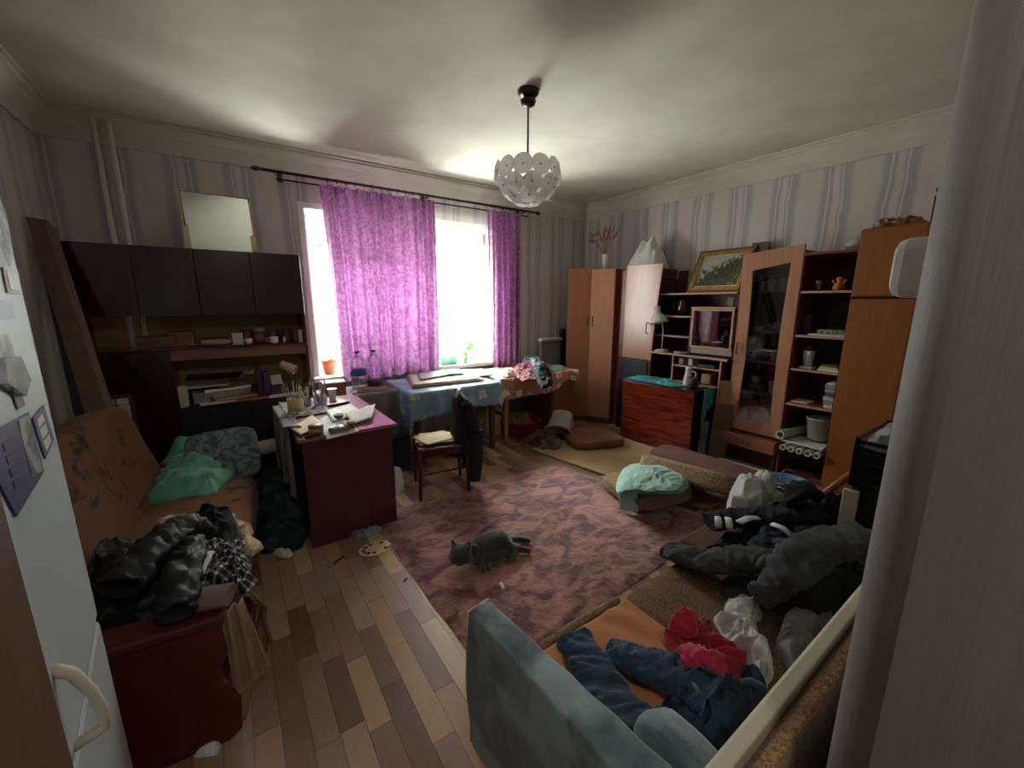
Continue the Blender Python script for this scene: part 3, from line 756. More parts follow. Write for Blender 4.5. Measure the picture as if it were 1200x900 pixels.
bk.build('backrest', 'mustard', sf, smooth=True, local=True)
box('base_frame', (-.70, .02, .08), (-.03, 1.76, .21), 'sofa_red', sf, local=True)
def armp(y0, y1, name='arm_panel'):
    prof_ = [(-.80, .0), (-.045, .0), (0.0, .03), (.01, .16), (-.035, .24), (-.04, .30), (-.01, .36), (-.02, .44), (-.03, .50), (-.8, .50)]
    return MB().extrude([(x, y0, z) for x, z in prof_], (0, y1 - y0, 0)).build(name, 'sofa_red', sf, local=True, bevel=.008)
armp(-.03, .02); armp(1.76, 1.80)
MB().box((-.82, -.05, .50), (.0, .07, .535)).build('arm_rail', 'sofa_red', sf, local=True, bevel=.01)
MB().box((-.82, 1.73, .50), (.0, 1.82, .53)).build('arm_rail', 'sofa_red', sf, local=True, bevel=.01)
# pillow & blanket
mat('blue_pattern', '#46586d', '#7d857f', rough=.9, scale=14, contrast=(.42, .58), distort=1.5)
mat('green_cloth', '#5a9a87', '#6aaa96', rough=.9, scale=4, sheen=.2)
pl_ = soft((-.21, -.19, -.05), (.21, .19, .05), 12, .03, .012, 3)
for v in pl_.bm.verts:
    q = Matrix.Rotation(R(52), 3, 'X') @ v.co; v.co = q + Vector((-.12, 3.34, .55))
solo(pl_, 'pillow', 'blue_pattern', 'blue and white patterned pillow propped at the far end of the mustard sofa', 'pillow', smooth=True)
o_ = [pz(*q, .44) for q in ((166, 592), (178, 560), (202, 532), (215, 524), (250, 530), (285, 545), (268, 562), (256, 580), (215, 588))]
solo(heap(o_, .44, .15, .03, 5, 3.3, sx=.6, sy=1.5, ang=.5), 'green_pillow', 'green_cloth', 'crumpled sea-green cloth-covered pillow lying on the mustard sofa', 'pillow', smooth=True)
solo(MB().tube([(-.05, 3.52, .50), (.20, 3.55, .50)], .055, 14), 'bolster', 'white_card', 'white rolled bolster between the patterned pillow and the desk', 'roll', smooth=True)
# clothes on the near end
mat('black_leather', '#0b0c10', '#17191e', rough=.55, scale=7, bump=.5, bscale=20, contrast=(.3, .7))
mat('black_fabric', '#090b12', '#12151f', rough=.9, scale=12)
mat('cream_cloth', '#b6a27e', '#cbb994', rough=.95, scale=6)
mat('yellow_cloth', '#a8981f', '#bcab32', rough=.9, scale=6)
mat('white_cloth', '#cfcfcd', '#dededb', rough=.95, scale=6)
def plaid(name):
    m = bpy.data.materials.new(name); m.use_nodes = True; t = m.node_tree; b = t.nodes['Principled BSDF']; N = t.nodes.new; Lk = t.links.new
    b.inputs['Roughness'].default_value = .9
    co = N('ShaderNodeTexCoord'); mp = N('ShaderNodeMapping'); mp.inputs['Rotation'].default_value = (0, 0, .5); Lk(co.outputs['Object'], mp.inputs[0])
    sp = N('ShaderNodeSeparateXYZ'); Lk(mp.outputs[0], sp.inputs[0]); facs = []
    for ax in (0, 1):
        m1 = N('ShaderNodeMath'); m1.operation = 'MULTIPLY'; m1.inputs[1].default_value = 30; Lk(sp.outputs[ax], m1.inputs[0])
        m2 = N('ShaderNodeMath'); m2.operation = 'FRACT'; Lk(m1.outputs[0], m2.inputs[0])
        m3 = N('ShaderNodeMath'); m3.operation = 'GREATER_THAN'; m3.inputs[1].default_value = .68; Lk(m2.outputs[0], m3.inputs[0]); facs.append(m3)
    a_ = N('ShaderNodeMath'); Lk(facs[0].outputs[0], a_.inputs[0]); Lk(facs[1].outputs[0], a_.inputs[1])
    h_ = N('ShaderNodeMath'); h_.operation = 'MULTIPLY'; h_.inputs[1].default_value = .5; Lk(a_.outputs[0], h_.inputs[0])
    ra = N('ShaderNodeValToRGB'); ra.color_ramp.elements[0].color = lin('#14141a'); ra.color_ramp.elements[1].color = lin('#d8d4cf'); Lk(h_.outputs[0], ra.inputs[0])
    e_ = ra.color_ramp.elements.new(.5); e_.color = lin('#6d6868')
    Lk(ra.outputs[0], b.inputs['Base Color']); MATS[name] = m
plaid('plaid')
J = .44
def pzs(q, z): return [pz(x, y, z) for x, y in q]
solo(heap(pzs([(172, 633), (190, 612), (222, 606), (226, 625), (200, 640)], J), J, .05, .02, 8, 2), 'cream_garment', 'cream_cloth', 'cream crumpled garment peeking out behind the black leather jacket', 'clothes', smooth=True)
solo(heap(pzs([(168, 640), (196, 632), (204, 640), (175, 648)], J + .03), J + .01, .055, .01, 8, 4), 'yellow_garment', 'yellow_cloth', 'strip of yellow clothing beside the black leather jacket', 'clothes', smooth=True)
solo(heap(pzs([(236, 620), (238, 600), (262, 598), (272, 612), (282, 640), (262, 660), (240, 650)], J), J, .13, .025, 7, 6), 'navy_garment', 'black_fabric', 'dark navy garment bunched above the plaid shirt', 'clothes', smooth=True)
solo(heap(pzs([(262, 600), (274, 604), (292, 622), (306, 642), (296, 654), (284, 645), (276, 625)], J), J, .07, .02, 8, 7), 'cream_scarf', 'cream_cloth', 'cream and rust garment hanging over the sofa front edge', 'clothes', smooth=True)
solo(heap(pzs([(238, 648), (252, 636), (282, 634), (288, 655), (298, 676), (288, 700), (262, 700), (228, 700), (222, 690)], J), J, .10, .03, 8, 9, sx=1.3, sy=.8), 'plaid_shirt', 'plaid', 'black and white plaid shirt crumpled over the sofa arm', 'clothes', smooth=True)
jk = thing('leather_jacket', 'black puffy leather jacket heaped on the near end of the mustard sofa', 'jacket', tuple(pz(180, 690, J)))
heap(pzs([(104, 668), (140, 652), (180, 655), (215, 632), (238, 640), (240, 690), (225, 725), (180, 745), (130, 752), (110, 745)], J), J, .17, .04, 7, 12, sx=.8, sy=1.4, nr=26, na=100).build('jacket_body', 'black_leather', jk, smooth=True)
a_, b_ = pz(140, 690, J + .18), pz(232, 622, J + .12)
sleeve([a_, a_.lerp(b_, .4) + Vector((0, .0, .05)), a_.lerp(b_, .75) + Vector((0, 0, .06)), b_], [.15, .14, .13, .10], .13, .024, 16, 2).build('jacket_sleeve', 'black_leather', jk, smooth=True)
a_, b_ = pz(205, 720, J + .14), pz(225, 640, J + .16)
sleeve([a_, a_.lerp(b_, .5) + Vector((.0, 0, .03)), b_], [.11, .11, .09], .11, .022, 16, 3).build('jacket_sleeve', 'black_leather', jk, smooth=True)
a_, b_ = pz(243, 648, J + .13), pz(222, 698, J + .13)
solo(sleeve([a_, a_.lerp(b_, .5), b_], [.05, .035, .015], .02, .003, 16, 3), 'white_sleeve', 'white_cloth', 'narrow white sleeve lying between leather jacket and plaid shirt', 'clothes', smooth=True)
mat('taupe', '#6f5c50', '#7d695b', rough=.9, scale=6)
a_, b_ = pz(205, 708, .56), pz(270, 697, .56)
solo(sleeve([a_, a_.lerp(b_, .5), b_], [.10, .10, .10], .085, .004, 12, 8), 'rolled_mat', 'taupe', 'grey-brown rolled mat lying across the wooden sofa arm', 'roll', smooth=True)
mat('beige_cloth', '#8c7455', '#a08767', rough=.95, scale=8)
hang = MB()
def hfn(u, v):
    t0, t1 = pz(250, 715, .52), pz(276, 700, .52); z = .52 - v * (.46 * (1 - .35 * u) + .03 * math.sin(u * 9))
    p = t0.lerp(t1, u) + Vector((.02 * v, -.03, 0)); sw = .012 * math.sin(u * 14 + v * 3) * (1 - .2 * v)
    return (p.x + .05 * v * (u - .3) + .02, p.y + sw - .005 * v, z)
solo(hang.grid(hfn, 24, 24), 'hanging_cloth', 'beige_cloth', 'beige cloth hanging down beside the near wooden sofa end', 'cloth', smooth=True, solid=.006)
bag = thing('handbag', 'brown handbag with long strap slumped on floor beside the mustard sofa', 'bag', tuple(pz(292, 745, 0)))
mat('bag_brown', '#5a3d2a', '#6d4c35', rough=.6, scale=8)
heap([pz(*q, 0) for q in ((272, 740), (280, 722), (305, 722), (318, 742), (312, 765), (285, 770))], 0, .20, .02, 7, 3, power=5).build('bag_body', 'bag_brown', bag, smooth=True)
s0, s1, s2, s3 = pz(288, 725, .2), pz(292, 692, .42), pz(308, 722, .2), pz(318, 752, .08)
MB().tube([s1, s1.lerp(s2, .5) + Vector((.03, 0, -.03)), s2, s3], .012, 8, flat=.35).build('strap', 'beige_cloth', bag, smooth=True)
solo(heap([pz(*q, 0) for q in ((218, 872), (240, 864), (258, 872), (256, 884), (232, 890))], 0, .05, .015, 10, 3), 'crumpled_rag', 'white_cloth', 'pale crumpled rag on floor at the near foot of the mustard sofa', 'rag', smooth=True)
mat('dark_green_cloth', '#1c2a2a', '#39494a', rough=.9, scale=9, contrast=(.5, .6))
solo(heap([pz(*q, 0) for q in ((303, 640), (298, 600), (312, 560), (345, 560), (362, 610), (360, 640), (330, 648))], 0, .26, .04, 5, 3), 'dark_clothes_heap', 'dark_green_cloth', 'dark green heap of clothes on floor between mustard sofa and desk', 'clothes', smooth=True)
solo(heap([pz(*q, 0) for q in ((320, 648), (326, 638), (340, 640), (345, 650), (332, 655))], 0, .05, .01, 10, 8), 'crumpled_tissue', 'white_cloth', 'crumpled pale tissue on floor in front of the dark clothes heap', 'tissue', smooth=True)
# ================================================================ painter's desk
wood('desk_red', '#4b1a20', '#5c2229', 'z', rough=.28, coat=.3)
mat('desk_top', '#9c6068', '#ab7077', rough=.25, scale=3, coat=.5)
ZD = .77
dk = thing('writing_desk', 'dark red writing desk cluttered with painting things, end panel facing camera', 'desk', (.60, 3.25, 0))
box('desk_top', (.275, 2.70, ZD - .025), (.90, 3.85, ZD), 'desk_top', dk, bevel=.003)
box('end_panel', (.30, 2.73, .0), (.87, 2.752, ZD - .025), 'desk_red', dk)
box('end_panel', (.30, 3.80, .0), (.87, 3.822, ZD - .025), 'desk_red', dk)
box('back_panel', (.86, 2.752, .25), (.872, 3.80, ZD - .025), 'desk_red', dk)
box('modesty_panel', (.32, 2.752, .02), (.334, 3.3, ZD - .025), 'desk_red', dk)
mat('grey_cloth', '#6f6a66', '#8b8580', rough=.95, scale=5, sheen=.2)
mat('grey_pattern', '#5d5a5a', '#aaa49f', rough=.9, scale=18, contrast=(.45, .55), distort=1.5)
def clf(u, v):
    d = -.06 + v * .62; y = 3.02 + u * .70
    if d < .05: x, z = .275 + .055 - (d + .06) + .0, ZD + .006
    else: x, z = .262 - .02 * math.sin(u * 16) * min(1, d * 3) - .035 * u, ZD - (d - .05)
    x += .01 * noise.noise(Vector((y * 8, z * 6, 1)))
    return (x, y + .05 * v * (u - .5), z)
solo(MB().grid(clf, 40, 30), 'desk_cloth', 'grey_cloth', 'grey cloth hanging over the left long side of the painter desk', 'cloth', smooth=True, solid=.004)
def clt(u, v): 
    x, y = .28 + .30 * u, 3.25 + .58 * v
    return (x, y, ZD + .006 + .008 * ridge(Vector((x, y, 2)), 10, 3))
solo(MB().grid(clt, 20, 30), 'patterned_cloth', 'grey_pattern', 'crumpled black and white patterned cloth under the brush pots on the desk', 'cloth', smooth=True, solid=.003)
# desktop clutter
mat('brush_wood', '#c9b48a', '#b79f70', rough=.5, scale=20)
mat('brush_dark', '#5a3a5a', '#7a5a70', rough=.5, scale=20)
def D(x, y, z=ZD): return pz(x, y, z)
def brushpot(q, r, h, n, mpot, mst, label, seed, glassy=False):
    c = D(*q); t = thing('brush_pot', label, 'pot', tuple(c)); rs = random.Random(seed)
    if glassy: MB().lathe([(r * .9, 0), (r, .005), (r, h), (r - .003, h), (r - .003, .006), (0, .006)], c, 20).build('jar', mpot, t, smooth=True)
    else: MB().lathe([(r * .9, 0), (r, .01), (r * 1.02, h), (r * .9, h), (r * .85, .01), (0, .01)], c, 20).build('pot_body', mpot, t, smooth=True)
    for k in range(n):
        a = rs.uniform(0, 2 * PI); b0 = c + Vector((math.cos(a) * r * .3, math.sin(a) * r * .3, .012)); L_ = h + rs.uniform(.05, .13); sp = rs.uniform(.6, 1.5)
        e_ = b0 + Vector((math.cos(a) * r * sp, math.sin(a) * r * sp, L_))
        mm = rs.choice(mst); s_ = b0.lerp(e_, .82)
        st = MB().tube([b0, s_], .0032, 6).build('paintbrush', mm, t, smooth=True)
        MB().tube([s_, s_.lerp(e_, .6), e_], [.0045, .006, .001], 6).build('bristles', rs.choice(('beige', 'white_card', 'brown_stuff')), st, smooth=True) if False else None
        MB().tube([s_, s_.lerp(e_, .5), e_], [.0045, .0065, .001], 6).build('bristles', rs.choice(('beige', 'white_card', 'brown_stuff')), t, smooth=True)
    return t
brushpot((347, 483), .055, .11, 14, 'cream_paper', ('brush_wood', 'white_card', 'pale_blue'), 'cream pot full of pale paintbrushes at the left back of the desk', 1)
brushpot((376, 476), .05, .10, 14, 'clear_plastic', ('brush_dark', 'brush_wood', 'pale_blue'), 'glass jar of purple-handled paintbrushes in the middle of the desk', 2, True)
brushpot((361, 478), .03, .09, 7, 'clear_plastic', ('brush_dark', 'white_card'), 'narrow glass of thin brushes between the cream pot and glass jar', 3, True)
tubb = thing('plastic_tub', 'translucent white plastic tub behind the paint jars on the desk', 'tub', tuple(D(390, 468)))
c = D(390, 468); MB().lathe([(.035, 0), (.045, .085), (.048, .085), (.048, .09), (.04, .09), (.032, .004), (0, .004)], c, 4, rot=(0, 0, .6)).build('tub_body', 'white_paint', tubb)
MB().lathe([(0, .088), (.052, .088), (.052, .096), (0, .096)], c, 4, rot=(0, 0, .6)).build('lid', 'pale_blue', tubb)
c = D(397, 475); solo(MB().obox(c + Vector((0, 0, .012)), (.18, .035, .022), (0, 0, .25)), 'black_case', 'black', 'slim black case lying behind the papers on the desk', 'case', bevel=.006)
def sheet(qs, z, m, label, amp=.006, seed=0, name='paper_sheet', cat='paper', n=10, solid=.0015, freq=6):
    cs = [pz(q[0], q[1], z) for q in qs]
    return solo(crumple_sheet(cs, z, amp, n, freq, seed), name, m, label, cat, smooth=True, solid=solid)
sheet([(356, 500), (392, 484), (408, 496), (382, 512)], ZD, 'paper', 'white paper sheet under the small purple bowl on the desk', .006, 1)
sheet([(381, 482), (411, 474), (424, 483), (390, 497)], ZD + .004, 'white_card', 'pale blue-white sheet at the desk back right', .008, 2)
sheet([(404, 487), (440, 476), (436, 492), (414, 499)], ZD + .008, 'paper', 'loose white sheet overhanging the right edge of the desk', .02, 3)
sheet([(382, 505), (410, 496), (421, 506), (382, 516)], ZD + .004, 'white_card', 'white sheet with the green paint box on it at desk front', .003, 4)
sheet([(340, 503), (366, 488), (380, 500), (352, 512)], ZD + .005, 'cream_paper', 'cream paper scrap left of the yellow paint jar', .012, 5)
c = D(397, 490, ZD + .02); solo(MB().lathe([(.018, 0), (.03, .008), (.036, .03), (.03, .03), (0, .012)], c, 16), 'small_bowl', 'brush_dark', 'small purple-brown bowl on the white paper on the desk', 'bowl', smooth=True)
jar = thing('paint_jar', 'wide yellow-green paint jar at the front of the desk', 'jar', tuple(D(371, 509)))
mat('ochre', '#a88222', '#8a6a2a', rough=.3, scale=8); mat('olive', '#5d6136', '#6f7447', rough=.4, scale=10)
c = D(371, 509); MB().lathe([(.04, 0), (.045, .004), (.045, .05), (0, .05)], c, 20).build('jar_body', 'ochre', jar, smooth=True)
MB().lathe([(0, .051), (.047, .051), (.047, .062), (0, .064)], c, 20).build('lid', 'olive', jar, smooth=True)
pb = thing('paint_box', 'green and brown paint box at the front of the desk', 'box', tuple(D(398, 507)))
c = D(398, 507); MB().obox(c + Vector((0, 0, .02)), (.12, .06, .035), (0, 0, .22)).build('box_body', 'olive', pb, bevel=.004)
for k in range(4): MB().obox(c + Vector((-.042 + k * .028, -.009 + k * .0063, .04)), (.02, .035, .006), (0, 0, .22)).build('paint_pan', ('brown_stuff', 'dark_stuff', 'ochre', 'terracotta')[k], pb)
c = D(412, 503); j2 = thing('paint_jar', 'small brown jar with pale lid near the right front of the desk', 'jar', tuple(c))
MB().lathe([(.02, 0), (.024, .004), (.024, .045), (0, .045)], c, 16).build('jar_body', 'bag_brown', j2, smooth=True); MB().lathe([(0, .046), (.026, .046), (.026, .058), (0, .058)], c, 16).build('lid', 'white_card', j2, smooth=True)
mat('red_plastic', '#9a1f2a', '#8a1a24', rough=.4, scale=5)
c = D(346, 503); solo(MB().obox(c + Vector((0, 0, .014)), (.05, .035, .026), (0, 0, .5)).obox(c + Vector((.02, -.03, .014)), (.03, .03, .026), (0, 0, .1)), 'red_paint_tube', 'red_plastic', 'red paint tube at the left front corner of the desk', 'tube', bevel=.006)
c = D(366, 513); solo(MB().obox(c + Vector((0, 0, .012)), (.09, .03, .022), (0, 0, .25)), 'dark_paint_tube', 'black', 'dark paint tube lying before the yellow paint jar', 'tube', bevel=.008)
c = D(357, 505); solo(MB().tube([c + Vector((-.03, .02, .008)), c + Vector((.02, -.01, .008)), c + Vector((.04, -.02, .008))], [.009, .009, .004], 8), 'white_paint_tube', 'white_card', 'white paint tube left of the yellow paint jar', 'tube', smooth=True)

# ================================================================ grey table by the window with bottles
t = thing('side_table', 'low table fully covered by grey cloth between desk and window', 'table', (1.1, 4.22, 0))
box('table_top', (.64, 3.98, .70), (1.36, 4.46, .72), 'desk_red', t)
for X in (.66, 1.32):
    for Y in (4.0, 4.42): box('leg', (X, Y, 0), (X + .035, Y + .035, .70), 'desk_red', t)
solo(tablecloth(.64, 1.36, 3.98, 4.46, .725, .05, .3, lambda x: .50, .02, seed=3, wave=.03), 'grey_tablecloth', 'grey_cloth', 'rumpled grey cloth covering the low table beneath the water bottles', 'tablecloth', smooth=True, solid=.004)
mat('cardboard', '#9a6f48', '#86603e', rough=.85, scale=5)
bx = thing('cardboard_box', 'open cardboard box with pale top at the window-side left end of table', 'box', (.76, 4.06, .73))
box('box_body', (.66, 3.99, .73), (.86, 4.13, .86), 'cardboard', bx, bevel=.002)
box('box_lid', (.655, 3.985, .86), (.865, 4.135, .872), 'white_card', bx)
glass('bottle_plastic', (.97, .96, .98, 1), .2, .06)
mat('blue_label', '#3a4a94', '#4a5aa8', rough=.5, scale=6)
def bottle(c, label, lab=True):
    c = Vector(c); t = thing('water_bottle', label, 'bottle', tuple(c), 'large water bottles at the window')
    MB().lathe([(.0, 0), (.075, 0), (.082, .012), (.082, .10), (.078, .11), (.082, .12), (.082, .24), (.072, .29), (.045, .335), (.022, .352), (.022, .37), (0, .37)], c, 24).build('bottle_body', 'bottle_plastic', t, smooth=True)
    MB().lathe([(0, .365), (.025, .365), (.025, .385), (0, .387)], c, 16).build('cap', 'purple_box', t, smooth=True)
    if lab:
        MB().lathe([(.0832, .135), (.0832, .20)], c, 24).build('bottle_label', 'blue_label', t, smooth=True)
    else: MB().lathe([(0, .004), (.078, .004), (.078, .07), (0, .07)], c, 24).build('contents', 'brown_stuff', t, smooth=True)
bottle((1.06, 4.30, .73), 'large clear water bottle with blue label, left one of two by the curtain')
bottle((1.225, 4.30, .73), 'large clear bottle without label, right one of two by the curtain', False)
solo(heap([(.92, 4.03), (1.1, 4.0), (1.3, 4.05), (1.3, 4.16), (1.1, 4.2), (.95, 4.15)], .73, .03, .012, 9, 3), 'crumpled_rag', 'brown_stuff', 'reddish crumpled rag before the two water bottles', 'rag', smooth=True)
# flower pots on the sill
def pot(c, r, h, m, label, leaf=None, ln=.2, n=14, seed=0, lm='pale_leaf', group=None, thin=False):
    c = Vector(c); t = thing('flower_pot', label, 'plant', tuple(c), group)
    MB().lathe([(0, 0), (r * .68, 0), (r * .95, h * .85), (r * 1.06, h * .85), (r * 1.06, h), (r * .9, h), (r * .86, h * .85), (0, h * .8)], c, 20).build('pot_body', m, t, smooth=True)
    rs = random.Random(seed); st = MB(); lv = MB()
    for k in range(n):
        a = rs.uniform(0, 2 * PI); s_ = c + Vector((math.cos(a) * r * .3, math.sin(a) * r * .3, h * .8)); L_ = ln * rs.uniform(.6, 1.1)
        d = Vector((math.cos(a) * .45, math.sin(a) * .35, 1)).normalized(); e_ = s_ + d * L_
        if e_.y > 4.88: e_.y = 4.88
        mid = s_.lerp(e_, .5) + Vector((0, 0, .02)); st.tube([s_, mid, e_], [.003, .002, .001], 5)
        if leaf:
            for q in range(3):
                p = mid.lerp(e_, q / 2); w_ = leaf * rs.uniform(.7, 1.1); az = rs.uniform(0, 2 * PI); dv = Vector((math.cos(az), math.sin(az), rs.uniform(-.2, .5))).normalized(); sd = dv.cross(Vector((0, 0, 1))).normalized() * w_ * .4
                tip = p + dv * w_ * 1.6
                if tip.y > 4.89: tip.y = 4.89
                va = [lv.bm.verts.new(v) for v in (p, p + dv * w_ * .7 + sd + Vector((0, 0, .006)), tip, p + dv * w_ * .7 - sd + Vector((0, 0, .006)))]
                lv.bm.faces.new(va)
    st.build('stem', 'leaf', t)
    if leaf: lv.build('foliage', lm, t, solid=.001)
    else: lv.bm.free()
    return t
pot((.86, 4.70, .842), .075, .15, 'terracotta', 'terracotta flower pot with thin bare plant in the left window gap', .018, .55, 16, 2)
mat('green_plastic', '#2f8f6a', '#38a078', rough=.4, scale=5); mat('lime_plastic', '#4fae3c', '#5cc24a', rough=.4, scale=5)
pl = thing('planter', 'rectangular green planter box on the sill behind the blue table', 'planter', (2.24, 4.63, .84))
MB().box((2.12, 4.56, .842), (2.34, 4.68, .95)).build('planter_body', 'green_plastic', pl, bevel=.006)
MB().tube([(2.35, 4.6, .85), (2.40, 4.6, .94), (2.35, 4.6, .945)], .006, 6).build('handle', 'green_plastic', pl)
pot((2.14, 4.76, .842), .06, .14, 'terracotta', 'brown clay flower pot behind the green planter')
pot((2.50, 4.74, .842), .06, .12, 'white_card', 'white flower pot with trailing pale green plant right of planter', .05, .26, 18, 4)
pot((2.46, 4.58, .842), .05, .11, 'pale_leaf', 'pale green flower pot with broad leaves at the sill edge', .045, .16, 12, 5, 'leaf')
hp = thing('hanging_planter', 'bright green small pot with leaves held above the white sill pot', 'planter', (2.60, 4.66, 1.0))
MB().box((2.585, 4.65, .842), (2.615, 4.68, 1.0)).build('stand', 'white_card', hp)
MB().lathe([(0, 0), (.035, 0), (.05, .1), (.045, .1), (0, .09)], (2.60, 4.66, 1.0), 16).build('pot_body', 'lime_plastic', hp, smooth=True)
rs = random.Random(3); lv = MB()
for k in range(26):
    a = rs.uniform(0, 2 * PI); p = Vector((2.6, 4.66, 1.09)) + Vector((math.cos(a) * .05, math.sin(a) * .04, rs.uniform(-.02, .03))); d = Vector((math.cos(a), math.sin(a) * .6, rs.uniform(-.8, .8))).normalized() * .07; sd = Vector((-math.sin(a), math.cos(a), 0)) * .018
    va = [lv.bm.verts.new(v) for v in (p, p + d * .5 + sd, p + d, p + d * .5 - sd)]; lv.bm.faces.new(va)
lv.build('foliage', 'leaf', hp, solid=.001)
closedbox((1.93, 4.58, .842), (2.08, 4.62, 1.0), 'cardboard', 'sill_board', 'small brown board leaning left of the green planter on the sill', 'board')
pot((1.72, 4.55, .842), .06, .10, 'pale_blue', 'grey flower pot at the hem of the wide purple curtain')
solo(heap([(1.36, 4.52), (1.5, 4.5), (1.62, 4.52), (1.6, 4.6), (1.4, 4.6)], .842, .05, .015, 9, 3), 'crumpled_rag', 'olive', 'olive brown rag at the hem of the wide purple curtain', 'rag', smooth=True)

# ================================================================ table with the blue flowered cloth
def flowers(name, base, base2, petal, scale=3.2, size=.28, rough=.45):
    m = mat(name, base, base2, rough=rough, scale=6); t = m.node_tree; N = t.nodes.new; Lk = t.links.new; b = t.nodes['Principled BSDF']
    src = b.inputs['Base Color'].links[0].from_socket
    co = [n for n in t.nodes if n.bl_idname == 'ShaderNodeTexCoord'][0]
    vo = N('ShaderNodeTexVoronoi'); vo.inputs['Scale'].default_value = scale; vo.inputs['Randomness'].default_value = .75; Lk(co.outputs['Object'], vo.inputs['Vector'])
    v2 = N('ShaderNodeTexVoronoi'); v2.inputs['Scale'].default_value = scale * 5; Lk(co.outputs['Object'], v2.inputs['Vector'])
    ma = N('ShaderNodeMath'); ma.operation = 'MULTIPLY_ADD'; ma.inputs[1].default_value = .35; Lk(v2.outputs['Distance'], ma.inputs[0]); Lk(vo.outputs['Distance'], ma.inputs[2])
    r_ = N('ShaderNodeValToRGB'); el = r_.color_ramp.elements; el[0].position = size * .55; el[0].color = (.25, .25, .25, 1); el[1].position = size * 1.35; el[1].color = (0, 0, 0, 1)
    q = r_.color_ramp.elements.new(size * .75); q.color = (1, 1, 1, 1); q = r_.color_ramp.elements.new(size * 1.25); q.color = (1, 1, 1, 1)
    Lk(ma.outputs[0], r_.inputs[0]); mx = N('ShaderNodeMix'); mx.data_type = 'RGBA'; Lk(r_.outputs[0], mx.inputs[0]); Lk(src, mx.inputs[6]); mx.inputs[7].default_value = lin(petal); Lk(mx.outputs[2], b.inputs['Base Color'])
flowers('blue_oilcloth', '#7496b0', '#93b1c1', '#d6d0b0', 6.0, .36)
flowers('peach_oilcloth', '#c98d72', '#bb7c62', '#efdcc4', 6.5, .40)
wood('table_wood', '#5a2f1e', '#6f3c27', 'z', rough=.4)
wood('light_wood', '#a9774a', '#bb8a5a', 'z', rough=.45)
bt = thing('table', 'wooden table under the blue flowered oilcloth in front of the window', 'table', (1.85, 4.0, 0))
box('table_top', (1.36, 3.61, .725), (2.36, 4.40, .75), 'table_wood', bt)
box('apron', (1.42, 3.66, .63), (2.30, 3.68, .725), 'table_wood', bt); box('apron', (2.28, 3.68, .63), (2.30, 4.34, .725), 'table_wood', bt)
for X, Y in ((1.40, 3.64), (2.26, 3.64), (1.40, 4.30), (2.26, 4.30)):
    MB().extrude([(X, Y, .725), (X + .06, Y, .725), (X + .055, Y, 0), (X + .015, Y, 0)], (0, .055, 0)).build('leg', 'table_wood', bt, bevel=.003)
solo(tablecloth(1.36, 2.36, 3.61, 4.40, .756, .40, .22, lambda x: .26 - .03 * math.sin(x * 4), .03, seed=7, wave=.02), 'blue_tablecloth', 'blue_oilcloth', 'blue oilcloth with pale flowers draped over the window table', 'tablecloth', smooth=True, solid=.003)
ZT = .765
db_ = thing('drawing_board', 'drawing board with crumpled white sheets on the blue tablecloth', 'board', (1.75, 3.9, ZT))
bq = [pz(*q, ZT + .012) for q in ((478, 445), (570, 440), (545, 432), (490, 434))]
q4 = [pz(483, 455, ZT), pz(568, 446, ZT), pz(535, 436, ZT), pz(476, 442, ZT)]
MB().prism([(p.x, p.y) for p in q4], ZT + .003, ZT + .018).build('board_slab', 'light_wood', db_)
crumple_sheet([(q4[0].x + .02, q4[0].y + .02), (q4[1].x - .02, q4[1].y + .02), (q4[2].x, q4[2].y), (q4[3].x + .02, q4[3].y)], ZT + .02, .008, 16, 5, 3).build('drawing_sheet', 'paper', db_, smooth=True, solid=.0015)
sheet([(492, 446), (528, 440), (520, 434), (490, 438)], ZT + .035, 'white_card', 'folded white sheet on top of the drawing board', .012, 6)
sheet([(525, 440), (545, 438), (538, 433), (520, 434)], ZT + .04, 'green_cloth', 'small turquoise paper packet behind the drawing board', .01, 6)
sheet([(545, 444), (578, 440), (565, 433), (540, 434)], ZT + .006, 'paper', 'white crumpled sheet at the right end of the blue tablecloth', .012, 9)
# things in the dark below
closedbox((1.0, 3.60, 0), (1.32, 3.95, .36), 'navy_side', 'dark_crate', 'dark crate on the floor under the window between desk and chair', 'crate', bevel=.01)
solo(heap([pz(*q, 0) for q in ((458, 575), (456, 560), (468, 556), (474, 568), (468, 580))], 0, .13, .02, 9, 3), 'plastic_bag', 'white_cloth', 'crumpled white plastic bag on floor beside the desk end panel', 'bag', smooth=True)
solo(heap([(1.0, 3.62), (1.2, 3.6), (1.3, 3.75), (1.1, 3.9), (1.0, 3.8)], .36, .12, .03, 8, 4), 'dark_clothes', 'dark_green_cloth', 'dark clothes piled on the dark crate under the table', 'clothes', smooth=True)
solo(heap([pz(*q, .30) for q in ((520, 500), (540, 492), (556, 496), (545, 506))], .0, .40, .03, 7, 4), 'bundle', 'dark_stuff', 'dark bundle on the floor beneath the blue-clothed table', 'bundle', smooth=True)

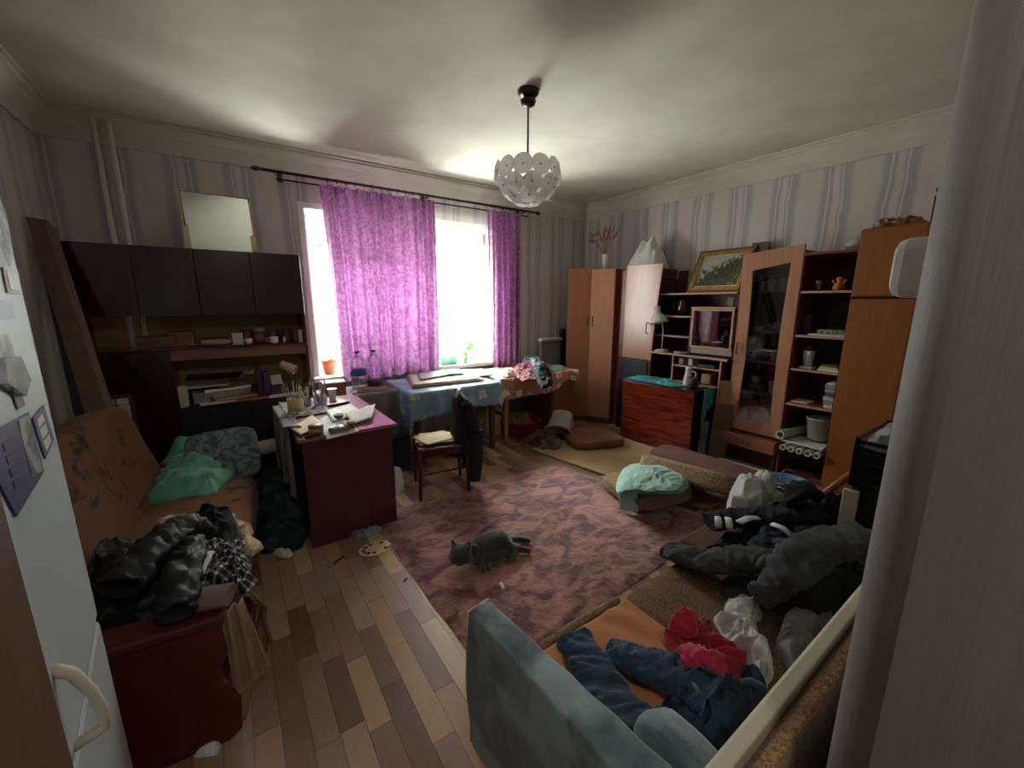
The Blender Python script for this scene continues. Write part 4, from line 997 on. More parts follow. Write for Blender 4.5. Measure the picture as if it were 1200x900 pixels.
# ================================================================ table with the peach cloth
pt = thing('table', 'light wooden table under the peach flowered oilcloth, right of blue one', 'table', (3.2, 4.05, 0))
box('table_top', (2.46, 3.70, .735), (3.62, 4.44, .755), 'light_wood', pt)
for X, Y in ((2.50, 3.72), (2.50, 4.36)):
    MB().extrude([(X, Y, .735), (X + .055, Y, .735), (X + .045, Y, 0), (X + .01, Y, 0)], (0, .05, 0)).build('leg', 'light_wood', pt, bevel=.003)
MB().box((2.515, 3.76, .30), (2.54, 4.36, .335)).build('stretcher', 'light_wood', pt)
ped = thing('drawer_pedestal', 'reddish wooden pedestal cupboard under the right part of the peach tablecloth', 'cabinet', (3.5, 4.0, 0))
wood('orange_wood', '#925a3e', '#a2694b', 'z', rough=.3, coat=.25)
wood('orange_dark', '#6f3620', '#7d4128', 'z', rough=.35)
box('pedestal_body', (3.24, 3.78, .0), (3.60, 4.40, .733), 'orange_dark', ped)
box('pedestal_door', (3.26, 3.755, .05), (3.60, 3.78, .72), 'orange_wood', ped, bevel=.003)
solo(tablecloth(2.46, 3.62, 3.70, 4.44, .762, .30, .16, lambda x: .24 if x < 3.2 else max(.08, .24 - (x - 3.2) * .6) if x < 3.45 else .12 + (x - 3.45) * .18, .02, seed=11, wave=.025), 'peach_tablecloth', 'peach_oilcloth', 'peach oilcloth with pale flowers on the right window table', 'tablecloth', smooth=True, solid=.003)
mat('lace', '#c9d0bb', '#e2e5d6', rough=.9, scale=24, contrast=(.4, .6))
def lfn(u, v):
    y = 3.68 + u * .5; d = v * .40; x = 2.435 - .012 * math.sin(u * 14 + v * 2); z = .775 - max(0, d - .06); 
    if d < .06: x += (.06 - d); z = .77
    return (x, y, z)
solo(MB().grid(lfn, 24, 24), 'lace_towel', 'lace', 'pale green lacy towel hanging between the blue and peach tables', 'towel', smooth=True, solid=.004)
ZP = .77
mat('crimson', '#5e0d20', '#7d1529', rough=.9, scale=6, sheen=.3)
mat('greyblue_cloth', '#5f6572', '#8a8f9a', rough=.9, scale=7)
solo(heap(pzs([(603, 440), (605, 430), (616, 427), (628, 434), (628, 446), (614, 447)], ZP), ZP, .11, .03, 10, 3), 'crimson_garment', 'crimson', 'crimson garment crumpled on the peach tablecloth', 'clothes', smooth=True)
solo(heap(pzs([(617, 428), (632, 427), (645, 438), (648, 450), (636, 455), (628, 445), (622, 436)], ZP), ZP - .01, .12, .03, 10, 5), 'navy_trousers', 'black_fabric', 'navy and grey clothing draped over the front of the peach table', 'clothes', smooth=True)
solo(heap(pzs([(612, 430), (618, 424), (634, 427), (640, 436), (630, 440), (620, 434)], ZP), ZP + .04, .10, .03, 10, 6), 'grey_garment', 'greyblue_cloth', 'grey garment on top of the crimson one', 'clothes', smooth=True)
solo(heap(pzs([(590, 442), (592, 434), (600, 434), (603, 441)], ZP), ZP, .07, .02, 12, 6), 'pale_rag', 'lace', 'pale crumpled rag left of the crimson garment', 'rag', smooth=True)
solo(heap(pzs([(643, 432), (650, 428), (661, 429), (660, 433), (650, 435)], ZP), ZP, .03, .01, 12, 6), 'teal_cloth', 'green_cloth', 'small teal cloth at the back right of the peach tablecloth', 'cloth', smooth=True)
# radiator-like panel against the wall
hb = thing('headboard_panel', 'pale grey board with white top rail standing behind the peach table', 'board', (3.85, 4.52, 0))
mat('grey_board', '#8d8a80', '#9c998f', rough=.6, scale=5)
MB().box((3.66, 4.50, .1), (4.02, 4.54, 1.06)).build('board_slab', 'grey_board', hb)
MB().box((3.64, 4.475, 1.06), (4.04, 4.55, 1.10)).build('top_rail', 'white_paint', hb, bevel=.008)
closedbox((4.05, 4.50, 0), (4.13, 4.56, 1.22), 'navy_side', 'folded_board', 'narrow black board standing between pale panel and corner wardrobe', 'board')
# below the peach table
basin = thing('basin', 'red plastic basin on the floor under the peach table', 'basin', (2.80, 3.84, 0))
mat('basin_red', '#a8202b', '#b92a34', rough=.35, scale=4)
MB().lathe([(0, 0), (.20, 0), (.25, .18), (.28, .19), (.28, .2), (.245, .195), (.19, .012), (0, .012)], (2.86, 3.92, 0), 32).build('basin_body', 'basin_red', basin, smooth=True)
heap([(2.70, 3.82), (2.85, 3.78), (3.02, 3.85), (3.0, 4.05), (2.8, 4.1), (2.68, 3.98)], .12, .16, .03, 8, 3).build('contents', 'beige_cloth', basin, smooth=True)
mat('tub_white', '#b9bbb9', '#c9cbc8', rough=.4, scale=3)
wt = MB().lathe([(0, 0), (.13, 0), (.145, .015), (.165, .28), (.19, .285), (.19, .297), (.155, .29), (.125, .015), (0, .015)], (0, 0, 0), 48, sx=1.15, sy=.85)
for v in wt.bm.verts:
    a_ = math.atan2(v.co.y, v.co.x); k_ = (abs(math.cos(a_)) ** 4 + abs(math.sin(a_)) ** 4) ** -.25
    q = Vector((v.co.x * k_, v.co.y * k_, v.co.z)); q = Matrix.Rotation(R(-125), 3, 'Y') @ q; q = Matrix.Rotation(R(35), 3, 'Z') @ q; v.co = q + Vector((3.30, 3.60, .20))
solo(wt, 'plastic_tub', 'tub_white', 'white plastic tub tipped on its side in front of the pedestal cupboard', 'tub', smooth=True)
mat('shoe_brown', '#4a342a', '#8a6a55', rough=.7, scale=9, contrast=(.4, .6))
solo(heap([pz(*q, 0) for q in ((612, 514), (620, 508), (636, 510), (658, 520), (655, 527), (640, 528), (622, 521))], 0, .10, .035, 10, 3), 'shoe_heap', 'shoe_brown', 'brown worn shoes and rags heaped on floor before the red basin', 'shoes', smooth=True)
closedbox((2.40, 3.95, 0), (2.62, 4.2, .55), 'cream_paper', 'paper_sack', 'pale sack standing between the blue and peach tables', 'sack', bevel=.03)

# ================================================================ chair with jacket
wood('chair_wood', '#3f1a14', '#502218', 'z', rough=.35)
CR = R(-16)
ch = thing('dining_chair', 'dark wooden chair with papers on its seat and a navy jacket on its back', 'chair', (1.40, 3.08, 0), rz=CR)
# local: +x is the back side, seat centre at origin
def cbar(a, b, r0, r1, name): MB().tube([a, b], [r0, r1], 10).build(name, 'chair_wood', ch, smooth=True, local=True)
cbar((-.20, -.19, .44), (-.21, -.20, 0), .018, .013, 'leg'); cbar((-.20, .19, .44), (-.21, .20, 0), .018, .013, 'leg')
cbar((.17, -.17, .80), (.20, -.19, 0), .016, .014, 'leg'); cbar((.17, .17, .80), (.20, .19, 0), .016, .014, 'leg')
MB().box((-.21, -.20, .42), (.20, .20, .445)).build('seat', 'chair_wood', ch, local=True, bevel=.01)
MB().box((-.19, -.185, .37), (.18, -.17, .42)).box((-.19, .17, .37), (.18, .185, .42)).box((-.2, -.18, .37), (-.185, .18, .42)).build('seat_frame', 'chair_wood', ch, local=True)
cbar((-.205, -.195, .22), (.185, -.185, .24), .008, .008, 'stretcher'); cbar((-.205, .195, .22), (.185, .185, .24), .008, .008, 'stretcher')
MB().box((.155, -.18, .70), (.185, .18, .80)).build('backrest', 'chair_wood', ch, local=True, bevel=.006)
cc = Matrix.Rotation(CR, 3, 'Z'); co_ = Vector((1.40, 3.08, 0))
def CL(x, y, z): return cc @ Vector((x, y, z)) + co_
for k, (a, z) in enumerate(((.1, .452), (-.25, .458), (.4, .463))):
    cs = [Matrix.Rotation(a, 3, 'Z') @ Vector(v) for v in ((-.17, -.13, 0), (.13, -.13, 0), (.13, .13, 0), (-.17, .13, 0))]
    solo(crumple_sheet([CL(v.x - .03, v.y, 0) for v in cs], z, .008, 8, 8, k), 'newspaper_sheet', 'cream_paper', ('lowest yellowish sheet on the seat of the dark chair', 'middle yellowish sheet on the seat of the dark chair', 'topmost yellowish sheet on the seat of the dark chair')[k], 'paper', smooth=True, solid=.001)
jk2 = thing('jacket', 'navy jacket hung over the backrest of the dark wooden chair', 'jacket', tuple(CL(.2, 0, .1)))
def jfn(u, v):
    a = -PI * .12 + u * 2 * PI; w_ = .185 + .03 * v; th = .055 + .03 * v
    x = .18 + th * math.cos(a); y = w_ * math.copysign(abs(math.sin(a)) ** .8, math.sin(a)); z = .84 - v * (.46 + .05 * math.sin(a * 3))
    if v < .12: k = v / .12; x = .17 + (x - .17) * k ** .5; y = y * (.75 + .25 * k)
    n_ = .014 * (ridge(Vector((x * 2, y * 2, z)), 9, 4) - .4)
    return CL(x + n_ * math.cos(a), y + n_ * math.sin(a), z)
MB().grid(jfn, 48, 26, closeu=True).build('jacket_body', 'black_fabric', jk2, smooth=True)
for s_ in (-1, 1):
    sleeve([CL(.20, .15 * s_, .78), CL(.26, .18 * s_, .56), CL(.27, .17 * s_, .30), CL(.26, .15 * s_, .10)], [.12, .13, .12, .10], .12, .01, 14, 4 + s_).build('jacket_sleeve', 'black_fabric', jk2, smooth=True)
MB().tube([CL(.12, -.12, .83), CL(.16, -.05, .87), CL(.18, .05, .87), CL(.14, .12, .84)], [.01, .02, .02, .01], 8, flat=.6).build('collar', 'pale_blue', jk2, smooth=True)
# ================================================================ corner wardrobe
HW = 2.02
cw = thing('corner_wardrobe', 'reddish-brown angled corner wardrobe right of the window tables', 'wardrobe', (4.1, 4.1, 0))
P0, P1, P2 = (3.70, 4.02), (3.93, 3.82), (4.06, 3.53)
MB().prism([P0, P1, P2, (4.59, 3.53), (4.59, 4.61), (4.28, 4.61)], 0, HW).build('body', 'orange_dark', cw, bevel=.003)
def leaf_panel(A, B, z0, z1, th, name, m, par, **k):
    A = Vector((A[0], A[1], 0)); B = Vector((B[0], B[1], 0)); d = (B - A).normalized(); n = Vector((d.y, -d.x, 0))
    if n.x > 0: n = -n
    A = A + d * .004; B = B - d * .004
    pts = [A + n * .001, B + n * .001, B + n * th, A + n * th]
    return MB().prism([(p.x, p.y) for p in pts], z0, z1).build(name, m, par, bevel=.003, **k), d, n
wood('orange_light', '#ab775c', '#ba876b', 'z', rough=.28, coat=.3)
dA, d_, n_ = leaf_panel(P0, P1, .08, HW + .015, .02, 'door', 'orange_wood', cw)
def bar_handle(p, n, h=.12, par=None):
    p = Vector(p); n = Vector(n); MB().tube([p, p + n * .03, p + n * .03 + Vector((0, 0, h)), p + Vector((0, 0, h))], .006, 6).build('handle', 'rod_metal', par)
bar_handle(Vector((P1[0], P1[1], 1.30)) - d_ * .04 + n_ * .02, n_, .12, dA)
dB, d2, n2 = leaf_panel(P1, P2, .08, HW, .02, 'door', 'orange_light', cw)
bar_handle(Vector((P1[0], P1[1], 1.30)) + d2 * .05 + n2 * .02, n2, .12, dB)
# wardrobe with curved door
w2 = thing('wardrobe', 'tall wardrobe with pale curved-edge door next to the corner wardrobe', 'wardrobe', (4.3, 3.25, 0))
box('body', (4.12, 3.03, 0), (4.59, 3.525, HW - .02), 'orange_dark', w2, bevel=.003)
def cvd(Xf, ya, yb, z0, z1, bow, side):
    """door outline in the y-z plane, one vertical edge slightly curved"""
    n = 14; L_ = []; 
    for k in range(n + 1):
        t_ = k / n; L_.append((Xf, yb - bow * (t_ ** 1.6) if side < 0 else yb + bow * math.sin(t_ * PI), z0 + (z1 - z0) * t_))
    return [(Xf, ya, z0)] + L_ + [(Xf, ya, z1)]
pts = [(4.10, 3.40, .08)] + [(4.10 - .0 * k, 2.99 - .10 * (k / 12) ** 2.2, .08 + (2.04 - .08) * k / 12) for k in range(13)] + [(4.10, 3.40, 2.05)]
dr = MB().extrude(pts, (.02, 0, 0)).build('door', 'orange_light', w2, bevel=.003)
MB().tube([(4.09, 3.03, 1.25), (4.05, 3.03, 1.25), (4.05, 3.03, 1.37), (4.09, 3.03, 1.37)], .006, 6).build('handle', 'rod_metal', dr)
# vase with dried reeds
vs = thing('vase', 'silvery white footed vase with dried reeds on top of the corner wardrobe', 'vase', (4.02, 3.92, HW))
vb = px(711, 317, 4.16); VC = Vector((4.14, 3.80, HW))
MB().lathe([(0, 0), (.045, 0), (.04, .015), (.015, .03), (.018, .05), (.035, .08), (.042, .13), (.05, .19), (.055, .20), (.048, .20), (.03, .1), (0, .09)], VC, 20).build('vase_body', 'ceramic', vs, smooth=True)
mat('reed', '#8a6248', '#a87c5c', rough=.95, scale=14)
rs = random.Random(12); st = MB(); pm = MB()
for k in range(30):
    a = rs.uniform(0, 2 * PI); sp = rs.uniform(.05, .30); h = rs.uniform(.20, .34) * (1.15 - sp)
    b0 = VC + Vector((0, 0, .16)); e_ = VC + Vector((math.cos(a) * sp * .5, math.sin(a) * sp, .18 + h)); m_ = b0.lerp(e_, .55) + Vector((0, 0, .04))
    st.tube([b0, m_, e_], .0018, 4)
    tip = e_ + (e_ - m_).normalized() * .07 + Vector((0, 0, -.012)); pm.tube([e_.lerp(m_, .3), e_, tip], [.004, .013, .002], 6)
st.build('stem', 'reed', vs); pm.build('plume', 'reed', vs, smooth=True)
# white bag
solo(heap([(4.2, 3.48), (4.12, 3.3), (4.2, 3.06), (4.4, 3.02), (4.52, 3.2), (4.5, 3.42), (4.35, 3.5)], 2.0, .42, .03, 4, 5, power=1.8, peak=(4.35, 3.28)), 'white_sack', 'white_cloth', 'lumpy white cloth sack on top of the curved-door wardrobe', 'sack', smooth=True)

# ================================================================ desk unit with open shelves
wood('unit_wood', '#6a3326', '#7a3f30', 'z', rough=.35)
mat('edge_pale', '#b98a6c', '#c2977a', rough=.5, scale=5)
hu = thing('desk_hutch', 'reddish open-shelf computer desk with hutch between wardrobe and glass cabinet', 'shelf unit', (4.35, 2.55, 0))
hx0, hx1, hy0, hy1 = 4.18, 4.59, 2.08, 3.0
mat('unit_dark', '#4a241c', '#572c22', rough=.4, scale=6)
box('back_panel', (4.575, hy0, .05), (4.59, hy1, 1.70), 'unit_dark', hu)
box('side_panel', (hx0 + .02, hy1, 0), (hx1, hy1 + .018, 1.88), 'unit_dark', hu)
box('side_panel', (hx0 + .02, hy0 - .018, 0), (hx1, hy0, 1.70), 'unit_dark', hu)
box('back_panel', (4.57, 2.88, 1.70), (4.59, hy1, 1.98), 'unit_dark', hu)
def shelf(z, y0, y1, x0=4.18, par=hu, th=.018, name='shelf'):
    s_ = box(name, (x0 + .006, y0, z), (4.575, y1, z + th), 'unit_wood', par); box('edge_strip', (x0, y0, z), (x0 + .006, y1, z + th), 'edge_pale', s_); return s_
shelf(1.69, hy0, hy1)
shelf(1.44, 2.55, hy1); shelf(1.215, 2.55, hy1 + 0.0)
shelf(1.02, hy0 - .02, hy1 + .02, 4.08, name='desk_top', th=.022)
box('divider', (4.18, 2.54, 1.042), (4.575, 2.555, 1.54), 'unit_wood', hu)
shelf(1.54, hy0, 2.555)
box('plinth', (4.19, hy0, 1.06), (4.575, 2.54, 1.12), 'grey_board', hu)
box('divider', (4.12, 2.68, 0), (4.575, 2.697, 1.02), 'unit_wood', hu); box('edge_strip', (4.114, 2.68, 0), (4.12, 2.697, 1.02), 'edge_pale', hu)
box('side_panel', (4.12, hy1 - .02, 0), (4.2, hy1, 1.02), 'unit_dark', hu); box('edge_strip', (4.112, hy1 - .02, 0), (4.12, hy1, 1.02), 'edge_pale', hu)
box('divider', (4.12, 2.13, 0), (4.575, 2.147, 1.02), 'unit_wood', hu); box('edge_strip', (4.114, 2.13, 0), (4.12, 2.147, 1.02), 'edge_pale', hu)
shelf(.90, 2.147, 2.68, 4.12); shelf(.72, 2.147, 2.68, 4.12)
# glazed compartment
fr = thing('display_frame', 'pale-edged glazed compartment holding ornaments in the hutch', 'frame', (4.2, 2.32, 1.12))
gy0, gy1, gz0, gz1 = 2.085, 2.535, 1.125, 1.535
gO = [(4.172, gy0, gz0), (4.172, gy1, gz0), (4.172, gy1, gz1), (4.172, gy0, gz1)]; gI = [(4.172, gy0 + .018, gz0 + .018), (4.172, gy1 - .018, gz0 + .018), (4.172, gy1 - .018, gz1 - .018), (4.172, gy0 + .018, gz1 - .018)]
MB().ringwall(gO, gI, (.012, 0, 0)).build('frame', 'edge_pale', fr)
box('pane', (4.176, gy0 + .016, gz0 + .016), (4.18, gy1 - .016, gz1 - .016), 'cabinet_glass', fr)
mat('warm_card', '#d9b67c', '#cfa968', rough=.8, scale=3)
closedbox((4.48, 2.09, 1.16), (4.50, 2.26, 1.50), 'warm_card', 'cream_card', 'tall warm cream card standing inside the glazed compartment', 'card')
solo(MB().lathe([(0, 0), (.02, 0), (.016, .06), (.012, .14), (.006, .15), (.006, .2), (0, .2)], (4.34, 2.45, 1.12), 12), 'slim_bottle', 'clear_plastic', 'slim glass bottle inside the glazed compartment', 'bottle', smooth=True)
solo(heap([(4.28, 2.18), (4.27, 2.3), (4.3, 2.42), (4.4, 2.42), (4.44, 2.3), (4.4, 2.15)], 1.12, .08, .03, 16, 3), 'ornament_heap', 'dark_stuff', 'dark shells and ornaments heaped in the glazed compartment', 'ornament', smooth=True)
solo(MB().ball((4.24, 2.41, 1.15), (.03, .035, .03), 12), 'pink_shell', 'terracotta', 'small pink-orange shell at the left front of the glazed compartment', 'shell', smooth=True)
closedbox((4.30, 2.29, 1.12), (4.36, 2.39, 1.22), 'bag_brown', 'wooden_casket', 'small brown casket among ornaments in the glazed compartment', 'box', bevel=.004)
# jug, lamp, saucer, dark frame on the hutch
mat('jug_dark', '#2c1414', '#3a1c1a', rough=.12, coat=.5)
jg = thing('jug', 'dark shiny jug with a pale rim on the hutch upper shelf', 'jug', (4.32, 2.75, 1.458))
MB().lathe([(0, 0), (.05, 0), (.075, .05), (.07, .11), (.05, .16), (.055, .19), (.045, .19), (0, .15)], (4.32, 2.74, 1.458), 22).build('jug_body', 'jug_dark', jg, smooth=True)
MB().tube([(4.31, 2.80, 1.62), (4.30, 2.86, 1.60), (4.30, 2.86, 1.53), (4.31, 2.81, 1.50)], .009, 8).build('handle', 'jug_dark', jg, smooth=True)
solo(MB().lathe([(0, 0), (.04, 0), (.055, .05), (.045, .12), (.03, .13), (0, .12)], (4.38, 2.91, 1.458), 18), 'dark_vase', 'black', 'black vase in the shadow left of the dark jug', 'vase', smooth=True)
solo(MB().box((4.20, 2.12, 1.575), (4.215, 2.18, 1.65)).box((4.215, 2.13, 1.558), (4.24, 2.17, 1.60)), 'small_icon', 'olive', 'tiny green framed card at the right of the hutch shelf', 'card')
wl = mat('lamp_white', '#d8d0c0', '#cfc6b4', rough=.35, scale=4)
dl2 = thing('desk_lamp', 'white desk lamp with bell shade on the hutch desk', 'lamp', (4.12, 2.90, 1.042))
LC = Vector((4.14, 2.86, 1.042))
MB().lathe([(0, 0), (.075, 0), (.075, .018), (.03, .03), (0, .03)], LC, 24).build('base', 'lamp_white', dl2, smooth=True)
MB().tube([LC + Vector((0, 0, .02)), LC + Vector((0, 0, .26)), LC + Vector((-.02, .01, .34))], .007, 8).build('pole', 'lamp_white', dl2, smooth=True)
SC = LC + Vector((-.03, .04, .33))
MB().lathe([(.105, 0), (.10, .02), (.07, .08), (.04, .105), (.035, .13), (.04, .15), (.035, .19), (0, .195), ], SC, 24, rot=(R(-14), 0, 0)).build('lamp_shade', 'lamp_white', dl2, smooth=True)
solo(MB().lathe([(0, 0), (.05, 0), (.085, .015), (.08, .02), (0, .008)], (4.16, 2.62, 1.042), 24), 'saucer', 'ceramic', 'white saucer right of the white bell-shade lamp', 'saucer', smooth=True)
for k, (y, w_, h, m, lb) in enumerate(((2.62, .06, .07, 'pale_blue', 'small grey tin in the left of the upper niche under the desk top'), (2.50, .05, .08, 'white_card', 'white crumpled packet in the niche under the desk top'), (2.32, .2, .03, 'dark_stuff', 'flat dark packets in the right of the upper niche'))):
    closedbox((4.16, y - w_ / 2, .918), (4.3, y + w_ / 2, .918 + h), m, 'packet', lb, 'packet', bevel=.006)
closedbox((4.2, 2.28, .738), (4.3, 2.38, .84), 'beige', 'pale_carton', 'pale carton in the lower niche under the desk top', 'box', bevel=.004)
# painting
mat('gilt', '#b08d4f', '#8d6b35', rough=.4, metal=.35, scale=20)
def landscape():
    m = bpy.data.materials.new('landscape'); m.use_nodes = True; t = m.node_tree; b = t.nodes['Principled BSDF']; N = t.nodes.new; Lk = t.links.new; b.inputs['Roughness'].default_value = .45
    co = N('ShaderNodeTexCoord'); sp = N('ShaderNodeSeparateXYZ'); Lk(co.outputs['Generated'], sp.inputs[0])
    no = N('ShaderNodeTexNoise'); no.inputs['Scale'].default_value = 5; no.inputs['Detail'].default_value = 8; mp_ = N('ShaderNodeMapping'); mp_.inputs['Scale'].default_value = (1, 3.5, 1.2); Lk(co.outputs['Generated'], mp_.inputs[0]); Lk(mp_.outputs[0], no.inputs['Vector'])
    # tree line rises to the right (generated y runs right -> left)
    m1 = N('ShaderNodeMath'); m1.operation = 'MULTIPLY_ADD'; m1.inputs[1].default_value = .75; Lk(sp.outputs[1], m1.inputs[0]); Lk(sp.outputs[2], m1.inputs[2])
    m2 = N('ShaderNodeMath'); m2.operation = 'MULTIPLY_ADD'; m2.inputs[1].default_value = .8; Lk(no.outputs['Fac'], m2.inputs[0]); m3 = N('ShaderNodeMath'); m3.operation = 'MULTIPLY'; m3.inputs[1].default_value = .50; Lk(m1.outputs[0], m3.inputs[0]); Lk(m3.outputs[0], m2.inputs[2])
    ra = N('ShaderNodeValToRGB'); el = ra.color_ramp.elements; Lk(m2.outputs[0], ra.inputs[0])
    el[0].position = .35; el[0].color = lin('#6f6c4c'); el[1].position = 1.0; el[1].color = lin('#a9b0a8')
    for p, c in ((.42, '#8a8662'), (.55, '#3c3e24'), (.66, '#5a5c36'), (.76, '#34361c'), (.9, '#4a4c2c'), (.96, '#8f9685')):
        q = ra.color_ramp.elements.new(p); q.color = lin(c)
    dv = N('ShaderNodeMath'); dv.operation = 'DIVIDE'; dv.inputs[1].default_value = 1.0; 
    Lk(ra.outputs[0], b.inputs['Base Color']); el[-1].position = 1.0; MATS['landscape'] = m
landscape()
pic = thing('painting', 'forest landscape painting in gilt frame leaning above the hutch', 'painting', (4.3, 2.33, 1.708))
py0, py1, pz0, pz1 = 2.09, 2.69, 1.712, 2.17
def PQ(y, z, d=0): return (4.26 + (z - 1.71) * .5 + d, y, z)
def frame_ring(i0, i1, d, th, m, name):
    O = [PQ(py0 + i0, pz0 + i0, d), PQ(py1 - i0, pz0 + i0, d), PQ(py1 - i0, pz1 - i0, d), PQ(py0 + i0, pz1 - i0, d)]
    I = [PQ(py0 + i1, pz0 + i1, d), PQ(py1 - i1, pz0 + i1, d), PQ(py1 - i1, pz1 - i1, d), PQ(py0 + i1, pz1 - i1, d)]
    MB().ringwall(O, I, (th, 0, 0)).build(name, m, pic, bevel=.003)
frame_ring(0, .03, 0, .03, 'brown_edge', 'outer_frame'); frame_ring(.022, .06, -.008, .03, 'gilt', 'gilt_frame'); frame_ring(.058, .07, .006, .02, 'cream_trim', 'inner_frame')
MB().extrude([PQ(py0 + .066, pz0 + .066, .014), PQ(py1 - .066, pz0 + .066, .014), PQ(py1 - .066, pz1 - .066, .014), PQ(py0 + .066, pz1 - .066, .014)], (.008, 0, 0)).build('canvas', 'landscape', pic)
closedbox((4.50, 1.98, 1.72), (4.53, 2.14, 2.20), 'dark_stuff', 'dark_picture', 'dark picture edge standing on the wall behind the glass cabinet top', 'picture')

# ================================================================ glass-door cabinet
gc = thing('glass_cabinet', 'orange wood cabinet with arched glass door full of crockery', 'cabinet', (4.35, 1.8, 0))
GX = 4.17; GY0, GY1 = 1.56, 2.05
box('back_panel', (4.575, GY0, .1), (4.59, GY1, 2.04), 'unit_dark', gc)
box('side_panel', (GX, GY0, .0), (4.575, GY0 + .018, 2.04), 'unit_wood', gc); box('side_panel', (GX, GY1 - .018, .0), (4.575, GY1, 2.04), 'unit_wood', gc)
box('top_panel', (GX, GY0, 2.04), (4.59, GY1, 2.06), 'orange_dark', gc)
box('bottom_panel', (GX, GY0, .30), (4.575, GY1, .32), 'orange_dark', gc)
gsh = (.72, 1.03, 1.32, 1.70)
for z in gsh: box('glass_shelf' if False else 'shelf', (GX + .02, GY0 + .02, z), (4.57, GY1 - .02, z + .012), 'edge_pale', gc)
dwy0, dwy1 = 1.545, 2.04
oy0, oy1 = 1.53, 2.045; ztop = 2.09
def L_edge(k): # left edge (larger y) slightly bowed inwards near the top
    return oy1 - .018 * math.sin(min(1, k) * PI) 
n = 12; outer = []; inner = []
for k in range(n + 1):
    t_ = k / n; z = .34 + (ztop - .035 - .34) * t_; outer.append((GX - .03, L_edge(t_), z)); zi = .46 + (1.90 - .46) * t_
    inner.append((GX - .03, oy1 - .105 - .02 * math.sin(t_ * PI), zi))
for k in range(5):
    t_ = (k + 1) / 5; y = oy1 - (oy1 - oy0) * t_; outer.append((GX - .03, y, ztop - .035 + .045 * t_)); inner.append((GX - .03, oy1 - .105 - (oy1 - oy0 - .2) * t_, 1.90 + .05 * t_))
for k in range(n):
    t_ = (k + 1) / n; z = ztop + .01 - (ztop + .01 - .34) * t_; outer.append((GX - .03, oy0, z)); inner.append((GX - .03, oy0 + .095 + .015 * math.sin(t_ * PI), 1.95 - (1.95 - .46) * t_))
gd = MB().ringwall(outer, inner, (.026, 0, 0)).build('door', 'orange_light', gc, bevel=.004)
gpts = [(GX - .018, p[1], p[2]) for p in inner]
MB().extrude(gpts, (.005, 0, 0)).build('pane', 'cabinet_glass', gd)
bar_handle((GX - .03, oy1 - .05, 1.10), (-1, 0, 0), .12, gd)
dd = box('drawer', (GX - .10, dwy0 - .01, .19), (GX + .2, dwy1 + .0, .31), 'orange_wood', gc, bevel=.004)
MB().tube([(GX - .10, 1.76, .25), (GX - .125, 1.77, .25), (GX - .125, 1.82, .25), (GX - .10, 1.83, .25)], .005, 6).build('handle', 'chrome', dd)
box('plinth', (GX + .03, GY0, 0), (4.57, GY1, .19), 'unit_dark', gc)
# crockery behind glass
def cup(c, r, h, label, name='cup', m='ceramic', cat='cup', group='crockery behind the cabinet glass'):
    return solo(MB().lathe([(r * .6, 0), (r * .65, .006), (r, h), (r * .9, h), (r * .5, .012), (0, .012)], c, 16), name, m, label, cat, group, smooth=True)
def teapot(c, s, label, m='ceramic', name='teapot'):
    t = thing(name, label, 'teapot', c, 'crockery behind the cabinet glass')
    c = Vector(c); MB().lathe([(0, 0), (.035 * s, 0), (.06 * s, .035 * s), (.055 * s, .07 * s), (.03 * s, .09 * s), (.028 * s, .095 * s), (.008 * s, .11 * s), (.01 * s, .12 * s), (0, .125 * s)], c, 18).build('pot_body', m, t, smooth=True)
    MB().tube([c + Vector((0, -.05 * s, .03 * s)), c + Vector((0, -.09 * s, .06 * s)), c + Vector((0, -.10 * s, .09 * s))], [.014 * s, .009 * s, .006 * s], 8).build('spout', m, t, smooth=True)
    MB().tube([c + Vector((0, .05 * s, .07 * s)), c + Vector((0, .085 * s, .065 * s)), c + Vector((0, .085 * s, .03 * s)), c + Vector((0, .055 * s, .025 * s))], .006 * s, 6).build('handle', m, t, smooth=True)
X0 = 4.32
for k, (y, r, h, lb) in enumerate(((1.92, .032, .09, 'leftmost white cup on top glass-cabinet shelf'), (1.84, .04, .10, 'middle white cup on top glass-cabinet shelf'), (1.74, .045, .12, 'rightmost white cup on top glass-cabinet shelf'))): cup((X0, y, 1.712), r, h, lb)
cup((4.45, 1.86, 1.712), .055, .16, 'tall pale vase behind the cups on top glass-cabinet shelf', 'vase', 'pale_blue', 'vase')
cup((X0, 1.90, 1.332), .05, .04, 'small white bowl on second glass-cabinet shelf', 'bowl', cat='bowl'); teapot((X0, 1.74, 1.332), .9, 'small white teapot on second glass-cabinet shelf')
teapot((X0, 1.87, 1.042), 1.2, 'white teapot on third glass-cabinet shelf'); cup((X0 - .02, 1.72, 1.042), .045, .11, 'white cup at right on third glass-cabinet shelf')
for k in range(4): solo(MB().lathe([(0, 0), (.05, 0), (.085, .014), (.08, .016), (0, .006)], (X0, 1.87, .732 + k * .018), 22), 'plate', 'ceramic', ('lowest', 'second', 'third', 'topmost')[k] + ' white plate of the stack on the fourth glass-cabinet shelf', 'plate', 'stacked plates in the glass cabinet', smooth=True)
cup((X0, 1.87, .81), .05, .06, 'white bowl on the plate stack in the glass cabinet', 'bowl', cat='bowl'); cup((X0 - .02, 1.70, .732), .05, .12, 'white tureen right of the plate stack in the glass cabinet', 'tureen', cat='tureen')
solo(MB().extrude([(4.3, 1.88, .32), (4.3, 1.68, .32), (4.3, 1.70, .50), (4.3, 1.78, .58), (4.3, 1.86, .48)], (.02, 0, 0)), 'photo_card', 'grey_board', 'grey card leaning at the bottom of the glass cabinet', 'card')

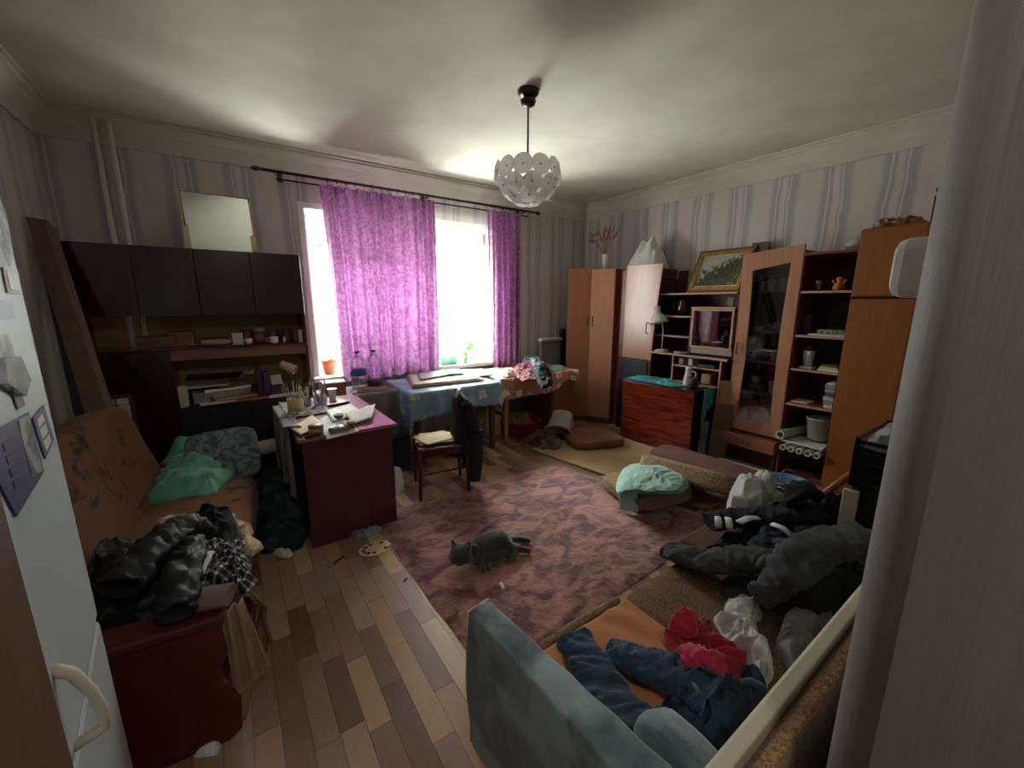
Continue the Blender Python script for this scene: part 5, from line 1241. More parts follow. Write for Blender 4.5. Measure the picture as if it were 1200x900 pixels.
# ================================================================ open shelf column
oc = thing('bookcase', 'narrow reddish open bookcase between glass cabinet and orange closet', 'bookcase', (4.37, 1.33, 0))
OY0, OY1 = 1.165, 1.525
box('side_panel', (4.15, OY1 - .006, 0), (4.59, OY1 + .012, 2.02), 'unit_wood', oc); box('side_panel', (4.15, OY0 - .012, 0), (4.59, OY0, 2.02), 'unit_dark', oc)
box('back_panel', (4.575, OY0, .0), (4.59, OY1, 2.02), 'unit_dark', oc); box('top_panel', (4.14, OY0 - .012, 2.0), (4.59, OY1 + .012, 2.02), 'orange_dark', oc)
for z in (1.70, 1.32, 1.02, .70, .35):
    s_ = box('shelf', (4.156, OY0, z - .018), (4.575, OY1 - .006, z), 'unit_wood', oc); box('edge_strip', (4.15, OY0, z - .018), (4.156, OY1 - .006, z), 'edge_pale', s_)
fg = thing('figurine', 'small reddish seated figurine on the top shelf of the open bookcase', 'figurine', (4.25, 1.29, 1.70))
MB().lathe([(0, 0), (.035, 0), (.04, .03), (.025, .06), (.012, .07), (.022, .085), (.024, .1), (.012, .115), (0, .118)], (4.25, 1.285, 1.70), 16).tube([(4.25, 1.26, 1.75), (4.24, 1.24, 1.79)], .008, 6).tube([(4.25, 1.31, 1.75), (4.24, 1.33, 1.79)], .008, 6).build('figure_body', 'terracotta', fg, smooth=True)
gl = thing('glass_ornament', 'dark glass ornament left of the reddish figurine', 'ornament', (4.25, 1.43, 1.70))
MB().lathe([(0, 0), (.03, 0), (.012, .02), (.03, .05), (.035, .08), (.03, .1), (0, .05)], (4.25, 1.43, 1.70), 14).build('ornament_body', 'chrome', gl, smooth=True)
pp = thing('dark_picture', 'dark unframed painting at back of the second bookcase shelf', 'picture', (4.5, 1.28, 1.32))
MB().box((4.50, 1.175, 1.325), (4.52, 1.41, 1.63)).build('picture_frame', 'black', pp); MB().box((4.494, 1.19, 1.34), (4.50, 1.395, 1.615)).build('canvas', 'dark_stuff', pp)
closedbox((4.24, 1.44, 1.32), (4.36, 1.50, 1.50), 'purple_box', 'upright_book', 'dark upright book at left of second bookcase shelf', 'book')
closedbox((4.2, 1.18, 1.32), (4.4, 1.44, 1.335), 'paper', 'magazine', 'white magazine flat on second bookcase shelf', 'magazine')
solo(MB().obox((4.29, 1.28, 1.356), (.16, .2, .035), (0, 0, .06)), 'patterned_box', 'grey_pattern', 'flat patterned box lying on the magazine in the bookcase', 'box', bevel=.002)
mc = thing('grinder', 'pale kitchen grinder with dark top on the third bookcase shelf', 'grinder', (4.25, 1.42, 1.02))
MB().box((4.2, 1.375, 1.02), (4.3, 1.475, 1.04)).build('base', 'white_card', mc, bevel=.004)
MB().lathe([(.035, 0), (.03, .02), (.04, .07), (.045, .14), (0, .14)], (4.25, 1.425, 1.04), 18).build('grinder_body', 'tub_white', mc, smooth=True)
MB().lathe([(0, 0), (.03, 0), (.03, .04), (0, .045)], (4.25, 1.425, 1.18), 18).build('lid', 'dark_stuff', mc, smooth=True)
for k, (h, m, lb) in enumerate(((.018, 'paper', 'lowest white book in the stack beside the grinder'), (.02, 'cream_paper', 'middle cream book in the stack beside the grinder'), (.015, 'olive', 'top green book in the stack beside the grinder'))):
    z = 1.02 + (0, .018, .038)[k]; closedbox((4.19, 1.175 + .01 * k, z), (4.34, 1.33 - .012 * k, z + h), m, 'book', lb, 'book', bevel=.002)
for k in range(6):
    closedbox((4.19 + .004 * (k % 2), 1.18, .70 + k * .035), (4.36, 1.245 + .006 * (k % 3), .70 + k * .035 + .032), ('paper', 'pale_blue', 'white_card', 'brush_dark', 'pale_blue', 'beige')[k], 'book', ('lowest white book', 'second, pale blue book', 'third, white book', 'fourth, mauve book', 'fifth, pale blue book', 'topmost beige book')[k] + ' of the stack on the fourth bookcase shelf', 'book', bevel=.002)
closedbox((4.16, 1.25, .70), (4.34, 1.50, .712), 'red_plastic', 'red_folder', 'white and red folder flat on the fourth bookcase shelf', 'folder')
closedbox((4.17, 1.36, .712), (4.33, 1.49, .722), 'paper', 'paper_pad', 'white paper pad lying on the red folder', 'paper')
closedbox((4.17, 1.18, .705 + .21), (4.33, 1.24, .925), 'paper', 'paper_pad', 'white pad on top of the bookcase book stack', 'paper')
bkt = thing('bucket', 'grey-white bucket on the bottom bookcase shelf', 'bucket', (4.3, 1.25, .40))
MB().lathe([(0, 0), (.075, 0), (.10, .19), (.108, .19), (.108, .2), (.095, .2), (.07, .01), (0, .01)], (4.29, 1.28, .385), 24).build('bucket_body', 'tub_white', bkt, smooth=True)
MB().tube([(4.29 + .1 * math.cos(a), 1.28 + .1 * math.sin(a), .575) for a in [k * PI / 10 for k in range(11)]], .004, 6).build('handle', 'chrome', bkt)
mat('green_paper', '#a5b58a', '#b6c49b', rough=.7, scale=4)
def roll(a, b, r, m, label, name='paper_roll', inner=.7):
    a = Vector(a); b = Vector(b); mb = MB(); d = (b - a).normalized(); u = d.orthogonal().normalized(); v = d.cross(u); n = 20
    Rg = [[p + u * (rr_ * math.cos(2 * PI * k / n)) + v * (rr_ * math.sin(2 * PI * k / n)) for k in range(n)] for p, rr_ in ((a, r), (b, r), (b, r * inner), (a, r * inner))]
    V = [[mb.bm.verts.new(p) for p in rg] for rg in Rg]
    for i in range(4):
        A, B = V[i], V[(i + 1) % 4]
        for k in range(n): mb.bm.faces.new((A[k], A[(k + 1) % n], B[(k + 1) % n], B[k]))
    return solo(mb, name, m, label, 'roll', 'paper rolls at the bottom of the bookcase', smooth=False)
roll((4.06, 1.50, .41), (4.50, 1.42, .41), .04, 'green_paper', 'pale green paper roll on the bottom bookcase shelf')
box('roll_sheet', (4.07, 1.17, .352), (4.5, 1.48, .368), 'paper', None, label='white paper sheet lying under the green roll in bookcase', cat='paper')
for k in range(5): roll((4.05, 1.20 + k * .065, .30), (4.50, 1.20 + k * .065, .30), .026, 'paper', ('first', 'second', 'third', 'fourth', 'fifth')[k] + ' white paper roll from the orange closet under the bookcase shelf')
box('lower_rack', (4.16, OY0, .258), (4.575, OY1 - .006, .27), 'unit_wood', oc)

# ================================================================ orange closet
wood('closet_orange', '#8a4f1f', '#955a27', 'z', rough=.45)
ct = thing('closet', 'tall orange-brown two-tier closet at the right wall behind the clothes heap', 'closet', (4.34, .8, 0))
CY0, CY1 = .40, 1.15
box('lower_body', (4.12, CY0, 0), (4.59, CY1, 1.63), 'closet_orange', ct, bevel=.002)
box('upper_body', (4.12, CY0, 1.65), (4.59, CY1, 2.16), 'closet_orange', ct, bevel=.002)
box('gap_strip', (4.135, CY0 + .01, 1.63), (4.58, CY1 - .01, 1.65), 'dark_gap', ct)
for z0, z1 in ((.02, 1.62), (1.66, 2.15)):
    box('door', (4.10, CY0 + .375, z0), (4.12, CY1 - .002, z1), 'closet_orange', ct, bevel=.002); box('door', (4.10, CY0, z0), (4.12, CY0 + .372, z1), 'closet_orange', ct, bevel=.002)
mat('tortoise', '#8a5a30', '#e0cfae', rough=.35, scale=22, contrast=(.45, .55)); mat('basket_brown', '#9a6f3a', '#b3864b', rough=.8, scale=16)
hh = py(1055, 256, .98)
solo(heap([(4.16, 1.06), (4.14, .94), (4.2, .84), (4.36, .84), (4.4, .98), (4.3, 1.06)], 2.16, .09, .03, 12, 5), 'straw_basket', 'basket_brown', 'tan woven bundle on top of the orange closet', 'basket', smooth=True)
solo(heap([(4.12, 1.09), (4.12, 1.0), (4.2, .96), (4.26, 1.02), (4.22, 1.1)], 2.16, .07, .03, 22, 6), 'shell_ornament', 'tortoise', 'mottled brown and white ornament left of the tan bundle', 'ornament', smooth=True)
db3 = thing('dark_box', 'dark box with pale band on top of the orange closet beside the wall', 'box', (4.2, .72, 2.16))
box('box_body', (4.13, .62, 2.16), (4.3, .78, 2.38), 'navy_side', db3); box('pale_band', (4.126, .616, 2.33), (4.304, .784, 2.355), 'white_card', db3)
cpx = thing('wall_clock', 'small white round object hanging on the wall above bookcase', 'dish', (4.585, 1.27, 2.12))
MB().lathe([(0, 0), (.05, 0), (.045, .012), (0, .016)], (4.575, 1.33, 2.10), 20, rot=(0, -PI / 2, 0)).build('dish_body', 'ceramic', cpx, smooth=True)
solo(MB().box((4.40, 1.2, 2.02), (4.44, 1.32, 2.07)), 'glass_tray', 'clear_plastic', 'low glass tray on top of the open bookcase', 'tray')
# ================================================================ folded mahogany table
mat('mahogany', '#4a160e', '#82301c', rough=.22, scale=3.2, stretch=(.6, .6, 6), detail=6, contrast=(.35, .65), coat=.5, distort=1.5)
mat('mahogany_dark', '#1e0d12', '#2a1218', rough=.3, scale=4)
gt = thing('folding_table', 'folded glossy mahogany drop-leaf table standing before the hutch', 'table', (3.95, 2.66, 0))
GTX, GTY0, GTY1 = 3.79, 2.21, 3.11
box('front_leaf', (GTX, GTY0, .02), (GTX + .022, GTY1, .70), 'mahogany', gt, bevel=.003)
box('table_body', (GTX + .04, GTY0 + .02, .0), (GTX + .30, GTY1 - .02, .695), 'mahogany_dark', gt)
box('rear_leaf', (GTX + .32, GTY0, .02), (GTX + .34, GTY1, .70), 'mahogany_dark', gt)
box('centre_top', (GTX + .0, GTY0, .70), (GTX + .34, GTY1, .722), 'mahogany_dark', gt, bevel=.003)
mat('teal', '#2f8f93', '#3fa5a6', rough=.85, scale=6, sheen=.2)
solo(heap([(3.82, 3.08), (3.84, 2.75), (3.83, 2.5), (3.95, 2.42), (4.08, 2.55), (4.1, 2.85), (4.08, 3.08)], .722, .035, .018, 9, 4), 'teal_cloth', 'teal', 'teal cloth bunched along the top of the folded mahogany table', 'cloth', smooth=True)
def tfn(u, v):
    y = 2.205 - .02 - .012 * math.sin(u * 9); x = 3.93 + u * .2; z = .73 - v * (.36 - .2 * u)
    return (x, y - .006 * math.sin(v * 6), z)
solo(MB().grid(tfn, 16, 16), 'teal_towel', 'teal', 'dark teal towel hanging over the near end of the mahogany table', 'towel', smooth=True, solid=.006)
mg = mug((3.95, 2.33, .722), .05, .11, 'dark_stuff', 'dark mug with pale rim on the mahogany table', handle=-PI / 2)
sheet([(800, 452), (838, 456), (842, 448), (806, 446)], .724, 'white_card', 'white paper under the dark mug on the mahogany table', .006, 7)
kt = thing('watering_jug', 'small white kettle standing behind the teal cloth on the mahogany table', 'jug', (4.03, 2.42, .722))
MB().lathe([(0, 0), (.045, 0), (.05, .05), (.035, .12), (.03, .17), (.038, .2), (0, .2)], (4.04, 2.44, .722), 16).build('jug_body', 'ceramic', kt, smooth=True)
MB().tube([(4.04, 2.40, .88), (4.04, 2.35, .87), (4.04, 2.36, .78)], .007, 6).build('handle', 'ceramic', kt, smooth=True)
closedbox((4.065, 3.0, 0), (4.078, 3.42, .93), 'navy_side', 'standing_board', 'black panel standing between the mahogany table and wardrobe', 'board')
def board(p0, p1, h, th, lean, m, label, name='leaning_board'):
    p0 = Vector(p0); p1 = Vector(p1); d = (p1 - p0).normalized(); n = Vector((-d.y, d.x, 0)) * th; l = Vector((lean, 0, h))
    return solo(MB().extrude([p0, p1, p1 + l, p0 + l], n), name, m, label, 'board', bevel=.002)
board((3.98, 2.12, 0), (4.06, 1.97, 0), .58, .02, .08, 'old_board', 'grey-brown board leaning beside the mahogany table near end')
board((4.06, 2.10, 0), (4.13, 2.0, 0), .82, .015, .02, 'light_wood', 'tall pale narrow board leaning by the glass cabinet')
board((3.88, 2.17, 0), (3.94, 2.12, 0), .40, .01, .03, 'chrome', 'low grey metal panel at the corner of the mahogany table')
closedbox((3.99, 1.15, .0), (4.06, 2.02, .022), 'white_paint', 'white_plank', 'long white plank lying on floor before the glass cabinet', 'board', bevel=.003)

# ================================================================ rug
mat('rug_pile', '#5a2526', '#a26c60', rough=1.0, scale=5.5, detail=14, contrast=(.40, .62), bump=.6, bscale=90, sheen=.4, distort=1.0, stretch=(1, 1.5, 1))
RTL, RTR, RBR, RBL = [Vector(v) for v in ((.72, 2.93, 0), (2.56, 2.89, 0), (2.86, 1.36, 0), (.75, 1.22, 0))]
def rfn(u, v):
    p = (RTL.lerp(RTR, u)).lerp(RBL.lerp(RBR, u), v)
    ed = min(u * 18, (1 - u) * 18, v * 16, (1 - v) * 16, 1)
    z = .004 + .016 * min(1, ed * 1.5) + .006 * noise.noise(Vector((p.x * 4, p.y * 4, 0))) * ed + .004 * noise.noise(Vector((p.x * 40, p.y * 40, 0)))
    wv = .008 * noise.noise(Vector((p.x * 5, p.y * 5, 3)))
    return (p.x + wv, p.y + wv, max(.002, z))
solo(MB().grid(rfn, 190, 150), 'rug', 'rug_pile', 'mottled dusty pink and maroon shaggy rug in the middle of the room', 'rug', smooth=True, solid=0)
mat('lino', '#b08f6a', '#c0a07b', rough=.4, scale=4)
ln = thing('linoleum_sheet', 'beige linoleum sheet lying between rug and mahogany table', 'floor sheet', (3.2, 2.4, 0))
MB().prism([(2.60, 3.36), (3.78, 3.45), (3.76, 1.55), (2.92, 1.50)], 0.001, .006).build('sheet', 'lino', ln)
MB().prism([(2.585, 3.36), (2.60, 3.36), (2.925, 1.50), (2.905, 1.50)], .001, .014).build('edge_roll', 'old_board', ln)

# cushions
mat('tweed', '#7a5c3f', '#a08362', rough=.95, scale=90, detail=3, bump=.4, contrast=(.35, .65))
mat('tweed_side', '#5d4431', '#6b503b', rough=.95, scale=70, bump=.2)
mat('brown_flat', '#7b5138', '#8a5e43', rough=.85, scale=6)
def cushion(cx_, cy_, sx_, sy_, h, rz, z, m, label, name='seat_cushion', tilt=0, side=None):
    mb = soft((-sx_ / 2, -sy_ / 2, 0), (sx_ / 2, sy_ / 2, h), 10, .012, .006, cx_, 4)
    q = Matrix.Rotation(rz, 3, 'Z') @ Matrix.Rotation(tilt, 3, 'X')
    for v in mb.bm.verts: v.co = q @ v.co + Vector((cx_, cy_, z))
    return solo(mb, name, m, label, 'cushion', 'loose sofa cushions on the floor', smooth=True)
cushion(3.36, 3.17, .62, .56, .10, R(-22), .008, 'brown_flat', 'flat tan cushion on floor before the corner wardrobe')
cushion(2.72, 1.93, .58, .54, .13, R(-12), .024, 'tweed', 'tweedy square cushion under the folded mint clothes')
mat('plum_brown', '#5c3a33', '#6a463d', rough=.9, scale=6)
cushion(3.56, 1.90, .34, 1.05, .12, R(3), .024, 'plum_brown', 'long plum-brown slab cushion behind the speckled bolster')
# speckled bolster
mat('speckle', '#6d4e33', '#b39474', rough=.95, scale=110, detail=2, contrast=(.4, .55), bump=.3)
b0, b1 = pz(752, 540, .22), pz(856, 572, .20)
dd_ = (b1 - b0); dd_.z = 0; L_ = dd_.length; an = math.atan2(dd_.y, dd_.x)
mb = soft((-L_ / 2, -.13, -.075), (L_ / 2, .13, .075), 12, .0, .006, 9, 4)
for v in mb.bm.verts:
    q = Matrix.Rotation(an, 3, 'Z') @ (Matrix.Rotation(R(-28), 3, 'X') @ v.co); v.co = q + (b0 + b1) / 2 + Vector((.03, .0, -.01))
solo(mb, 'bolster_cushion', 'speckle', 'long speckled bolster cushion lying before the mahogany table', 'cushion', 'loose sofa cushions on the floor', smooth=True)
solo(heap([(3.0, 1.95), (2.98, 1.6), (3.2, 1.5), (3.45, 1.6), (3.4, 2.2), (3.2, 2.3)], 0.008, .10, .015, 5, 3), 'dark_blanket', 'tweed_side', 'dark brown blanket beneath the speckled bolster', 'blanket', smooth=True)
mat('mint', '#8fb3a6', '#a9c8bb', rough=.95, scale=6, sheen=.2)
mn = thing('folded_clothes', 'stack of folded mint green clothes on the tweedy square cushion', 'clothes', (2.75, 2.05, .17))
for k in range(5):
    z = .165 + k * .022
    o_ = [pz(*q, z) for q in ((722, 578), (724, 560), (738, 545), (775, 542), (800, 552), (812, 562), (800, 578), (765, 580), (740, 578))]
    c = sum(o_, Vector()) / len(o_); s_ = 1 - k * .05
    heap([c + (p - c) * s_ for p in o_], z, .035, .014, 9, 3 + k).build('garment', 'mint', mn, smooth=True)
def mfn(u, v):
    p = pz(722 + u * 22, 572 + u * 3, .18); return (p.x - .03 * v, p.y - .05 * v - .02, .19 - v * .15 + .006 * math.sin(u * 14))
MB().grid(mfn, 12, 10).build('hanging_corner', 'mint', mn, smooth=True, solid=.005)

# ================================================================ cat
mat('cat_fur', '#242325', '#3b3938', rough=.9, scale=14, detail=6, sheen=.5, bump=.4, bscale=120)
H0 = pz(541, 653, .08); T0 = pz(590, 637, .08)
cdir = (T0 - H0); cdir.z = 0; ca = math.atan2(cdir.y, cdir.x)
cat = thing('cat', 'grey cat lying on its side on the pink rug looking at the camera', 'cat', (H0.x, H0.y, .02), rz=ca)
# local frame: origin under the head, +x towards the rump, -y towards the camera
def hd(p):
    q = Matrix.Rotation(R(-38), 3, 'Z') @ Vector(p); return q
cb = MB()
cb.ball((.24, -.045, .035), (.16, .05, .036), 20).tube([(.08, .0, .06), (.12, .01, .062), (.18, .015, .064), (.25, .02, .064), (.31, .02, .064), (.37, .02, .06), (.42, .02, .05), (.44, .02, .045)], [.045, .062, .072, .076, .078, .074, .05, .02], 20, flat=.88).ball((.075, -.005, .066), (.085, .055, .052), 18)
n0_ = len(cb.bm.verts)
cb.ball((.0, -.01, .082), (.056, .052, .05), 20).ball((-.02, -.045, .065), (.024, .018, .018), 12).ball((.008, -.05, .064), (.022, .018, .018), 12)
cb.ball((-.03, -.02, .07), (.03, .03, .028), 12).ball((.032, -.02, .07), (.03, .03, .028), 12)
for s_ in (-.034, .034):
    q = MB(); cb.lathe([(.021, 0), (.014, .018), (.004, .036), (0, .038)], (s_, 0.0, .118), 10, rot=(0, R(18) * (1 if s_ > 0 else -1), 0), sy=.55)
head_ = set(list(cb.bm.verts)[n0_:])
# front legs: one folded in front, one stretched down past the chin
cb.tube([(.14, -.04, .04), (.125, -.07, .028), (.11, -.10, .02), (.10, -.125, .018)], [.034, .025, .018, .019], 10)
cb.tube([(.17, -.05, .035), (.16, -.08, .025), (.155, -.10, .02), (.14, -.12, .018)], [.034, .024, .019, .019], 10)
# hind legs: thigh with knee forward, hock back, long paw stretched out
cb.tube([(.34, .0, .06), (.39, -.05, .045), (.45, -.05, .03), (.51, -.075, .022), (.54, -.09, .018)], [.06, .042, .024, .019, .018], 10)
cb.tube([(.35, .03, .05), (.38, -.05, .03), (.36, -.085, .02), (.33, -.10, .018)], [.055, .035, .02, .018], 10)
for v in cb.bm.verts: v.co = Vector((v.co.x * .80 + (.0 if v.co.x > .07 else 0), v.co.y * 1.12, v.co.z * 1.12)) if v not in head_ else hd((v.co.x * 1.25 , v.co.y * 1.3 - .01, v.co.z * 1.2))
cb.build('body', 'cat_fur', cat, local=True, remesh=.006, smooth=True)
MB().tube([(.31, .03, .05), (.37, .04, .04), (.42, .04, .03), (.46, .02, .022), (.49, -.01, .02)], [.028, .024, .021, .019, .012], 10).build('tail', 'cat_fur', cat, local=True, smooth=True)
mat('cat_eye', '#a8762a', rough=.1, coat=.5); mat('cat_nose', '#2a2226', rough=.4); mat('cat_ear', '#8d6a62', rough=.8)
for s_ in (-.022, .022):
    ey = MB().ball(hd((s_ * 1.1 - .004, -.073, .110)), (.010, .009, .011), 12).build('eye', 'cat_eye', cat, local=True, smooth=True)
    MB().ball(hd((s_ * 1.1 - .004, -.081, .110)), (.0035, .003, .008), 8).build('pupil', 'black', ey, local=True, smooth=True)
    MB().lathe([(.013, 0), (.008, .014), (0, .026)], hd((s_ * 1.95, -.024, .147)), 8, rot=(0, R(18) * (1 if s_ > 0 else -1), 0), sy=.25).build('inner_ear', 'cat_ear', cat, local=True)
MB().ball(hd((-.007, -.090, .085)), (.007, .005, .005), 8).build('nose', 'cat_nose', cat, local=True, smooth=True)

# ================================================================ small things on the floor
mat('palette_wood', '#d9b98a', '#e6cba2', rough=.5, scale=5)
pal = thing('artist_palette', 'wooden artist palette with paint dabs on floor by the desk', 'palette', tuple(pz(440, 643, 0)))
pc = pz(440, 643, 0); u_ = (pz(458, 637, 0) - pz(422, 649, 0)).normalized(); v_ = Vector((-u_.y, u_.x, 0)); mb = MB(); rim = []
for k in range(40):
    a = 2 * PI * k / 40; r = 1 - .38 * math.exp(-((a - 5.6) / .28) ** 2); rim.append(pc + u_ * (.105 * r * math.cos(a)) + v_ * (.078 * r * math.sin(a)))
mb.prism([(p.x, p.y) for p in rim], .001, .007).build('palette_board', 'palette_wood', pal)
for k, m in enumerate(('red_plastic', 'white_card', 'blue_label', 'bag_brown', 'terracotta', 'olive', 'dark_stuff', 'crimson')):
    a = .8 + k * .52; p = pc + u_ * (.075 * math.cos(a)) + v_ * (.052 * math.sin(a)); MB().lathe([(.013, .0), (.010, .004), (0, .006)], (p.x, p.y, .0068), 10, sx=1.2).build('paint_dab', m, pal, smooth=True)
p = pc + u_ * .055 + v_ * -.035; MB().lathe([(.012, 0), (0, .001)], (p.x, p.y, .0075), 12).build('thumb_hole', 'dark_gap', pal)
solo(heap([pz(*q, 0) for q in ((406, 627), (412, 620), (428, 618), (444, 616), (447, 624), (430, 630), (414, 632))], 0, .05, .02, 12, 3), 'crumpled_rag', 'greyblue_cloth', 'grey crumpled paint rag on floor between desk and palette', 'rag', smooth=True)
fb = thing('paintbrush', 'long dark paintbrush lying on floor left of the palette', 'brush', tuple(pz(392, 658, 0)))
MB().tube([pz(403, 652, .006), pz(390, 661, .006)], .0055, 8).build('handle', 'black', fb, smooth=True); MB().tube([pz(390, 661, .006), pz(386, 664, .006), pz(382, 666, .004)], [.006, .007, .002], 8).build('bristles', 'beige', fb, smooth=True)
solo(heap([pz(*q, .02) for q in ((584, 684), (588, 683), (592, 689), (589, 691))], .02, .012, .004, 20, 3), 'paper_scrap', 'white_cloth', 'small white scrap on the rug in front of the cat', 'scrap', smooth=True)
solo(MB().obox(pz(475, 679, .004), (.03, .012, .006), (0, 0, .6)), 'dark_crumb', 'dark_stuff', 'tiny dark stick on the floor at the left rug edge', 'scrap')

# ================================================================ sofa bottom right
mat('slate_velour', '#42565a', '#8a9d9e', rough=.8, scale=5.5, sheen=.4, detail=9, contrast=(.40, .62), bump=.5, bscale=14, distort=.6)
mat('cream_edge', '#d3ccb2', '#c7bfa3', rough=.7, scale=4)
mat('scroll_fabric', '#7a5436', '#a58058', rough=.9, scale=38, detail=1, contrast=(.45, .55), distort=3, sheen=.2)
mat('orange_sheet', '#b0703c', '#bd7d48', rough=.85, scale=3, sheen=.2)
mat('tweed_gold', '#5e4630', '#86694a', rough=.95, scale=150, detail=2, contrast=(.4, .58), bump=.4)
s2 = thing('sofa', 'unfolded sofa with slate velour arm and low patterned back at lower right', 'sofa', (1.3, .6, 0))
SZ = .40
# arm at the left
A0, A1 = pz(572, 716, .60), pz(746, 890, .60)
aq = [(.545, 1.035), (.635, 1.035), (.69, .36), (.57, .33)]
arm = MB(); nA, nB = 26, 14
def armfn(u, v):
    # u along the arm (far -> near), v over its section
    y = 1.03 - u * .70; x0 = .545 + u * .045; x1 = .628 + u * .075; bulge = .015 * noise.noise(Vector((u * 4, v * 3, 2)))
    zt = .605 - .01 * u + .006 * noise.noise(Vector((u * 9, 1, 2)))
    va = .36
    if v < va: z = .06 + (zt - .06) * (v / va) ** .8; return (x0 - .015 * math.sin(v / va * PI) + bulge * (1 - v / va), y, z)
    if v < 1 - va: k = (v - va) / (1 - 2 * va); return (x0 + (x1 - x0) * k, y, zt + .010 * math.sin(k * PI))
    z = zt - (zt - .06) * ((v - 1 + va) / va) ** 1.25; return (x1 + bulge * .3, y, z)
arm.grid(armfn, nA, 50)
arm.bm.verts.ensure_lookup_table()
for i in (0, nA): arm.bm.faces.new([arm.bm.verts[i * 51 + j] for j in range(51)])
arm.build('armrest', 'slate_velour', s2, smooth=True)
e_ = bpy.data.objects['armrest']; k_ = e_.modifiers.new('bevel', 'BEVEL'); k_.width = .008; k_.segments = 2; k_.angle_limit = R(50)
# seam piping along the far edge of the arm
MB().tube([(.545, 1.034, .07), (.548, 1.034, .30), (.545, 1.034, .60), (.625, 1.034, .61)], .004, 6).build('piping', 'cream_edge', s2, smooth=True)
# seat: two cushions
def seatpad(x0, x1, y0, y1, m, name, seed):
    return soft((x0, y0, SZ - .17), (x1, y1, SZ), 12, .006, .004, seed, 3, 16.0).build(name, m, s2, smooth=True)
seatpad(.66, 1.215, .34, .94, 'orange_sheet', 'seat_cushion', 2)
o = seatpad(1.22, 1.86, .34, .955, 'tweed_gold', 'seat_cushion', 3); o['label'] = 'tweedy gold-brown seat cushion'
def shf(u, v):
    x, y = .665 + u * .545, .35 + v * .565
    f_ = math.sin((x * .9 + y * .45 + .04 * noise.noise(Vector((x * 5, y * 5, 2)))) * 60) * max(0, min(1, (y - .62) * 5)) * max(0, min(1, (x - .85) * 5))
    return (x, y, SZ + .012 + .004 * f_ + .003 * ridge(Vector((x, y, 1)), 6, 2))
MB().grid(shf, 60, 60).build('sheet', 'orange_sheet', s2, smooth=True, solid=.002)
MB().tube([(.70, .945, SZ - .012), (.95, .955, SZ - .008), (1.2, .95, SZ - .008)], .016, 10).build('seat_piping', 'tweed', s2, smooth=True)
box('seat_front', (.64, .90, .05), (1.88, .93, SZ - .13), 'tweed_side', s2)
box('base_frame', (.64, .30, .02), (1.9, .90, SZ - .18), 'dark_gap', s2)
box('grey_pad', (1.5, .36, SZ - .05), (1.95, .56, SZ + .004), 'grey_board', s2, bevel=.01)
# backrest: low slanting board, cream edge on top, scroll fabric outside
def bk_q(x, z, d): return (x, .335 - .06 - (z - .2) * .0 + d, z)
MB().extrude([(.72, .300, .0), (.72, .300, .555), (.72, .275, .60), (.72, .245, .60), (.72, .245, .0)], (1.75, 0, 0)).build('backrest_panel', 'scroll_fabric', s2, bevel=.006)
MB().extrude([(.72, .335, .18), (.72, .335, .60), (.72, .325, .608), (.72, .296, .608), (.72, .301, .18)], (1.75, 0, 0)).build('backrest_lining', 'cream_edge', s2, bevel=.004)
# short blunt end piece at the near left
eb = soft((.715, .20, .08), (.86, .50, .60), 10, .01, .008, 6, 4, 14.0)
for v in eb.bm.verts:
    if v.co.z > .35: v.co.z -= max(0, v.co.x - .76) * .55 + max(0, .40 - v.co.y) * .18
eb.build('end_bolster', 'slate_velour', s2, smooth=True)

# clothes on this sofa
mat('denim', '#14263a', '#24405a', rough=.85, scale=5, detail=5, bump=.3, bscale=60, contrast=(.4, .62), sheen=.2)
mat('denim_dark', '#16222f', '#263a4c', rough=.85, scale=5, bump=.2, bscale=60)
mat('red_cloth', '#a3132f', '#c2203f', rough=.85, scale=5, sheen=.3)
mat('charcoal', '#2b2c30', '#4b4d51', rough=.9, scale=5, contrast=(.35, .7), sheen=.05, bump=.15, bscale=60)
mat('grey_cloth2', '#77787a', '#8f9092', rough=.9, scale=5, sheen=.2)
jn = thing('jeans', 'dark blue jeans sprawled over the orange seat of the unfolded sofa', 'jeans', tuple(pz(760, 820, SZ)))
zz = SZ + .045
sleeve([pz(672, 748, zz), pz(690, 775, zz), pz(712, 815, zz), pz(745, 855, zz + .02), pz(785, 870, zz + .03)], [.125, .13, .14, .16, .18], .085, .012, 14, 3, n=26, sub=10).build('trouser_leg', 'denim', jn, smooth=True)
sleeve([pz(716, 762, zz), pz(745, 775, zz + .015), pz(775, 785, zz + .02), pz(806, 795, zz + .02), pz(835, 815, zz + .02)], [.10, .11, .13, .15, .18], .085, .014, 14, 5, n=26, sub=10).build('trouser_leg', 'denim', jn, smooth=True)
heap(pzs([(775, 838), (790, 812), (815, 790), (850, 785), (885, 790), (903, 805), (900, 830), (880, 870), (845, 896), (800, 880)], SZ), SZ, .13, .028, 7, 5, nr=26, na=110).build('trouser_seat', 'denim_dark', jn, smooth=True)
wbp = [pz(868, 800, SZ + .14), pz(880, 798, SZ + .15), pz(893, 804, SZ + .14), pz(903, 815, SZ + .11)]
MB().tube(wbp, .012, 8, flat=.5).build('waistband', 'denim', jn, smooth=True)
MB().tube([pz(812, 800, SZ + .13), pz(820, 812, SZ + .14), pz(806, 822, SZ + .135)], .006, 6, flat=.4).build('pocket_trim', 'denim', jn, smooth=True)
rd = thing('red_shirt', 'crumpled bright red garment heaped on the dark blue jeans', 'clothes', tuple(pz(825, 755, SZ + .05)))
heap(pzs([(780, 752), (782, 728), (800, 718), (820, 726), (850, 742), (872, 765), (870, 790), (850, 800), (815, 785), (790, 768)], SZ + .06), SZ + .02, .12, .035, 8, 2, nr=26, na=100).build('garment', 'red_cloth', rd, smooth=True)
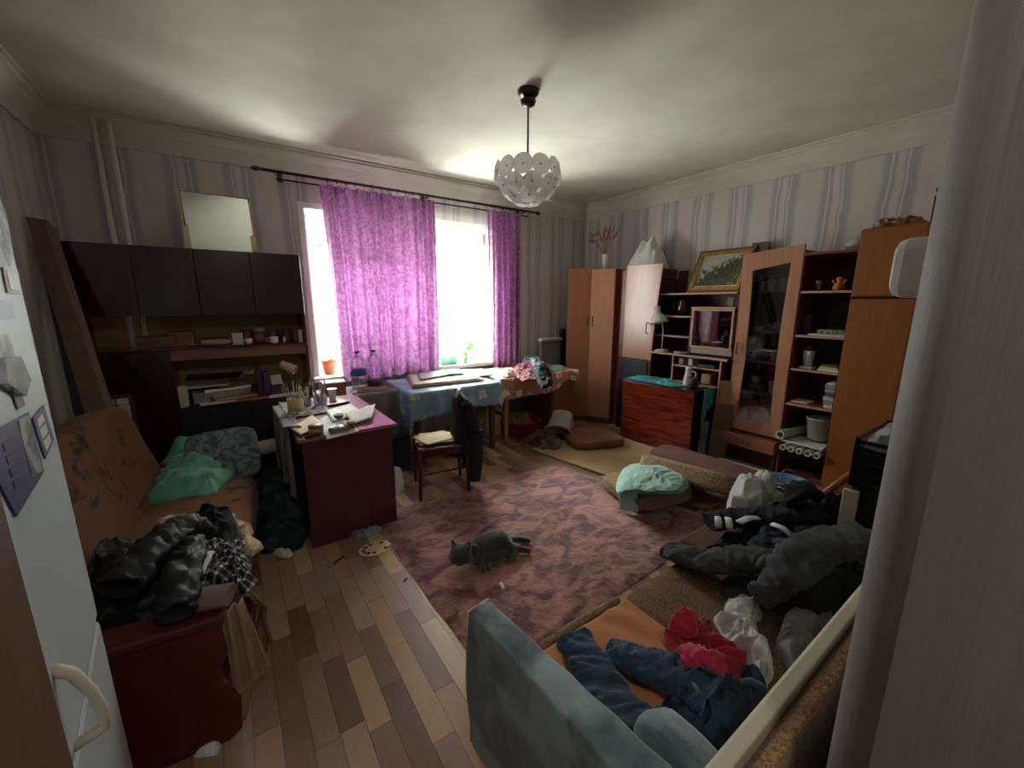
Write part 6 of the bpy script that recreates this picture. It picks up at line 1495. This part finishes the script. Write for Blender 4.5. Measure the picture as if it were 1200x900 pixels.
a_, b_ = pz(795, 735, SZ + .12), pz(808, 722, SZ + .14)
heap(pzs([(786, 735), (790, 718), (806, 714), (818, 724), (816, 740), (800, 744)], SZ + .10), SZ + .08, .08, .02, 10, 4).build('bunched_end', 'red_cloth', rd, smooth=True)
a_, b_, c_ = pz(800, 765, SZ + .15), pz(822, 758, SZ + .18), pz(848, 776, SZ + .15)
sleeve([a_ + Vector((0, 0, -.025)), b_ + Vector((0, 0, -.03)), c_ + Vector((0, 0, -.02))], [.05, .06, .05], .05, .016, 20, 2).build('fold', 'red_cloth', rd, smooth=True)
wh_ = thing('white_shirt', 'crumpled white garment lying between red garment and grey clothes', 'clothes', tuple(pz(875, 740, SZ)))
heap(pzs([(852, 700), (862, 690), (880, 697), (895, 722), (892, 745), (905, 770), (908, 800), (892, 800), (870, 770), (848, 748), (845, 728), (855, 718)], SZ + .03), SZ, .075, .035, 9, 4, nr=24, na=100).build('garment', 'white_cloth', wh_, smooth=True)
solo(heap(pzs([(915, 740), (918, 720), (940, 714), (965, 716), (985, 722), (965, 745), (940, 770), (925, 785), (918, 765)], SZ + .03), SZ, .10, .03, 8, 6), 'grey_shirt', 'grey_cloth2', 'light grey crumpled garment beside the cream sofa back edge', 'clothes', smooth=True)
# the big dark heap beyond
cb_ = thing('cardboard_stack', 'low dark crate holding up the heap of dark clothes', 'box', (2.6, .9, 0))
box('crate_body', (1.95, .42, 0), (3.15, 1.15, .30), 'tweed_side', cb_, bevel=.02)
HZ = .34
def gnd(x, y): return .10 + .30 * min(1, max(0, (3.1 - abs(x - 2.55) * 1.6 - 1.4))) if False else .30
gj = thing('grey_jeans', 'big charcoal trousers sprawled across the sofa end and dark clothes heap', 'trousers', tuple(pz(900, 660, .40)))
heap(pzs([(835, 668), (870, 655), (905, 625), (950, 620), (1000, 612), (1030, 600), (1040, 690), (995, 720), (955, 725), (905, 712), (860, 700), (845, 685)], .46), .34, .22, .04, 5, 8, nr=28, na=120).build('trouser_seat', 'charcoal', gj, smooth=True)
sleeve([pz(785, 645, .42), pz(815, 655, .47), pz(850, 658, .50), pz(890, 655, .54), pz(925, 668, .56)], [.13, .14, .15, .17, .2], .10, .016, 11, 7, n=26, sub=10).build('trouser_leg', 'charcoal', gj, smooth=True)
sleeve([pz(890, 700, .50), pz(905, 690, .52), pz(925, 668, .58), pz(965, 640, .60), pz(1020, 630, .60)], [.09, .10, .16, .19, .2], .10, .016, 11, 9, n=26, sub=10).build('trouser_leg', 'charcoal', gj, smooth=True)
nv = thing('navy_tracksuit', 'navy sports clothes with white stripes heaped behind the charcoal trousers', 'clothes', tuple(pz(880, 620, .35)))
heap(pzs([(812, 640), (825, 625), (850, 615), (900, 600), (960, 590), (1010, 600), (1020, 640), (960, 655), (900, 660), (850, 652)], .40), .25, .24, .035, 6, 2, nr=28, na=120).build('garment', 'black_fabric', nv, smooth=True)
slv = [pz(832, 612, .46), pz(860, 607, .47), pz(890, 606, .49), pz(925, 603, .52), pz(960, 600, .54)]
sleeve(slv, [.13, .14, .15, .17, .2], .10, .012, 12, 3, n=26, sub=10).build('striped_sleeve', 'black_fabric', nv, smooth=True)
for k, (q0, q1) in enumerate((((841, 606), (842, 618)), ((853, 607), (855, 619)), ((866, 612), (888, 607)), ((905, 614), (928, 628)))):
    a_, b_ = pz(*q0, .525), pz(*q1, .515); MB().tube([a_, a_.lerp(b_, .5) + Vector((0, 0, .012)), b_], .016 if k < 2 else .02, 8, flat=.35).build('stripe', 'white_cloth', nv, smooth=True)
mat('black_knit', '#08090c', '#121417', rough=.92, scale=10)
solo(heap(pzs([(868, 588), (880, 572), (935, 568), (975, 575), (1010, 580), (1015, 602), (960, 610), (900, 605), (860, 600)], .45), .25, .30, .035, 6, 9, nr=26, na=110), 'black_hoodie', 'black_knit', 'black hoodie heaped at the back of the dark clothes pile', 'clothes', smooth=True)
solo(sleeve([pz(922, 592, .55), pz(932, 578, .62), pz(945, 572, .62), pz(960, 582, .58)], [.10, .12, .12, .10], .09, .014, 14, 6), 'black_sleeve', 'black_knit', 'bunched black sleeve at the top of the dark clothes pile', 'clothes', smooth=True)
nvy = heap(pzs([(885, 615), (905, 608), (935, 622), (928, 640), (900, 645), (882, 632)], .50), .45, .07, .02, 9, 9)
solo(nvy, 'navy_garment', 'denim_dark', 'navy cap-like lump on the dark clothes pile by the stripes', 'clothes', smooth=True)
solo(heap(pzs([(852, 600), (860, 580), (880, 570), (910, 574), (930, 590), (906, 606), (872, 608)], .38), .30, .24, .045, 9, 4), 'cream_bag', 'white_cloth', 'cream crumpled cloth bag behind the striped sleeve', 'bag', smooth=True)
solo(heap(pzs([(852, 604), (858, 574), (868, 562), (874, 590), (866, 606)], .3), .0, .36, .02, 7, 6), 'pale_blue_cloth', 'mint', 'pale grey-green cloth at the left side of the cream bag', 'cloth', smooth=True)
solo(heap(pzs([(845, 600), (860, 590), (880, 590), (885, 600), (860, 606)], .35), .2, .12, .015, 8, 7), 'mint_cloth', 'mint', 'mint cloth peeking out over the striped sleeve', 'cloth', smooth=True)
# blue basin lid
mat('lid_blue', '#6f95bd', '#7fa5cb', rough=.35, scale=4)
lid = thing('basin', 'light blue plastic basin with thin wire handle among the clothes', 'basin', (2.95, 1.18, .3))
lc = pz(925, 562, .46)
box('stool_under', (lc.x - .12, lc.y - .12, .0), (lc.x + .12, lc.y + .12, lc.z - .06), 'unit_dark', None, label='dark low stool beneath the light blue basin', cat='stool')
lm_ = MB().lathe([(0, 0), (.085, 0), (.11, .045), (.118, .045), (.118, .053), (.102, .05), (.082, .008), (0, .008)], lc + Vector((0, 0, -.055)), 32)
lm_.build('basin_body', 'lid_blue', lid, smooth=True)
MB().tube([lc + Vector((.11 * math.cos(a), .11 * math.sin(a) * .3, -.005 + .06 * math.sin(a))) for a in [k * PI / 12 for k in range(13)]], .003, 6).build('handle', 'lid_blue', lid, smooth=True)
wood('stick_orange', '#9a4f22', '#ab5e2d', 'x', rough=.4)
a_, b_ = px(1000, 553, 3.2), px(962, 582, 3.05)
b_ = pz(962, 582, .42); a_ = pz(1002, 552, .56); solo(MB().tube([b_, a_ + (a_ - b_) * .5], .022, 12), 'wooden_pole', 'stick_orange', 'orange-brown wooden pole leaning beside the laundry crates', 'pole', smooth=True)
a_, b_ = pz(910, 580, .42), pz(962, 586, .40); solo(MB().tube([a_, b_], .02, 10), 'wooden_stick', 'light_wood', 'pale wooden stick lying behind the black hoodie', 'stick', smooth=True)

# laundry crates at the right
mat('black_plastic', '#0c0c0e', rough=.35)
LX, LY = 2.75, .62
cr_ = thing('laundry_crate', 'black slatted plastic crate full of pale cloth, topmost of its stack', 'crate', (2.8, .6, .85))
cp = pz(1008, 505, 1.0)
def crate(x0, y0, x1, y1, z0, z1, par):
    box('crate_floor', (x0, y0, z0), (x1, y1, z0 + .01), 'black_plastic', par)
    for k in range(5):
        z = z0 + .012 + k * (z1 - z0 - .03) / 4
        MB().box((x0, y0, z), (x1, y0 + .008, z + .018)).box((x0, y1 - .008, z), (x1, y1, z + .018)).box((x0, y0, z), (x0 + .008, y1, z + .018)).box((x1 - .008, y0, z), (x1, y1, z + .018)).build('slat', 'black_plastic', par)
    for X, Y in ((x0, y0), (x1 - .02, y0), (x0, y1 - .02), (x1 - .02, y1 - .02)): box('post', (X, Y, z0), (X + .02, Y + .02, z1 + .01), 'black_plastic', par)
ccx = pz(1003, 512, .98); bx0, by1 = ccx.x, ccx.y
crate(bx0, by1 - .38, bx0 + .5, by1, .74, .97, cr_)
box('liner', (bx0 + .012, by1 - .365, .752), (bx0 + .488, by1 - .015, .93), 'black_fabric', cr_)
solo(heap([(bx0 + .03, by1 - .03), (bx0 + .03, by1 - .34), (bx0 + .45, by1 - .34), (bx0 + .45, by1 - .03)], .93, .12, .03, 7, 3), 'pale_laundry', 'grey_cloth2', 'pale grey laundry spilling out of the black crate', 'clothes', smooth=True)
cr2 = thing('storage_tub', 'black storage tub with white left side under the slatted crate', 'tub', (bx0 + .25, by1 - .2, 0))
box('tub_body', (bx0 + .01, by1 - .37, .0), (bx0 + .49, by1 - .01, .735), 'black', cr2, bevel=.01)
box('white_side', (bx0 - .02, by1 - .05, .0), (bx0 + .008, by1 + .01, .72), 'white_card', cr2, bevel=.005)
solo(heap([(bx0 - .05, by1 - .1), (bx0 - .05, by1 + .03), (bx0 + .06, by1 + .04), (bx0 + .08, by1 - .08)], .735, .12, .02, 9, 4), 'blue_rag', 'pale_blue', 'pale blue rag tucked at the left corner of the black crate', 'rag', smooth=True) if False else None

# ================================================================ refrigerator
mat('fridge_white', '#c3cacb', '#bcc4c6', rough=.35, scale=2)
FR = R(6.5); E = Vector((-.372, 1.41, 0)); dF = Vector((math.sin(FR), -math.cos(FR), 0)); nF = Vector((math.cos(FR), math.sin(FR), 0))
fg_ = thing('refrigerator', 'white refrigerator with photos and magnets on its door at the left', 'refrigerator', tuple(E + dF * .3 - nF * .3))
def fbox(s0, s1, d0, d1, z0, z1, name, m, par=fg_, bevel=.0):
    a = E + dF * s0 - nF * d0; b = E + dF * s1 - nF * d0; c = E + dF * s1 - nF * d1; d = E + dF * s0 - nF * d1
    return MB().prism([(p.x, p.y) for p in (a, b, c, d)], z0, z1).build(name, m, par, bevel=bevel)
fbox(.0, .60, .06, .58, .02, 2.0, 'fridge_body', 'fridge_white', bevel=.01)
up = fbox(0, .60, .0, .057, .778, 2.0, 'upper_door', 'fridge_white', bevel=.012)
lo = fbox(0, .60, .0, .057, .04, .768, 'lower_door', 'fridge_white', bevel=.012)
fbox(.01, .59, .005, .05, .765, .78, 'door_gasket', 'grey_board')
h0 = pn(68, 800, E, nF); h1 = pn(128, 930, E, nF)
hs = (pn(75, 800, E, nF) - E).dot(dF)
hz0 = .80
hp_ = [E + dF * s_ + nF * o_ + Vector((0, 0, z_)) for s_, o_, z_ in ((.46, -.004, .97), (.46, .02, .945), (.455, .036, .89), (.45, .044, .84), (.45, .042, .80), (.45, -.004, .79))]
MB().tube(hp_, [.012, .012, .011, .011, .011, .012], 12, flat=.8).build('handle', 'cream_edge', up, smooth=True)
def fq(qs, th, m, name, label, cat_, par=None):
    pts = [pn(x, y, E + nF * .0015, nF) for x, y in qs]
    if par: return MB().extrude(pts, nF * th).build(name, m, par)
    return solo(MB().extrude(pts, nF * th), name, m, label, cat_)
mat('photo_dark', '#2a2d33', '#9aa0a0', rough=.3, scale=30, contrast=(.4, .6)); mat('poster_purple', '#2f2a4f', '#443f68', rough=.35, scale=6); mat('photo_grey', '#5a5f63', '#b4b6b0', rough=.3, scale=26, contrast=(.42, .58))
mat('foil', '#a9b0b4', '#dfe3e4', rough=.2, metal=.6, scale=30)
ps = thing('poster', 'dark purple leaflet with photo strip stuck low on the refrigerator door', 'poster', tuple(pn(20, 540, E, nF)))
for qs, m, nm, th in (([(-12, 508), (32, 483), (50, 553), (18, 606), (-6, 560)], 'poster_purple', 'leaflet', .002), ([(18, 493), (31, 487), (47, 552), (35, 560)], 'photo_grey', 'photo_strip', .0032)):
    pts = [pn(x, y, E + nF * .0015, nF) for x, y in qs]; MB().extrude(pts, nF * th).build(nm, m, ps)
for k in range(4):
    fq([(0 + 4 * k, 520 + 15 * k), (14 + 4 * k, 512 + 15 * k), (17 + 4 * k, 522 + 15 * k), (3 + 4 * k, 530 + 15 * k)], .003, 'purple_box', 'text_block', None, None, ps)
cd_ = thing('magnet_card', 'small blue framed card right of the purple leaflet on the refrigerator', 'card', tuple(pn(50, 505, E, nF)))
for qs, m, nm, th in (([(37, 490), (50, 475), (62, 515), (52, 538)], 'poster_purple', 'card_frame', .002), ([(41, 492), (47, 485), (50, 493), (43, 501)], 'white_card', 'card_field', .0032), ([(44, 504), (51, 497), (54, 506), (47, 515)], 'white_card', 'card_field', .0032), ([(48, 518), (55, 509), (58, 517), (52, 529)], 'white_card', 'card_field', .0032)):
    MB().extrude([pn(x, y, E + nF * .0015, nF) for x, y in qs], nF * th).build(nm, m, cd_)
fq([(-4, 392), (8, 392), (20, 425), (17, 450), (0, 440)], .002, 'photo_grey', 'photograph', 'dim grey photograph in the middle of the refrigerator door', 'photo')
fq([(-6, 420), (14, 418), (26, 446), (20, 465), (-4, 450)], .012, 'foil', 'foil_ornament', 'crumpled shiny foil ornament stuck over the grey photograph', 'ornament')
fq([(2, 313), (20, 318), (24, 345), (8, 343)], .002, 'white_card', 'photograph', 'white framed photo near the upper edge of refrigerator door', 'photo')
fq([(5, 317), (18, 320), (21, 341), (10, 339)], .003, 'tub_white', 'photograph', 'grey picture inside the white framed photo on the refrigerator', 'photo')
fq([(-5, 352), (14, 352), (16, 373), (-5, 376)], .002, 'pale_blue', 'photograph', 'pale blue photo below the white framed one on the refrigerator', 'photo')
fq([(-8, 235), (3, 245), (13, 300), (10, 312), (-6, 312)], .004, 'photo_dark', 'photograph', 'dark speckled photo at the top of the refrigerator door', 'photo')
fq([(10, 450), (20, 447), (28, 475), (20, 480)], .002, 'grey_cloth2', 'photograph', 'small faded grey picture beside the foil ornament', 'photo')

# ================================================================ chandelier
chn = thing('chandelier', 'glass chandelier with a bowl of round floral discs hanging from ceiling', 'chandelier', (1.84, 2.44, 2.28))
CX, CYc = 1.84, 2.44
mat('brass_dark', '#4a3c2e', rough=.35, metal=.7)
glass('disc_glass', (.90, .92, .90, 1), .5, .15)
def disc_mat():
    m = bpy.data.materials.new('frosted'); m.use_nodes = True; t = m.node_tree; b = t.nodes['Principled BSDF']; b.inputs['Base Color'].default_value = lin('#ecece6'); b.inputs['Roughness'].default_value = .25
    b.inputs['Transmission Weight'].default_value = .35; b.inputs['Coat Weight'].default_value = .4; MATS['frosted'] = m
cloth_thin('frosted', '#d9dad4', '#ffffff', .55, .30, scale=30, gloss=.16)
MB().lathe([(.075, 0), (.07, -.02), (.05, -.035), (.0, -.035)], (CX, CYc, 3.0), 24).lathe([(0, -.035), (.03, -.04), (.055, -.06), (.045, -.085), (.015, -.1), (0, -.1)], (CX, CYc, 3.0), 24).build('canopy', 'brass_dark', chn, smooth=True)
MB().tube([(CX, CYc, 2.91), (CX, CYc, 2.44)], .007, 10).build('stem', 'brass_dark', chn, smooth=True)
MB().lathe([(0, 0), (.05, .05), (0, .1)], (CX, CYc, 2.40), 4).build('hub', 'brass_dark', chn)
base_me = None
def disc(p, n, r):
    global base_me
    if base_me is None:
        mb = MB(); mb.lathe([(0, .012), (.10, .012), (.14, .0), (.25, .02), (.6, .05), (.95, .10), (1.0, .10), (.97, .075), (.6, .01), (.2, -.03), (0, -.03)], (0, 0, 0), 22)
        base_me = bpy.data.meshes.new('glass_disc'); mb.bm.to_mesh(base_me); mb.bm.free(); base_me.materials.append(MATS['frosted'])
        for q in base_me.polygons: q.use_smooth = True
    o = bpy.data.objects.new('glass_disc', base_me); COL.objects.link(o); o.parent = chn
    z = Vector(n).normalized(); rot = z.to_track_quat('Z', 'Y'); o.rotation_mode = 'QUATERNION'; o.rotation_quaternion = rot
    o.location = Vector(p) - BASE[chn.name]; o.scale = (r, r, r)
    o2 = MB().ball(Vector(p) + z * .004, .005, 8).build('disc_button', 'brass_dark', None, smooth=True)
    o2.parent = chn; o2.location = o2.location - BASE[chn.name]
for n_, rad, zc, r, tilt, off in ((12, .22, 2.485, .067, .10, 0), (10, .185, 2.39, .064, -.45, .26), (7, .115, 2.325, .060, -1.0, .1), (1, 0, 2.295, .05, -8, 0)):
    for k in range(n_):
        a = 2 * PI * (k + .5 + off) / n_; d = Vector((math.cos(a), math.sin(a), 0)); nrm = d + Vector((0, 0, tilt))
        disc(Vector((CX, CYc, zc)) + d * rad, nrm, r)
fm = MB()
for k in range(12):
    a = 2 * PI * (k + .0) / 12; d = Vector((math.cos(a), math.sin(a), 0)); c = Vector((CX, CYc, 0))
    fm.tube([c + Vector((0, 0, 2.44)), c + d * .12 + Vector((0, 0, 2.43)), c + d * .225 + Vector((0, 0, 2.50))], .002, 5); fm.tube([c + d * .225 + Vector((0, 0, 2.46)), c + d * .18 + Vector((0, 0, 2.38)), c + d * .10 + Vector((0, 0, 2.31)), c + Vector((0, 0, 2.29))], .002, 5)
fm.tube([(CX, CYc, 2.44), (CX, CYc, 2.29)], .004, 6)
fm.build('wire_frame', 'chrome', chn)

# ================================================================ wall lamp by the near wall
wlp = thing('wall_lamp', 'white rounded lamp shade sticking out beside the near right wall edge', 'lamp', (1.62, .25, 1.72))
c = py(1068, 316, .33)
def rr_(cx_, cz_, w_, h_, r, Y):
    out = []
    for sx_, sz_, a0 in ((1, 1, 0), (-1, 1, 90), (-1, -1, 180), (1, -1, 270)):
        for k in range(6): a = R(a0 + k * 18); out.append((cx_ + sx_ * (w_ / 2 - r) + r * math.cos(a), Y, cz_ + sz_ * (h_ / 2 - r) + r * math.sin(a)))
    return out
mb = MB(); c0 = rr_(c.x, c.z, .26, .16, .045, .36)
MB().extrude([(p[0], .20, p[2]) for p in c0], (0, .15, 0)).build('lamp_shade', 'white_paint', wlp, bevel=.025, smooth=False)
MB().lathe([(0, 0), (.04, 0), (.04, .02), (0, .02)], (c.x, .18, c.z), 16, rot=(-PI / 2, 0, 0)).build('wall_plate', 'chrome', wlp)
